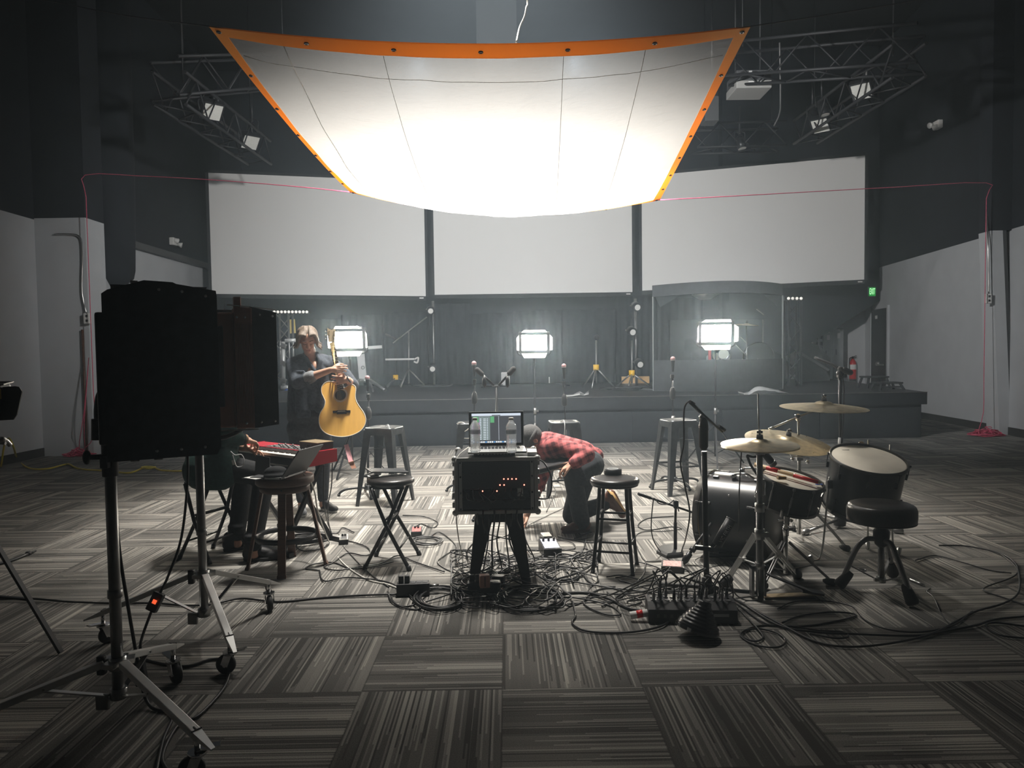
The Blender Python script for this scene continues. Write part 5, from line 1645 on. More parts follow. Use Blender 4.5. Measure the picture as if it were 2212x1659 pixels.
for k in range(6):
    jb.capsule(Q(643, 884 + k * 3.4, 6.60), Q(670, 888 + k * 2.2, 6.575), 0.014, 0.010)
o = jb.build('denim_jacket', 'denim', woman, True)
remesh(o, 0.007, 4)
cb = MB()
a, b = Q(662, 819, 6.46), Q(673, 813.5, 6.435)
cb.capsule(a, b, 0.060, 0.056)
o = cb.build('rolled_cuff', 'cloth_cuff' if 'cloth_cuff' in M else 'denim', woman, True)
remesh(o, 0.006, 2)
MB().tube([Q(661, 826, 6.40), Q(672, 838, 6.42), Q(682, 834, 6.43), Q(685, 838, 6.44)], 0.015, 8, 5, lambda t: 0.016 * (1 - 0.6 * t)).build('jacket_flap', 'denim', woman, True)
tb = MB()
tb.capsule(Q(648, 898, 6.72), Q(688, 898, 6.72), 0.122, 0.118).capsule(Q(648, 926, 6.72), Q(688, 926, 6.72), 0.124, 0.120)
for h_, k_, a_ in zip(hips, kn, an):
    tb.capsule(Q(*h_, 6.72), k_, 0.098, 0.068).capsule(k_, a_ + V(0, 0, 0.02), 0.068, 0.050)
o = tb.build('trousers', 'denim_grey', woman, True)
remesh(o, 0.008, 4)
def shoe(parent, heel, toe, m, sole, h=0.075, w=0.044):
    """heel and toe: points on the ground"""
    heel, toe = Vector(heel), Vector(toe)
    d = (toe - heel).normalized()
    r = d.cross(V(0, 0, 1))
    L = (toe - heel).length
    Rm = Matrix((r, d, V(0, 0, 1))).transposed()
    mb = MB()
    mb.ball(heel + d * 0.05 + V(0, 0, 0.05), (w * 0.85, 0.055, 0.045), 16, 10, Rm).ball(heel + d * L * 0.72 + V(0, 0, 0.035), (w, L * 0.30, 0.034), 16, 10, Rm)
    mb.capsule(heel + d * 0.055 + V(0, 0, h), heel + d * L * 0.62 + V(0, 0, 0.045), w * 0.82, w * 0.75).capsule(heel + d * 0.05 + V(0, 0, 0.06), heel + d * 0.045 + V(0, 0, h + 0.025), w * 0.85, w * 0.85)
    o = mb.build('shoe', m, parent, True)
    remesh(o, 0.005, 3)
    sb_ = MB()
    rs = []
    for z, k in ((0.001, 0.97), (0.018, 1.0), (0.024, 0.96)):
        ring = []
        for i in range(28):
            t = 2 * math.pi * i / 28
            y = math.cos(t)
            ww = (w * 1.06) * (1.0 if y > 0 else 0.86)
            ring.append(heel + d * (L / 2 + (L / 2) * y * k) + r * (ww * math.sin(t) * k * (1 - 0.12 * y * y)) + V(0, 0, z))
        rs.append(ring)
    sb_.rings(rs, True, True)
    sb_.build('sole', sole, o, True)
    lc = MB()
    for k in range(4):
        p = heel + d * (L * (0.42 + 0.09 * k)) + V(0, 0, h + 0.012 - 0.013 * k)
        lc.tube([p - r * 0.024 - V(0, 0, 0.008), p + V(0, 0, 0.004), p + r * 0.024 - V(0, 0, 0.008)], 0.0035, 6, 4)
    lc.build('laces', 'shoe_black', o, True)
    return o
shoe(woman, V(an[0].x - 0.02, an[0].y + 0.07, 0), V(an[0].x + 0.055, an[0].y - 0.185, 0), 'shoe_grey', 'sole_white')
shoe(woman, V(an[1].x - 0.03, an[1].y + 0.03, 0), V(an[1].x + 0.16, an[1].y - 0.13, 0), 'shoe_black', 'sole_white')
br = MB()
br.ring(wr2 + V(0.010, 0, 0.004), 0.034, 0.006, (1, 0, 0.5), 20, 6)
br.build('bracelet', 'black_plastic', woman, True)

# ---- acoustic guitar she holds by the neck
GD = 6.46
gt = thing('acoustic_guitar', 'yellow acoustic guitar with cutaway body held upright by its neck', 'guitar', P(740, 943, GD))
w = WM[gt.name].inverted()
def G(px, py, d=GD):                   # the face leans back a little
    return w @ P(px, py, d + (820 - py) * 0.0012)
ol = [(727, 826.5), (713, 824), (702, 827), (695, 836), (694.5, 847), (699, 858), (702.5, 867), (700, 879), (692, 892), (689, 907), (692, 923), (702, 934.5), (718, 941), (739, 943.5), (760, 940), (778, 931), (788, 918), (790, 904), (785, 890), (776, 877.5), (769.5, 866), (767.5, 855), (768.5, 844), (768, 836), (763, 831), (756, 830.5), (750, 834), (745, 837.5), (741, 836), (739.5, 829)]
n = len(ol)
sm = []
for i in range(n):                      # smooth closed outline
    a, b, c, d = [V(*ol[(i + k) % n], 0) for k in (-1, 0, 1, 2)]
    for k in range(4):
        t = k / 4
        sm.append(0.5 * (2 * b + (c - a) * t + (2 * a - 5 * b + 4 * c - d) * t * t + (3 * b - a - 3 * c + d) * t ** 3))
def outline(d, k=1.0):
    c = V(739, 890, 0)
    return [G((c + (p - c) * k).x, (c + (p - c) * k).y, d) for p in sm]
mb = MB()
mb.rings([outline(GD), outline(GD + 0.10)], True, False)
mb.build('body', 'wood_side', gt)
mb = MB()
mb.rings([outline(GD - 0.004), outline(GD - 0.0005)], True, False)
mb.build('soundboard', 'spruce', gt)
MB().tube(outline(GD - 0.003) + [outline(GD - 0.003)[0]], 0.0032, 6, 0).build('binding', 'cream', gt)
sc = G(735.5, 853.5, GD - 0.005)
NG = V(0, 1, -0.285).normalized()
MB().cyl(sc - NG * 0.002, sc + NG * 0.002, 0.049, None, 40).build('sound_hole', 'hole_dark' if 'hole_dark' in M else 'ebony', gt)
MB().ring(sc, 0.0555, 0.0028, NG, 44, 5).ring(sc, 0.0635, 0.0014, NG, 44, 5).build('rosette', 'cream', gt)
br0, br1 = G(719, 890, GD - 0.008), G(757, 888.5, GD - 0.008)
MB().bar(br0, br1, 0.010, 0.022, (0, 0, 1), 0.003).bar(br0 + (br1 - br0) * 0.22 + V(0, 0, -0.004), br0 + (br1 - br0) * 0.78 + V(0, 0, -0.004), 0.012, 0.036, (0, 0, 1), 0.005).build('bridge', 'ebony', gt)
MB().bar(br0 + (br1 - br0) * 0.28 + V(0, -0.008, 0.004), br0 + (br1 - br0) * 0.72 + V(0, -0.008, 0.004), 0.004, 0.004).build('saddle', 'cream', gt)
nk0, nk1 = G(736.2, 841, GD - 0.012), G(717.5, 740, GD - 0.012)
axg = (nk1 - nk0).normalized()
acr = axg.cross(V(0, 1, 0)).normalized()
mb = MB()
mb.rings([[nk0 - acr * 0.028, nk0 + acr * 0.028, nk0 + acr * 0.020 + V(0, 0.022, 0), nk0 - acr * 0.020 + V(0, 0.022, 0)], [nk1 - acr * 0.022, nk1 + acr * 0.022, nk1 + acr * 0.015 + V(0, 0.020, 0), nk1 - acr * 0.015 + V(0, 0.020, 0)]], True, False)
mb.build('neck', 'wood_side', gt)
mb = MB()
mb.rings([[nk0 - acr * 0.028, nk0 + acr * 0.028, nk0 + acr * 0.028 - V(0, 0.006, 0), nk0 - acr * 0.028 - V(0, 0.006, 0)], [nk1 - acr * 0.022, nk1 + acr * 0.022, nk1 + acr * 0.022 - V(0, 0.006, 0), nk1 - acr * 0.022 - V(0, 0.006, 0)]], True, False)
mb.build('fingerboard', 'ebony', gt)
Ln = (nk1 - nk0).length
for k in range(1, 17):
    f = 1 - (1 - 2 ** (-k / 12.0)) / (1 - 2 ** (-17 / 12.0))
    p = nk0 + axg * (Ln * f)
    hw_ = 0.028 - 0.006 * f
    MB().bar(p - acr * hw_ - V(0, 0.0065, 0), p + acr * hw_ - V(0, 0.0065, 0), 0.0013, 0.003).build('fret', 'cream', gt)
    if k in (3, 5, 7, 9, 12):
        q = nk0 + axg * (Ln * (f + 0.02))
        MB().ball(q - V(0, 0.006, 0), (0.0045, 0.002, 0.0045), 8, 5).build('inlay', 'cream', gt)
hd = [(710, 738.5), (707.5, 723), (707, 708), (712, 711), (717, 712.5), (721.5, 710.5), (724.5, 713), (724, 727), (722.5, 738)]
mb = MB()
mb.rings([[G(*p, GD - 0.012) for p in hd], [G(*p, GD + 0.006) for p in hd]], True, False)
mb.build('headstock', 'headstock_tan' if 'headstock_tan' in M else 'cream', gt)
for k in range(3):
    y = 716 + k * 8
    for x, s in ((707.5, -1), (724.5, 1)):
        p = G(x, y, GD)
        MB().cyl(p, p + V(s * 0.014, 0, 0), 0.003).ball(p + V(s * 0.020, 0, 0), (0.009, 0.007, 0.007), 10, 6).build('tuning_peg', 'chrome', gt)
        MB().cyl(G(x - s * 3.2, y, GD - 0.014), G(x - s * 3.2, y, GD - 0.026), 0.004).build('tuning_post', 'chrome', gt)
for k in range(6):
    x = (k - 2.5) / 2.5
    p, q = br0 + (br1 - br0) * (0.5 + 0.17 * x) - V(0, 0.010, 0), nk1 + acr * (0.017 * x) - V(0, 0.010, 0)
    MB().cyl(p, q, 0.0007 + 0.0002 * (2.5 - k) / 2.5, None, 5).build('string', 'brass', gt)
s_ = MB()
q = [G(746, 943, GD + 0.05), G(743.5, 961, GD + 0.03), G(754, 985, GD + 0.02), G(757, 1003, GD + 0.02)]
s_.rings([[G(743.2, 961.5, GD + 0.03), G(752.5, 959, GD + 0.03), G(752.5, 959, GD + 0.034), G(743.2, 961.5, GD + 0.034)], [G(753.5, 1000, GD + 0.02), G(763.5, 997.5, GD + 0.03), G(763.5, 997.5, GD + 0.034), G(753.5, 1000, GD + 0.024)]], True, False)
so = s_.build('strap', 'pink', gt)
MB().rings([[G(754, 1001, GD + 0.02), G(764, 998, GD + 0.03), G(764, 998, GD + 0.036), G(754, 1001, GD + 0.026)], [G(760, 1013, GD + 0.02), G(770, 1011, GD + 0.03), G(770, 1011, GD + 0.034), G(760, 1013, GD + 0.024)]], True, False).bar(G(752.5, 1000, GD + 0.015), G(765, 997, GD + 0.025), 0.012, 0.014).build('strap_end', 'copper_box', so)
MB().tube([G(756, 941, GD + 0.06), G(752, 950, GD + 0.05), G(748, 960, GD + 0.032)], 0.006, 8, 5).build('strap_cord', 'black_matte', so)

# ---- the keyboard player, seated behind the fixtures
kf = V(0.60, 0.80, 0)
kr = V(0.80, -0.60, 0)
pv = V(-2.20, 5.16, 0.70)
ch = V(-2.12, 5.24, 1.06)
kbm = MB()
hL, hR = head(kbm, V(-2.04, 5.33, 1.40), (0.58, 0.75, -0.30), (0, 0, 1), 1.0)
kbm.capsule(V(-2.06, 5.30, 1.30), V(-2.10, 5.25, 1.18), 0.055, 0.062).capsule(pv, ch, 0.12, 0.13).capsule(ch - kr * 0.13, ch + kr * 0.13, 0.09, 0.09)
e1, w1 = P(480, 945, 5.06), P(531, 950, 5.20)
e2, w2_ = ch - kr * 0.24 + V(0.0, 0.1, -0.26), P(527, 967, 5.30)
s1_, s2_ = ch + kr * 0.18 + V(0, 0, 0.04), ch - kr * 0.18 + V(0, 0, 0.04)
for s_, e_, ww in ((s1_, e1, w1), (s2_, e2, w2_)):
    kbm.capsule(s_, e_, 0.054, 0.048).capsule(e_, ww, 0.044, 0.029)
hand(kbm, w1, P(556, 958, 5.32) - w1, V(0.0, 0.1, -1), V(-0.6, 0.5, 0), (0.35, 0.55, 0.45), 1.0)
hand(kbm, w2_, P(556, 972, 5.36) - w2_, V(0.0, 0.1, -1), V(0.5, -0.6, 0), (0.25, 0.45, 0.4), 1.0)
knn = (P(572, 1026, 5.18), P(527, 1022, 5.42))
ann = (P(548, 1180, 5.04), P(512, 1150, 5.34))
for a_ in ann:
    a_.z = 0.105
for s, k_, a_ in ((1, knn[0], ann[0]), (-1, knn[1], ann[1])):
    h_ = pv + kr * (0.10 * s)
    kbm.capsule(h_, k_, 0.085, 0.058).capsule(k_, a_, 0.055, 0.036).capsule(a_, V(a_.x, a_.y, 0.05), 0.034, 0.036)
player = kbm.build('person', 'skin')
remesh(player, 0.006, 3)
tag(player, 'person in dark green shirt and black trousers seated playing the red keyboard', 'person')
face_parts(player, hL, 1.0)
o = MB().ball(hL(0, -0.022, 0.018), (0.087, 0.096, 0.094), 18, 12, hR).ball(hL(0, -0.060, -0.030), (0.075, 0.055, 0.075), 16, 10, hR).build('hair', 'brow_dark', player, True)
sb2 = MB()
sb2.capsule(pv + V(0, 0, -0.02), ch, 0.155, 0.150).capsule(ch - kr * 0.16, ch + kr * 0.16, 0.105, 0.105).capsule(pv - kr * 0.06, pv + kr * 0.08, 0.155, 0.155)
sb2.capsule(pv + kf * -0.06 + V(0, 0, -0.05), pv + kr * 0.10 + V(0, 0, -0.06), 0.15, 0.14)
for s_, e_, ww in ((s1_, e1, w1), (s2_, e2, w2_)):
    sb2.capsule(s_, e_, 0.078, 0.070).capsule(e_, e_ + (ww - e_) * 0.70, 0.066, 0.052)
o = sb2.build('shirt', 'cloth_green', player, True)
remesh(o, 0.008, 4)
o = MB().capsule(e1 + (w1 - e1) * 0.66, e1 + (w1 - e1) * 0.82, 0.050, 0.046).build('cuff', 'cloth_black', player, True)
for k in range(3):
    MB().ring(e1 + (w1 - e1) * (0.90 + 0.045 * k), 0.034 + 0.001 * k, 0.0045, w1 - e1, 22, 6).build('bracelet', ('wood_brown', 'brass', 'copper_box')[k], player, True)
tb2 = MB()
for s, k_, a_ in ((1, knn[0], ann[0]), (-1, knn[1], ann[1])):
    h_ = pv + kr * (0.10 * s) - V(0, 0, 0.03)
    tb2.capsule(h_, k_, 0.105, 0.080).capsule(k_, a_ + V(0, 0, 0.02), 0.078, 0.060)
    for q_ in range(3):
        tb2.ring(a_ + V(0, 0, 0.03 + q_ * 0.025), 0.052, 0.016, (0, 0, 1), 20, 6)
o = tb2.build('trousers', 'cloth_black', player, True)
remesh(o, 0.008, 3)
shoe(player, V(ann[0].x - 0.08, ann[0].y + 0.0, 0), V(ann[0].x + 0.20, ann[0].y + 0.06, 0), 'shoe_black', 'shoe_black', 0.08, 0.048)
shoe(player, V(ann[1].x - 0.09, ann[1].y - 0.05, 0), V(ann[1].x + 0.12, ann[1].y + 0.13, 0), 'shoe_black', 'shoe_black', 0.08, 0.048)
tg = thing('headphones_cord', 'grey cord with a white tag hanging beside the keyboard player', 'cord', P(505, 990, 4.98))
MB().tube([P(498, 975, 4.98), P(508, 983, 4.98), P(521, 982, 5.0), P(527, 992, 5.0), P(526, 1005, 5.0), P(515, 1009, 5.0), P(509, 1004, 4.99), P(502, 982, 4.98)], 0.0035, 6, 6).build('cord', 'pale_grey', tg, True)
MB().bar(P(503.5, 994, 4.97), P(506, 1004, 4.97), 0.022, 0.004, (0, -1, 0)).build('tag', 'label_white', tg, True)

# ---- the person in plaid crouching over the pedals
m, t_, b_ = nt('plaid')
N, L_ = t_.nodes, t_.links
tc = N.new('ShaderNodeTexCoord')
mp = N.new('ShaderNodeMapping')
mp.inputs['Rotation'].default_value = (0, R(22), R(12))
L_.new(tc.outputs['Object'], mp.inputs['Vector'])
prev = None
for ax_, sc_ in (('X', 5.6), ('Z', 5.6), ('Y', 5.6)):
    wv = N.new('ShaderNodeTexWave')
    wv.bands_direction = ax_
    wv.inputs['Scale'].default_value = sc_
    wv.inputs['Distortion'].default_value = 0.8
    wv.inputs['Detail'].default_value = 1
    L_.new(mp.outputs[0], wv.inputs['Vector'])
    cr = N.new('ShaderNodeValToRGB')
    cr.color_ramp.elements[0].position, cr.color_ramp.elements[0].color = 0.35, (0, 0, 0, 1)
    cr.color_ramp.elements[1].position, cr.color_ramp.elements[1].color = 0.62, (1, 1, 1, 1)
    L_.new(wv.outputs['Fac'], cr.inputs['Fac'])
    if prev is None:
        prev = cr.outputs['Color']
    else:
        mm = N.new('ShaderNodeMath')
        mm.operation = 'ADD'
        L_.new(prev, mm.inputs[0])
        L_.new(cr.outputs['Color'], mm.inputs[1])
        prev = mm.outputs[0]
dv = N.new('ShaderNodeMath')
dv.operation = 'MULTIPLY'
dv.inputs[1].default_value = 0.34
L_.new(prev, dv.inputs[0])
cr = N.new('ShaderNodeValToRGB')
cr.color_ramp.elements[0].position, cr.color_ramp.elements[0].color = 0.1, (0.10, 0.025, 0.03, 1)
cr.color_ramp.elements[1].position, cr.color_ramp.elements[1].color = 0.9, (0.58, 0.15, 0.15, 1)
L_.new(dv.outputs[0], cr.inputs['Fac'])
L_.new(cr.outputs['Color'], b_.inputs['Base Color'])
b_.inputs['Roughness'].default_value = 0.9
M['plaid'] = m
X5 = 5.90
fb = MB()
fc = P(1147, 948, 5.86)
fL, fR = head(fb, fc, (-0.55, -0.12, -0.82), (-0.80, 0.0, 0.55), 1.0)
fb.capsule(P(1160, 955, 5.88), P(1182, 962, 5.90), 0.055, 0.065)
fb.capsule(P(1190, 968, 5.90), P(1268, 990, 5.95), 0.105, 0.11).capsule(P(1196, 965, 5.78), P(1192, 968, 6.02), 0.075, 0.075)
fs, fe, fw = P(1212, 966, 5.74), P(1268, 982, 5.62), P(1238, 1002, 5.56)
fb.capsule(fs, fe, 0.052, 0.046).capsule(fe, fw, 0.044, 0.029)
hand(fb, fw, P(1215, 1012, 5.58) - fw, V(0, 0.3, -1), V(0, -1, 0), (0.4, 0.6, 0.5), 1.0)
gs_, ge, gw = P(1190, 975, 6.03), P(1160, 1050, 5.98), P(1138, 1112, 5.93)
fb.capsule(gs_, ge, 0.052, 0.046).capsule(ge, gw, 0.044, 0.029)
hand(fb, gw, P(1130, 1140, 5.92) - gw, V(-0.8, -0.3, -0.2), V(0.2, -1, 0), (0.25, 0.35, 0.3), 1.0)
hp = P(1272, 1002, 5.95)
k1, a1 = P(1237, 1026, 5.72), P(1256, 1132, 5.76)
k2, a2 = P(1236, 1112, 5.98), P(1306, 1088, 6.06)
fb.capsule(hp + V(0, -0.09, 0), k1, 0.085, 0.058).capsule(k1, a1, 0.055, 0.036)
fb.capsule(hp + V(0, 0.08, 0), k2, 0.085, 0.058).capsule(k2, a2, 0.055, 0.036)
fb.capsule(a1, V(a1.x, a1.y, 0.05), 0.034, 0.036)
plaid = fb.build('person', 'skin')
remesh(plaid, 0.006, 3)
tag(plaid, 'person in red plaid shirt and grey beanie crouching over pedals on the floor', 'person')
face_parts(plaid, fL, 1.0)
bn = MB().ball(fL(0, -0.012, 0.016), (0.090, 0.104, 0.100), 20, 14, fR)
o = bn.build('beanie', 'beanie_grey' if 'beanie_grey' in M else 'dark_grey', plaid, True)
u3, f3 = fR.col[2], fR.col[1]
MB().ring(fL(0, -0.008, 0.004), 0.086, 0.016, u3 + f3 * 0.1, 32, 8).build('beanie_fold', 'beanie_grey' if 'beanie_grey' in M else 'dark_grey', plaid, True)
fbm = MB()
fbm.capsule(P(1182, 966, 5.90), P(1258, 985, 5.95), 0.135, 0.130).capsule(P(1197, 966, 5.76), P(1193, 969, 6.04), 0.098, 0.098).capsule(P(1240, 980, 5.94), P(1285, 985, 5.98), 0.10, 0.075)
fbm.capsule(P(1165, 962, 5.88), P(1180, 970, 5.90), 0.075, 0.10)
fbm.limb([fs, (fs + fe) / 2 + V(0, -0.02, 0.0), fe], [0.078, 0.070, 0.066]).capsule(fe, fe + (fw - fe) * 0.9, 0.064, 0.050)
fbm.capsule(gs_, ge, 0.074, 0.064).capsule(ge, ge + (gw - ge) * 0.5, 0.060, 0.052)
rnd = random.Random(8)
for k in range(9):
    x = 1205 + k * 8
    fbm.capsule(P(x, 944 + k * 2.2, 5.86), P(x + rnd.uniform(2, 10), 962 + k * 2 + rnd.uniform(-3, 3), 5.79), 0.020, 0.014)
for k in range(4):
    fbm.capsule(P(1276 + k * 3, 968 + k * 3, 5.90), P(1292 - k, 976 + k * 3, 5.96), 0.02, 0.012)
o = fbm.build('plaid_shirt', 'plaid', plaid, True)
remesh(o, 0.008, 3)
ft = MB()
ft.capsule(hp + V(0, -0.06, 0), hp + V(0, 0.06, 0), 0.125, 0.125)
ft.capsule(hp + V(0, -0.09, 0), k1, 0.110, 0.082).capsule(k1, a1 + V(0, 0, 0.02), 0.080, 0.070)
ft.capsule(hp + V(0, 0.08, 0), k2, 0.110, 0.085).capsule(k2, a2, 0.080, 0.060)
for k in range(5):
    ft.capsule(P(1238 + k * 4, 1022 + k * 6, 5.66), P(1258 + k * 3, 1018 + k * 8, 5.67), 0.016, 0.012)
o = ft.build('trousers', 'denim_dark', plaid, True)
remesh(o, 0.008, 3)
shoe(plaid, V(a1.x + 0.075, a1.y + 0.02, 0), V(a1.x - 0.17, a1.y - 0.06, 0), 'shoe_brown', 'shoe_brown', 0.075, 0.046)
# the rear shoe stands on its toe, sole up
mb = MB()
pt, ph = P(1344, 1110, 6.06), P(1316, 1062, 6.04)
pa = P(1300, 1080, 6.06)
mb.capsule(pa, ph + (pt - ph) * 0.25, 0.048, 0.046).capsule(ph + (pt - ph) * 0.12, pt, 0.046, 0.038).capsule(pa, pt + (ph - pt) * 0.3, 0.045, 0.04)
o = mb.build('shoe', 'shoe_brown', plaid, True)
remesh(o, 0.006, 3)
MB().rings([[ph + V(-0.02, -0.045, 0.02), ph + V(0.03, -0.045, 0.0), ph + V(0.03, 0.045, 0.0), ph + V(-0.02, 0.045, 0.02)], [pt + V(0.01, -0.045, 0.035), pt + V(0.035, -0.045, 0.02), pt + V(0.035, 0.045, 0.02), pt + V(0.01, 0.045, 0.035)]], True, True).build('sole', 'wood_pale', o, True)
# flat board under the chest
fbd = thing('flat_case', 'flat black case with silver edges under the chest of the crouching person', 'case', P(1195, 1008, 5.62))
qa, qb = P(1156, 1016, 5.52), P(1226, 998, 5.60)
qc, qd = qb + V(0.03, 0.26, 0.03), qa + V(0.03, 0.26, 0.03)
MB().rings([[qa, qb, qc, qd], [p - V(0, 0, 0.035) for p in (qa, qb, qc, qd)]], True, False).build('case', 'black_plastic', fbd, True)
for z in (0.0, -0.035):
    for a_, b2 in ((qa, qb), (qb, qc)):
        MB().bar(a_ + V(0, -0.002, z), b2 + V(0, -0.002, z), 0.008, 0.008).build('edge', 'steel', fbd, True)
# ------------------------------------------------------------------ drum kit
def lug(mb, p, out, ax, L=0.05, w=0.018):
    o, a = Vector(out).normalized(), Vector(ax).normalized()
    t = a.cross(o)
    Rm = Matrix((t, o, a)).transposed()
    mb.box(Vector(p) + o * 0.008, (w, 0.018, L), Rm, 0.004)
    return mb
def drum(name, label, c, axis, r, L, shell, head_m, hoop_m, nlug=8, cat='drum', hoop_w=0.02, lug_m='chrome', bottom_head='drum_head', deep=0.012):
    """c: centre of the top head; axis: from the top head down the shell"""
    t = thing(name, label, cat, c)
    a = Vector(axis).normalized()
    MB().lathe([(r, 0.004), (r, L - 0.004)], (0, 0, 0), a, 56, False).build('shell', shell, t)
    MB().lathe([(0.001, -0.001), (r - 0.01, 0.0), (r + 0.002, 0.006), (r + 0.002, 0.012)], (0, 0, 0), a, 56, False).build('head', head_m, t)
    MB().lathe([(0.001, L + 0.001), (r - 0.01, L), (r + 0.002, L - 0.006)], (0, 0, 0), a, 56, False).build('head', bottom_head, t)
    for z0, s in ((-deep, 1), (L + deep, -1)):
        MB().lathe([(r + 0.003, z0), (r + 0.010, z0), (r + 0.010, z0 + s * hoop_w), (r + 0.014, z0 + s * (hoop_w + 0.004)), (r + 0.003, z0 + s * (hoop_w + 0.004)), (r + 0.003, z0)], (0, 0, 0), a, 64, False).build('hoop', hoop_m, t)
    x, y = ortho(a)
    for k in range(nlug):
        th = 2 * math.pi * (k + 0.5) / nlug
        o = x * math.cos(th) + y * math.sin(th)
        if L > 0.3:
            for z in (0.085, L - 0.085):
                mb = MB()
                lug(mb, o * r + a * z, o, a, 0.04)
                s = -1 if z < L / 2 else 1
                mb.cyl(o * (r + 0.016) + a * (z), o * (r + 0.016) + a * (z + s * 0.075), 0.003)
                mb.box(o * (r + 0.014) + a * (z + s * 0.080), (0.018, 0.018, 0.014), None, 0.003)
                mb.build('lug', lug_m, t)
        else:
            mb = MB()
            lug(mb, o * r + a * (L / 2), o, a, L * 0.42, 0.014)
            mb.cyl(o * (r + 0.015) + a * 0.0, o * (r + 0.015) + a * L, 0.0028)
            mb.box(o * (r + 0.013) - a * 0.0, (0.016, 0.016, 0.016), None, 0.003)
            mb.build('lug', lug_m, t)
    return t, a
# bass drum lying on its side, batter head towards the stool
kd = V(-0.80, 0.60, 0.0).normalized()
kr_, kl_ = 0.285, 0.46
kc = P(1674, 1118, 4.86)
kc.z = kr_ + 0.014
kick, _ = drum('bass_drum', 'black bass drum lying on its side at the front of the kit', kc, kd, kr_, kl_, 'drum_black', 'hoop_dark', 'hoop_dark', 8, 'drum', 0.038, 'dull_steel', 'hoop_dark', 0.02)
for z in (0.022, kl_ - 0.022):
    MB().ring(kd * z, kr_ + 0.004, 0.004, kd, 60, 6).build('hoop_stripe', 'brass_dull', kick)
side = kd.cross(V(0, 0, 1))
for s in (-1, 1):
    p0 = kd * (kl_ * 0.74) + side * (s * (kr_ + 0.005)) + V(0, 0, -0.02)
    p1 = kd * (kl_ * 1.05) + side * (s * (kr_ + 0.16))
    p1.z = -kc.z + 0.012
    MB().cyl(p0, p1, 0.010).cyl(p0 + (p1 - p0) * 0.62, p0 + (p1 - p0) * 0.70, 0.022).lathe([(0.012, -0.09), (0.020, -0.085), (0.024, -0.03), (0.014, 0.0)], p1, p1 - p0, 14).build('spur', 'black_metal', kick)
for s, h in ((-0.35, 0.93), (0.2, 0.97)):
    o = (side * s + V(0, 0, h)).normalized()
    MB().tube([kd * 0.10 + o * (kr_ + 0.008), kd * 0.16 + o * (kr_ + 0.045), kd * 0.24 + o * (kr_ + 0.04)], 0.008, 8, 5).ball(kd * 0.25 + o * (kr_ + 0.02), 0.022).build('tom_mount', 'chrome', kick)
MB().ball(kd * 0.24 - side * (kr_ * 0.8) * 1 + V(0, 0, kr_ * 0.60), 0.008).build('air_vent', 'chrome', kick)
MB().lathe([(0.001, 0), (0.028, 0), (0.03, 0.02), (0.02, 0.035), (0.001, 0.038)], kd * 0.19 + side * (kr_ * 0.985) + V(0, 0, 0.02), side, 20).build('mount_knob', 'black_plastic', kick)

# snare drum on its stand
sn_c = P(1711, 1036, 4.38)
sa = V(0.10, -0.28, -1.0)
sa = V(-0.16, 0.22, -1.0).normalized()
snare, _ = drum('snare_drum', 'dark snare drum with chrome lugs and sticks on its white head', sn_c, sa, 0.180, 0.165, 'drum_black', 'drum_head', 'hoop_dark', 10, 'drum', 0.018, 'dull_steel')
x = sa.cross(V(0, 1, 0)).normalized()
MB().box(x * -0.185 + sa * 0.07 + V(0, -0.05, 0), (0.035, 0.03, 0.10), None, 0.006).cyl(x * -0.20 + sa * 0.02 + V(0, -0.05, 0), x * -0.20 + sa * 0.15 + V(0, -0.05, 0), 0.006).build('strainer', 'chrome', snare)
MB().box(x * -0.10 + sa * -0.012 + V(0, -0.08, 0), (0.05, 0.035, 0.02), None, 0.004).build('damper', 'wood_pale', snare)
MB().box(x * 0.14 + sa * -0.003 + V(0, -0.07, 0), (0.04, 0.025, 0.004)).build('tape_mark', 'blue', snare)
def tripod(t, hub, rad, angs, leg_m='steel', z0=0.10, zt=0.34, w=0.014, feet='black_rubber'):
    """hub: local xy of the column; double strap legs as on drum hardware"""
    h = Vector(hub)
    for a in angs:
        u = V(math.cos(a), math.sin(a), 0)
        n = V(-u.y, u.x, 0)
        e = h + u * rad + V(0, 0, 0.02 - h.z)
        lg = MB()
        for s in (-1, 1):
            lg.bar(h + V(0, 0, zt - h.z) + u * 0.02 + n * 0.010 * s, e + n * 0.006 * s, 0.004, w, (0, 0, 1))
        m0 = h + V(0, 0, zt - h.z) * 0.42 + u * (rad * 0.58)
        m0.z = 0.02 + (zt - 0.02) * 0.42
        lg.bar(h + V(0, 0, z0 - h.z), m0, 0.012, 0.006)
        lo = lg.build('leg', leg_m, t)
        MB().lathe([(0.008, -0.02), (0.020, 0.0), (0.025, 0.045), (0.016, 0.055)], e - u * 0.035 + V(0, 0, 0.004), u + V(0, 0, -0.15), 14).build('rubber_foot', feet, lo)
b = F(1702, 1262)
ss = thing('snare_stand', 'chrome stand holding the snare drum', 'stand', V(sn_c.x - 0.02, sn_c.y + 0.05, 0))
bot = sn_c + sa * 0.172 - ss.location
MB().cyl((0, 0, 0.05), (0, 0, 0.36), 0.014).cyl((0, 0, 0.30), (0, 0, bot.z - 0.07), 0.010).build('pole', 'steel', ss)
MB().cyl((0, 0, 0.29), (0, 0, 0.35), 0.020).box((0.025, 0, 0.33), (0.04, 0.012, 0.02), None, 0.003).box((0, 0, bot.z - 0.09), (0.03, 0.03, 0.06), None, 0.006).ball((0.03, -0.01, bot.z - 0.10), 0.012).cyl((-0.05, 0, bot.z - 0.10), (0.04, 0, bot.z - 0.10), 0.005).build('tilter', 'chrome', ss)
px_, py_ = ortho(sa)
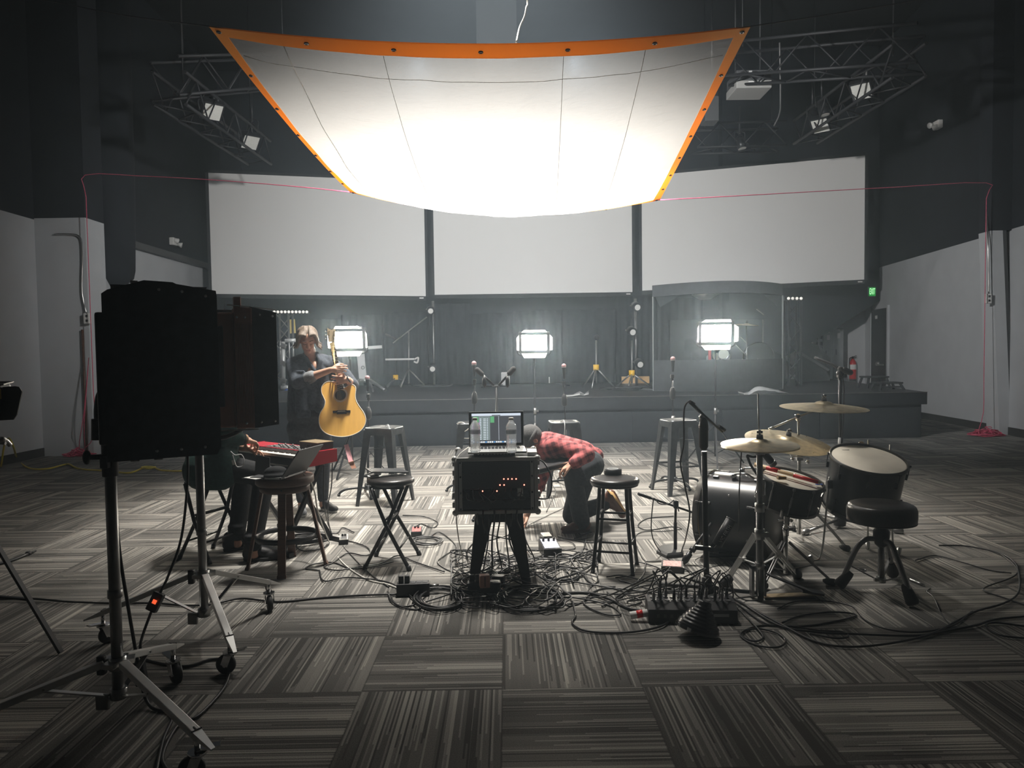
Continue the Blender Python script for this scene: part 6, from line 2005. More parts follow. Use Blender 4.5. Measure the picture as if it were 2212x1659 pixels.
for k in range(3):
    th = 0.5 + k * 2.094
    o = px_ * math.cos(th) + py_ * math.sin(th)
    MB().tube([V(0, 0, bot.z - 0.06), bot + sa * 0.03 + o * 0.10, bot + sa * 0.015 + o * 0.18, bot + o * 0.205 - sa * 0.035], 0.007, 8, 4).build('basket_arm', 'steel', ss)
tripod(ss, (0, 0, 0.1), 0.27, (R(-20), R(100), R(220)), 'dull_steel', 0.07, 0.25)
# drum sticks bound with red tape, lying across the snare head
d1 = thing('drum_stick_bundle', 'pale rod drum sticks with red tape across the snare', 'drum sticks', sn_c - sa * 0.02)
w = WM[d1.name].inverted()
a_, b_ = P(1630, 1004, 4.46), P(1772, 1043, 4.28)
for f0, f1, m_, r_s in ((0, 1, 'stick_wood', 0.010), (0.18, 0.36, 'red_paint', 0.0118), (0.60, 0.97, 'red_paint', 0.0118)):
    MB().cyl(a_ + (b_ - a_) * f0, a_ + (b_ - a_) * f1, r_s, None, 14).build('rods' if m_ == 'stick_wood' else 'tape', m_, d1, True)
d2 = thing('drum_stick_bundle', 'second rod drum stick lying behind the red taped one', 'drum sticks', sn_c - sa * 0.02)
MB().cyl(a_ + V(0.01, 0.03, 0.002), a_ + (b_ - a_) * 0.85 + V(0.01, 0.03, 0.0), 0.009, None, 12).build('rods', 'stick_wood', d2, True)
MB().cyl(a_ + (b_ - a_) * 0.2 + V(0.01, 0.03, 0.002), a_ + (b_ - a_) * 0.4 + V(0.01, 0.03, 0.001), 0.0105, None, 12).build('tape', 'red_paint', d2, True)

# floor drum
ft_c = P(1876, 992, 4.78)
fa = V(-0.03, 0.31, -1.0).normalized()
ftom, _ = drum('floor_tom', 'black floor drum with pale worn head behind the drum stool', ft_c, fa, 0.235, 0.36, 'drum_black', 'tom_head', 'hoop_dark', 8, 'drum', 0.018, 'black_metal')
x = V(1, 0, 0)
MB().box(V(-0.09, 0.15, 0.045), (0.05, 0.03, 0.004)).build('tape_mark', 'dark_grey', ftom)
for (dx, dy, top) in ((0.12, 0.24, 0.10), (0.215, 0.13, 0.08), (-0.255, 0.02, -0.12)):
    f = V(ft_c.x + dx * 1.12, ft_c.y + dy * 1.12, 0.0) - ft_c
    tp_ = V(dx, dy, top) if top > 0 else V(dx, dy, top)
    MB().tube([tp_, V(dx * 1.06, dy * 1.06, -0.30), V(dx * 1.20, dy * 1.20, f.z + 0.06), V(dx * 1.45, dy * 1.45, f.z + 0.015)], 0.0065, 8, 4).lathe([(0.008, 0), (0.016, 0.015), (0.016, 0.05), (0.008, 0.055)], V(dx * 1.42, dy * 1.42, f.z), (dx, dy, 0.6), 12).build('leg', 'steel', ftom)
    MB().box(V(dx, dy, -0.17), (0.035, 0.035, 0.06), None, 0.008).build('leg_bracket', 'black_plastic', ftom)
MB().tube([V(0.055, 0.235, 0.03), V(0.06, 0.25, 0.075), V(0.085, 0.255, 0.08), V(0.10, 0.245, 0.045)], 0.007, 8, 5).build('rim_clip', 'wood_pale', ftom)

# drum stool
th_b = V((1907 - 1106) / FPX * 4.22, 4.22, 0)
th_ = thing('drum_stool', 'round black padded drum stool on chrome tripod legs', 'stool', th_b)
MB().lathe([(0.001, 0.420), (0.178, 0.420), (0.190, 0.432), (0.193, 0.46), (0.192, 0.50), (0.183, 0.522), (0.165, 0.531), (0.05, 0.527), (0.001, 0.525)], n=52).build('seat', 'leather_black', th_)
MB().ring((0, 0, 0.428), 0.186, 0.006).build('seat_piping', 'black_plastic', th_)
MB().cyl((0, 0, 0.06), (0, 0, 0.30), 0.0185, None, 20).cyl((0, 0, 0.28), (0, 0, 0.42), 0.012).build('pole', 'dull_steel', th_)
MB().lathe([(0.020, 0.27), (0.036, 0.285), (0.046, 0.33), (0.046, 0.365), (0.032, 0.385), (0.026, 0.42)], n=22).build('clamp', 'black_plastic', th_)
MB().cyl((0, 0, 0.055), (0, 0, 0.085), 0.027).box((-0.035, -0.015, 0.075), (0.03, 0.02, 0.02), None, 0.003).build('lower_collar', 'steel', th_)
for px, py in ((1806, 1272), (1976, 1314), (1958, 1215)):
    f = F(px, py) - th_b
    u = V(f.x, f.y, 0).normalized()
    R_ = V(f.x, f.y, 0).length
    R_ = min(max(R_, 0.25), 0.34)
    lo = MB().tube([V(0, 0, 0.315) + u * 0.03, V(0, 0, 0.31) + u * 0.085, V(0, 0, 0.25) + u * 0.14, u * (R_ - 0.04) + V(0, 0, 0.07)], 0.0155, 10, 5).bar(V(0, 0, 0.068) + u * 0.02, u * (R_ * 0.66) + V(0, 0, 0.145), 0.014, 0.008).build('leg', 'dull_steel', th_)
    MB().lathe([(0.019, 0.0), (0.026, 0.02), (0.036, 0.10), (0.030, 0.115), (0.012, 0.118)], u * (R_ - 0.085) + V(0, 0, 0.108), u * 0.66 + V(0, 0, -0.80), 18).build('rubber_foot', 'black_rubber', lo)

# hi-hat
hb_ = F(1641, 1296)
hb_.x = P(1641, 1100, hb_.y).x
hh = thing('hi_hat_stand', 'chrome hi-hat stand with pedal at the front of the kit', 'stand', hb_)
w = WM[hh.name].inverted()
zc = (w @ P(1641, 965, hb_.y)).z
MB().cyl((0, 0, 0.05), (0, 0, 0.56), 0.020, None, 20).cyl((0, 0, 0.54), (0, 0, zc - 0.03), 0.0175, None, 20).cyl((0, 0, zc - 0.045), (0, 0, zc - 0.02), 0.03, 0.034).build('pole', 'dull_steel', hh)
MB().cyl((0, 0, zc - 0.02), w @ P(1637, 850, hb_.y), 0.0042).build('pull_rod', 'steel', hh)
MB().cyl((0, 0, 0.36), (0, 0, 0.42), 0.029).box((0.02, -0.02, 0.39), (0.05, 0.02, 0.03), None, 0.004).build('collar', 'steel', hh)
MB().cyl((0, 0, 0.52), (0, 0, 0.57), 0.028).build('collar', 'steel', hh)
MB().cyl((0, 0, 0.185), (0, 0, 0.225), 0.027).build('collar', 'steel', hh)
for px, py in ((1566, 1262), (1722, 1243)):
    e = w @ F(px, py, 0.02)
    u = V(e.x, e.y, 0).normalized()
    n = V(-u.y, u.x, 0)
    lg = MB()
    for s in (-1, 1):
        lg.bar(V(0, 0, 0.385) + u * 0.03 + n * 0.013 * s, e + n * 0.010 * s, 0.004, 0.024, (0, 0, 1))
    mid = V(0, 0, 0.385) * 0.52 + e * 0.48
    lg.bar(V(0, 0, 0.205), mid, 0.014, 0.006).bar(mid - n * 0.016, mid + n * 0.016, 0.03, 0.024)
    lo = lg.build('leg', 'silver_leg', hh)
    MB().lathe([(0.012, 0.0), (0.022, 0.01), (0.032, 0.07), (0.026, 0.09), (0.01, 0.095)], e - u * 0.05 + V(0, 0, 0.055), u + V(0, 0, -1.0), 16).build('rubber_foot', 'black_rubber', lo)
MB().bx((-0.045, 0.0, 0.02), (-0.030, 0.05, 0.20)).bx((0.030, 0.0, 0.02), (0.040, 0.05, 0.20)).bx((-0.045, 0.0, 0.18), (0.040, 0.05, 0.20)).build('pedal_frame', 'dull_steel', hh)
MB().bx((-0.02, -0.012, 0.03), (0.026, 0.012, 0.19), 0.004).build('linkage', 'black_metal', hh)
MB().tube([V(0.0, -0.01, 0.25), V(-0.018, -0.015, 0.19), V(-0.016, -0.02, 0.05), V(0, -0.02, 0.015), V(0.018, -0.02, 0.05), V(0.018, -0.015, 0.19), V(0.004, -0.01, 0.25)], 0.004, 6, 5).build('pull_link', 'chrome', hh)
f0, f1 = V(0.04, 0.0, 0.155), w @ F(1752, 1285, 0.02)
MB().bar(f0, f1 + V(0, 0, 0.02), 0.075, 0.008).bar(f0 * 0.25 + f1 * 0.75, f1 + V(0.06, 0.0, 0.01), 0.08, 0.012).build('footboard', 'black_metal', hh)
MB().bar(V(0.03, 0.03, 0.012), f1 + V(0.05, 0.02, 0.0), 0.06, 0.004).build('base_plate', 'brass_dull', hh)
MB().lathe([(0.010, 0), (0.018, 0.01), (0.017, 0.05)], V(0, -0.015, 0), (0, 0, 1), 12).build('rubber_foot', 'black_rubber', hh)
def cymbal(name, label, c, nrm, r, group=None, bow=0.10, rivets=0, bell=0.22):
    t = thing(name, label, 'cymbal', c, 0, group)
    n = Vector(nrm).normalized()
    h = r * bow
    pr = [(r, 0.0)]
    for k in range(1, 8):
        f = 1 - k / 8 * (1 - bell)
        pr.append((r * f, h * (1 - f ** 1.6)))
    hb = pr[-1][1]
    for k in range(1, 6):
        f = k / 5
        pr.append((r * bell * math.cos(f * 1.5), hb + r * 0.085 * math.sin(f * 1.5)))
    top = pr[-1][1]
    MB().lathe(pr + [(0.008, top)] + [(a, b - 0.0016) for a, b in pr[::-1]], (0, 0, 0), n, 72, False).build('plate', 'cymbal_bronze', t)
    k = MB().cyl(n * (top - 0.004), n * (top + 0.022), 0.020, 0.017, 18)
    k.build('felt', 'felt', t)
    k = MB().cyl(n * (top + 0.02), n * (top + 0.05), 0.006).box(n * (top + 0.036), (0.034, 0.010, 0.016), None, 0.003)
    k.build('wing_nut', 'chrome', t)
    x, y = ortho(n)
    for i in range(rivets):
        th = 2 * math.pi * i / rivets + 0.35
        MB().ball((x * math.cos(th) + y * math.sin(th)) * (r * 0.86) + n * (h * (1 - 0.86 ** 1.6) + 0.001), 0.0035, 8, 5).build('rivet', 'brass', t)
    return t, n * top
cz = P(1641, 962, hb_.y)
cymbal('hi_hat_cymbal', 'top hi-hat cymbal, nearest cymbal of the kit', cz + V(0, 0, 0.004), V(-0.015, -0.06, 1), 0.218, 'hi-hat pair', 0.10)
t, _ = cymbal('hi_hat_cymbal', 'bottom hi-hat cymbal showing as a thin rim under the top one', cz + V(0.003, 0.0, -0.010), V(0.02, 0.03, -1), 0.217, 'hi-hat pair', 0.09)
ch = F(1727, 1200)
c2 = P(1701, 949, 5.15)
cymbal('ride_cymbal', 'large cymbal with rivets tilted behind the hi-hat', c2 - V(0, 0, 0.02), V(0.09, -0.20, 1), 0.300, 'large cymbals of the kit', 0.10, 10)
c3 = P(1779, 878, 5.32)
cymbal('crash_cymbal', 'highest cymbal of the kit, held on an angled boom', c3 - V(0, 0, 0.01), V(0.02, -0.05, 1), 0.312, 'large cymbals of the kit', 0.10)
# the stand of both cymbals
cs_b = V((1727 - 1106) / FPX * 5.35, 5.35, 0)
cs = thing('cymbal_stand', 'chrome cymbal stand rising behind the snare drum', 'stand', cs_b)
w = WM[cs.name].inverted()
MB().cyl((0, 0, 0.06), (0, 0, 0.55), 0.0165).cyl((0, 0, 0.5), w @ P(1727, 985, 5.35), 0.0125).cyl(w @ P(1727, 990, 5.35), w @ P(1724, 900, 5.32), 0.009).build('pole', 'steel', cs)
k = MB()
k.box(w @ P(1727, 988, 5.35), (0.05, 0.03, 0.05), None, 0.006).cyl(w @ P(1710, 985, 5.33), w @ P(1748, 990, 5.33), 0.006).ball(w @ P(1745, 998, 5.33), 0.016).ball(w @ P(1712, 992, 5.32), 0.014)
k.build('clamp', 'chrome', cs)
MB().cyl(w @ P(1712, 988, 5.33), w @ (c2 + V(0.0, 0.01, -0.06)), 0.008).cyl(w @ (c2 + V(0, 0.01, -0.08)), w @ (c2 + V(0.004, -0.003, 0.05)), 0.006).build('cymbal_arm', 'steel', cs)
MB().ball(w @ P(1724, 902, 5.32), (0.022, 0.018, 0.03)).box(w @ P(1723, 898, 5.30), (0.04, 0.02, 0.02), None, 0.004).build('tilter', 'chrome', cs)
MB().cyl(w @ P(1661, 927, 5.36), w @ P(1765, 884, 5.31), 0.0075).cyl(w @ P(1660, 927, 5.36), w @ P(1672, 922, 5.35), 0.009).build('boom_arm', 'steel', cs)
MB().ball(w @ P(1766, 885, 5.31), 0.018).cyl(w @ P(1766, 888, 5.31), w @ (c3 + V(0.002, -0.003, 0.05)), 0.006).build('tilter', 'chrome', cs)
tripod(cs, (0, 0, 0.12), 0.36, (R(-48), R(75), R(195)), 'steel', 0.10, 0.36)

# snare microphone on a short arm under the hi-hat
mp_ = P(1664, 990, 4.30)
m_ = thing('microphone', 'short black microphone pointing at the snare under the hi-hat', 'microphone', mp_)
w = WM[m_.name].inverted()
q0, q1 = w @ P(1650, 978, 4.30), w @ P(1671, 1004, 4.32)
MB().cyl(q0, q1, 0.021, 0.024, 20).build('body', 'black_plastic', m_)
MB().ring(q0 * 0.25 + q1 * 0.75, 0.0235, 0.002, q1 - q0).build('ring', 'steel', m_)
MB().tube([w @ P(1612, 983, 4.30), w @ P(1628, 987, 4.29), w @ P(1640, 982, 4.30), q0], 0.008, 8, 5).tube([w @ P(1614, 985, 4.3), w @ P(1622, 1005, 4.32), w @ P(1636, 1026, 4.34)], 0.008, 8, 5).build('arm', 'black_metal', m_)
cable([P(1602, 972, 4.30), P(1600, 1000, 4.32), P(1597, 1060, 4.36), P(1596, 1110, 4.40), F(1592, 1190), F(1575, 1230), F(1545, 1240), F(1512, 1225), F(1500, 1212), F(1520, 1203), F(1555, 1206), F(1562, 1218), F(1530, 1228), F(1500, 1240), F(1486, 1270), F(1470, 1300)], 0.0042, 'cable_black', 'black cable dropping from the snare microphone past the bass drum')
# ------------------------------------------------------------------ on the stage
def SP(px, py):                        # stage-floor point under a pixel
    return F(px, py, ZS)
# the drum booth: curved clear panes over a grey lower wall, with a curved header
bc = SP(1556, 852)
arc = []
xl, xr = P(1406, 800, 13.4).x, P(1706, 800, 12.9).x
for k in range(13):
    f = k / 12
    x = xl + (xr - xl) * f
    y = 13.45 - 0.95 * math.sin(math.pi * (0.08 + 0.86 * f)) ** 0.9
    arc.append(V(x, y, 0))
zt0 = P(1405, 640, arc[0].y).z
ztop = P(1600, 606, arc[6].y).z
zh = P(1600, 632, arc[6].y).z
zlow = P(1560, 777, arc[6].y).z
bo = thing('drum_booth', 'curved drum booth with clear panes and grey lower wall on stage', 'drum booth', V(arc[6].x, arc[6].y, ZS))
def wall_arc(z0, z1, th, nm, m, a=0, b=12):
    mb = MB()
    pts = arc[a:b + 1]
    sm_ = catmull(pts, 4)
    rs = [[p + V(0, 0, z0), p + V(0, th, z0), p + V(0, th, z1), p + V(0, 0, z1)] for p in sm_]
    mb.rings(rs, True, False)
    return mb.build(nm, m, bo, True)
wall_arc(ZS, zlow, 0.06, 'lower_wall', 'foam_grey')
wall_arc(zh, ztop, 0.05, 'header', 'foam_grey')
m, t_, b_ = nt('clear_acrylic')
N, L_ = t_.nodes, t_.links
tp_, gl, mxs = N.new('ShaderNodeBsdfTransparent'), N.new('ShaderNodeBsdfGlossy'), N.new('ShaderNodeMixShader')
tp_.inputs[0].default_value = (0.90, 0.93, 0.93, 1)
gl.inputs['Roughness'].default_value = 0.04
mxs.inputs[0].default_value = 0.07
L_.new(tp_.outputs[0], mxs.inputs[1])
L_.new(gl.outputs[0], mxs.inputs[2])
L_.new(mxs.outputs[0], [n for n in N if n.type == 'OUTPUT_MATERIAL'][0].inputs['Surface'])
M['clear_acrylic'] = m
for i in range(4):
    a, b = arc[i * 3], arc[i * 3 + 3]
    mid = [catmull(arc[i * 3:i * 3 + 4], 3)]
    mb = MB()
    mb.rings([[p + V(0, 0.02, zlow), p + V(0, 0.026, zlow), p + V(0, 0.026, zh), p + V(0, 0.02, zh)] for p in mid[0]], True, False)
    mb.build('pane', 'clear_acrylic', bo, True)
for i in (0, 12):
    p = arc[i]
    MB().box(V(p.x, p.y + 0.01, (ZS + zh) / 2), (0.018, 0.03, zh - ZS)).build('post', 'clear_post' if 'clear_post' in M else 'dark_grey', bo, True)
for s, i in ((1, 0), (-1, 12)):
    p = arc[i]
    q = [V(p.x + s * 0.05, p.y, zh), V(p.x + s * 0.45, p.y - 0.25, zh), V(p.x + s * 0.12, p.y - 0.05, zh - 0.20)]
    MB().rings([q, [a + V(0, 0.02, 0) for a in q]], True, False).build('gusset', 'foam_grey', bo, True)
for px in (1596, 1640, 1500, 1470):
    q = P(px, 700, 15.2)
    o = MB().bx((q.x - 0.25, 15.1, ZS), (q.x + 0.25, 15.2, 2.15), 0.01).build('acoustic_baffle', 'foam_grey')
    tag(o, 'grey upright acoustic panel standing inside the drum booth', 'panel', 'acoustic panels inside the drum booth')
o = MB().lathe([(0.001, -0.10), (0.10, -0.09), (0.21, -0.03), (0.24, 0.0), (0.001, 0.0)], V(P(1523, 630, 13.0).x, 13.0, zh + 0.02), (0, 0, 1), 24).build('dome_light', 'white_plastic')
tag(o, 'pale dome light under the header of the drum booth', 'light')
# drum kit inside the booth, seen through the panes
def small_drum(px, py, d, r, L, ax, m, label, hm='drum_head'):
    c = P(px, py, d)
    t = thing('booth_drum', label, 'drum', c, 0, 'drums inside the booth')
    MB().lathe([(r, 0), (r, L)], (0, 0, 0), ax, 28, False).build('shell', m, t)
    MB().lathe([(0.001, 0.0), (r, 0.0)], (0, 0, 0), ax, 28, False).build('head', hm, t)
    MB().ring((0, 0, 0), r + 0.004, 0.008, ax, 28, 6).build('hoop', 'chrome', t)
    for k in range(3):
        a = k * 2.094 + 0.4
        MB().cyl((r * 0.9 * math.cos(a), r * 0.5 * math.sin(a) + L * 0.4, -0.05), (r * 1.1 * math.cos(a), r * 0.8 * math.sin(a) + L * 0.4, ZS - c.z), 0.012).build('leg', 'steel', t)
    return t
small_drum(1563, 765, 14.0, 0.10, 0.20, (0.3, 0.6, -0.2), 'white_plastic', 'white drum seen low through the booth panes')
small_drum(1546, 770, 14.2, 0.09, 0.18, (-0.3, 0.6, -0.2), 'pale_grey', 'pale drum left of the white one in the booth')
small_drum(1640, 770, 14.3, 0.28, 0.35, (0.2, 0.9, 0.0), 'drum_black', 'dark drum at the right inside the booth', 'drum_black')
def booth_stand(px, ytop, d, label, boom=None, cym=None):
    c = P(px, 800, d)
    t = thing('cymbal_stand', label, 'stand', V(c.x, d, ZS), 0, 'stands inside the booth')
    w = WM[t.name].inverted()
    MB().cyl((0, 0, 0.02), w @ P(px, ytop, d), 0.011).build('pole', 'steel', t)
    for k in range(3):
        a = k * 2.094 + 0.5
        MB().cyl((0, 0, 0.35), (math.cos(a) * 0.25, math.sin(a) * 0.25, 0.01), 0.008).build('leg', 'steel', t)
    if boom:
        MB().cyl(w @ P(*boom[0], d), w @ P(*boom[1], d), 0.008).build('boom_arm', 'steel', t)
    if cym:
        cymbal('booth_cymbal', cym[1], P(cym[0][0], cym[0][1], d), V(0.05, -0.10, 1), 0.22, 'cymbals inside the booth')
booth_stand(1613, 705, 14.0, 'cymbal stand right of the lit panel, inside the booth', ((1600, 728), (1614, 742)), ((1613, 702), 'cymbal high inside the booth right of the lit panel'))
booth_stand(1648, 690, 14.4, 'tall stand with bent top inside the booth', ((1634, 668), (1650, 680)))
booth_stand(1604, 775, 13.9, 'low chrome stand with crossed tubes inside the booth', ((1590, 745), (1612, 768)))
o = MB().cyl(V(P(1533, 778, 13.9).x, 13.9, ZS), P(1533, 745, 13.9), 0.03).build('red_tube', 'red_paint')
tag(o, 'red tube standing in the booth below the lit panel', 'tubes')

# light bars with round bulbs on their towers, at both sides of the stage
def light_bar(px0, px1, py, d, n, label):
    a, b = P(px0, py, d), P(px1, py, d)
    c = (a + b) / 2
    t = thing('light_bar', label, 'light', c, 0, 'bulb bars beside the stage')
    MB().bar(a, b, 0.08, 0.07).build('housing', 'black_metal', t, True)
    for k in range(n):
        p = a + (b - a) * ((k + 0.5) / n) - V(0, 0.045, 0)
        MB().ball(p, (0.030, 0.025, 0.030), 14, 8).build('bulb', 'bulb_glass', t, True)
    return t
light_bar(590, 668, 674, 15.0, 10, 'bar of round bulbs on the left tower behind the guitarist')
light_bar(1697, 1733, 645, 14.2, 4, 'short bar of round bulbs on the right tower by the booth')
def tower(px, y0, y1, d, wdt, label, m='dull_steel'):
    b0 = P(px, 800, d)
    t = thing('truss_tower', label, 'truss', V(b0.x, d, ZS), 0, 'lattice towers beside the stage')
    zt = P(px, y1, d).z - ZS
    for sx in (-1, 1):
        for sy in (0, 1):
            MB().cyl((sx * wdt / 2, sy * wdt, 0), (sx * wdt / 2, sy * wdt, zt), 0.022).build('chord', m, t)
    n = max(3, int(zt / wdt / 1.1))
    for k in range(n):
        z0, z1 = zt * k / n, zt * (k + 1) / n
        s = 1 if k % 2 else -1
        MB().cyl((-s * wdt / 2, 0, z0), (s * wdt / 2, 0, z1), 0.011).build('brace', m, t)
        MB().cyl((s * wdt / 2, wdt, z0), (-s * wdt / 2, wdt, z1), 0.011).build('brace', m, t)
    return t
tower(612, 830, 676, 15.06, 0.28, 'lattice tower under the bulb bar behind the guitarist')
tower(1717, 830, 647, 14.26, 0.24, 'lattice tower under the short bulb bar by the booth', 'black_metal')
o = MB().box(P(630, 705, 15.4), (0.16, 0.02, 0.30), Matrix.Rotation(R(-3), 3, 'Y')).build('notice', 'notice_yellow')
tag(o, 'yellow paper notice hanging by the left lattice tower', 'notice')
# silver frame left of the guitarist
fr_ = thing('clamp_frame', 'bright silver frame with clamps left of the guitarist', 'frame', V(P(615, 800, 13.0).x, 13.0, ZS))
MB().tube([P(640, 735, 13.0), P(616, 736, 13.0)], 0.035, 8, 0).build('top_bar', 'silver_paint', fr_, True)
MB().tube([P(612, 738, 13.0), P(613, 835, 13.0)], 0.035, 8, 0).build('upright', 'silver_paint', fr_, True)
MB().tube([P(608, 838, 13.0), P(628, 836, 13.0)], 0.04, 8, 0).build('foot_bar', 'silver_paint', fr_, True)
for y in (747, 785, 822):
    MB().box(P(613, y, 12.95), (0.11, 0.06, 0.08), Matrix.Rotation(0.4, 3, 'Y'), 0.015).build('clamp', 'dull_steel', fr_, True)
MB().ball(P(620, 848, 12.95), (0.06, 0.05, 0.07)).build('foot_pad', 'blue', fr_, True)
o = MB().box(P(605, 858, 12.4), (0.55, 0.4, 0.22), None, 0.01).build('road_case', 'dark_grey')
tag(o, 'grey case standing on the stage left of the guitarist', 'case')
# pale upright board with a cross piece behind the left lit panel
bb = thing('sign_post', 'pale upright board with a cross piece behind the left lit panel', 'board', V(P(785, 820, 14.0).x, 14.0, ZS))
MB().rings([[P(765, 705, 14.0), P(781, 705, 14.0), P(792, 822, 14.0), P(776, 822, 14.0)], [p + V(0, 0.04, 0) for p in (P(765, 705, 14.0), P(781, 705, 14.0), P(792, 822, 14.0), P(776, 822, 14.0))]], True, False).build('board', 'pale_grey', bb, True)
MB().bar(P(785, 752, 14.0), P(825, 749, 14.0), 0.03, 0.06).build('cross_piece', 'pale_grey', bb, True)
MB().ring(P(784, 794, 13.98), 0.03, 0.006, (0, 1, 0), 16, 5).build('emblem', 'dark_grey', bb, True)
MB().tube([P(768, 830, 13.7), P(776, 822, 13.9), P(792, 822, 13.9)], 0.035, 8, 3).build('foot_tube', 'dull_steel', bb, True)
MB().cyl(P(800, 822, 13.6), P(832, 844, 13.2), 0.035).cyl(P(800, 825, 13.6), P(806, 845, 13.2), 0.02).build('foot_tube', 'dull_steel', bb, True)
# stands on the stage
def stage_tripod(px, ybase, ytop, label, m='black_metal', yoke=False, spread=0.38, h0=0.42, group='tripod stands on the stage'):
    b = SP(px, ybase)
    t = thing('tripod_stand', label, 'stand', b, 0, group)
    w = WM[t.name].inverted()
    MB().cyl((0, 0, 0.08), w @ P(px, ytop, b.y), 0.018).build('pole', m, t)
    for k in range(3):
        a = R(-110) + k * 2.094
        MB().cyl((0, 0, h0), (math.cos(a) * spread, math.sin(a) * spread, 0.015), 0.016).build('leg', m, t)
    if yoke:
        MB().cyl((0, 0, h0 - 0.05), (0, 0, h0 + 0.06), 0.06).build('collar', 'yellow', t)
    return t, b
t, b = stage_tripod(1288, 838, 735, 'speaker tripod with yellow collar standing empty at mid stage', 'dull_steel', True)
w = WM[t.name].inverted()
MB().ball(w @ P(1289, 728, b.y), 0.05).build('top_cap', 'black_plastic', t)
stage_tripod(855, 836, 730, 'tripod stand with orange collar left of mid stage', 'black_metal', True, 0.4, 0.22)
t, b = stage_tripod(883, 836, 715, 'boom stand with a long raised arm left of mid stage', 'dull_steel')
w = WM[t.name].inverted()
MB().cyl(w @ P(849, 741, b.y), w @ P(922, 685, b.y + 0.3), 0.015).build('boom_arm', 'dull_steel', t)
o = MB().capsule(P(834, 723, b.y), P(842, 726, b.y), 0.03, 0.025).cyl(P(842, 726, b.y), P(853, 731, b.y), 0.015).build('microphone', 'dark_grey')
tag(o, 'small microphone pointing left on the tripod at the left of the stage', 'microphone')
tr = thing('stand_tray', 'pale tray with cables on the tripod stand left of mid stage', 'tray', P(868, 776, b.y))
MB().bx((-0.36, -0.12, -0.02), (0.30, 0.12, 0.02), 0.01).build('tray', 'silver_paint', tr)
MB().tube([V(0.30, 0, 0.0), V(0.38, -0.02, 0.03), V(0.36, -0.04, -0.08), V(0.28, -0.03, -0.06)], 0.02, 6, 5).build('cable_loop', 'white_plastic', tr)
def pole_rig(px, ybase, ytop, heads, label, group='poles with lights on the stage'):
    b = SP(px, ybase)
    t = thing('light_pole', label, 'pole', b, 0, group)
    w = WM[t.name].inverted()
    MB().cyl((0, 0, 0.02), w @ P(px - 3, ytop, b.y), 0.028).build('pole', 'dull_steel', t)
    MB().bx((-0.40, -0.4, 0), (0.40, 0.4, 0.03)).build('base_plate', 'black_metal', t)
    for (hx, hy) in heads:
        p = w @ P(hx, hy, b.y - 0.12)
        MB().cyl(p, p + V(0.02, -0.16, -0.05), 0.085, 0.095, 18).ball(p + V(0, 0.05, 0), 0.085).build('lamp_head', 'black_metal', t)
        MB().cyl(p + V(0.02, -0.165, -0.052), p + V(0.021, -0.17, -0.053), 0.06, None, 16).build('lens', 'lens_glass', t)
        MB().bar(p + V(-0.10, 0, 0), w @ P(px, hy, b.y), 0.03, 0.03).build('bracket', 'dull_steel', t)
    MB().tube([w @ P(px - 10, ytop + 30, b.y - 0.05), w @ P(px - 14, (ytop + ybase) / 2, b.y - 0.08), w @ P(px - 6, ybase - 20, b.y - 0.05)], 0.012, 6, 6).build('cable', 'cable_black', t)
    return t
pole_rig(938, 834, 650, ((930, 668), (934, 792)), 'pole with two small lamps left of the middle screen gap')
pole_rig(1375, 836, 645, ((1372, 660), (1362, 713), (1378, 782)), 'pole with clustered lamps left of the drum booth')
stage_tripod(1365, 838, 735, 'slim tripod with yellow collar beside the clustered lamp pole', 'dull_steel', True, 0.42, 0.30)
o = MB().bx(V(*SP(1342, 828)) + V(0, 0, 0.0), V(*SP(1405, 828)) + V(0, 0.12, 0.16)).build('plank', 'wood_pale')
tag(o, 'pale wooden plank lying by the lamp pole on stage', 'plank')
# cables around the pole
rnd = random.Random(31)
pts = []
c = SP(1378, 842)
for k in range(90):
    a = rnd.random() * 6.28
    q = rnd.random() ** 0.5
    pts.append(V(c.x + 0.75 * q * math.cos(a), c.y + 0.5 * q * math.sin(a), ZS + 0.012 + 0.05 * rnd.random()))
o = MB().tube(pts, 0.011, 5, 4).build('cable_heap', 'cable_black')
tag(o, 'black cable tangle heaped on the stage around the lamp pole', 'cables', kind='stuff')
o = MB().tube([SP(1040, 838) + V(0, 0, 0.015), SP(1110, 830) + V(0, 0, 0.015), SP(1160, 830) + V(0, 0, 0.015), SP(1200, 831) + V(0, 0, 0.015), SP(1230, 834) + V(0, 0, 0.015)], 0.012, 6, 5).build('cable', 'cable_black')
tag(o, 'black cable across the stage behind the middle lit panel', 'cable')
# paper sheets, box, wedge
def sheet(pix, d, label, hgt=0.0):
    mb = MB()
    top = [P(x, y, d + dd) for x, y, dd in pix]
    for p in top:
        p.z = max(p.z, ZS + 0.004)
    n = len(top) // 2
    mb.rings([[top[k], top[-1 - k], top[-1 - k] + V(0, 0.003, 0.003), top[k] + V(0, 0.003, 0.003)] for k in range(n)], True, True)
    o = mb.build('paper_sheet', 'paper')
    return tag(o, label, 'paper')
dS = SP(1240, 856).y
sheet([(1222, 853, 0), (1238, 852, 0.1), (1252, 845, 0.2), (1262, 851, 0.2), (1272, 843, 0.25), (1272, 852, 0.1), (1262, 854, 0.0), (1252, 853, 0), (1238, 856, 0), (1224, 857, -0.1)], dS, 'curled white paper sheet lying on the front of the stage')
gb = thing('power_pack', 'upright pale grey box with switches at the back of the stage', 'box', SP(1092, 832))
MB().bx((-0.10, -0.08, 0), (0.10, 0.08, 0.29), 0.015).build('case', 'pale_grey', gb)
MB().bx((-0.09, -0.06, 0.29), (0.09, 0.06, 0.305)).build('top_plate', 'dull_steel', gb)
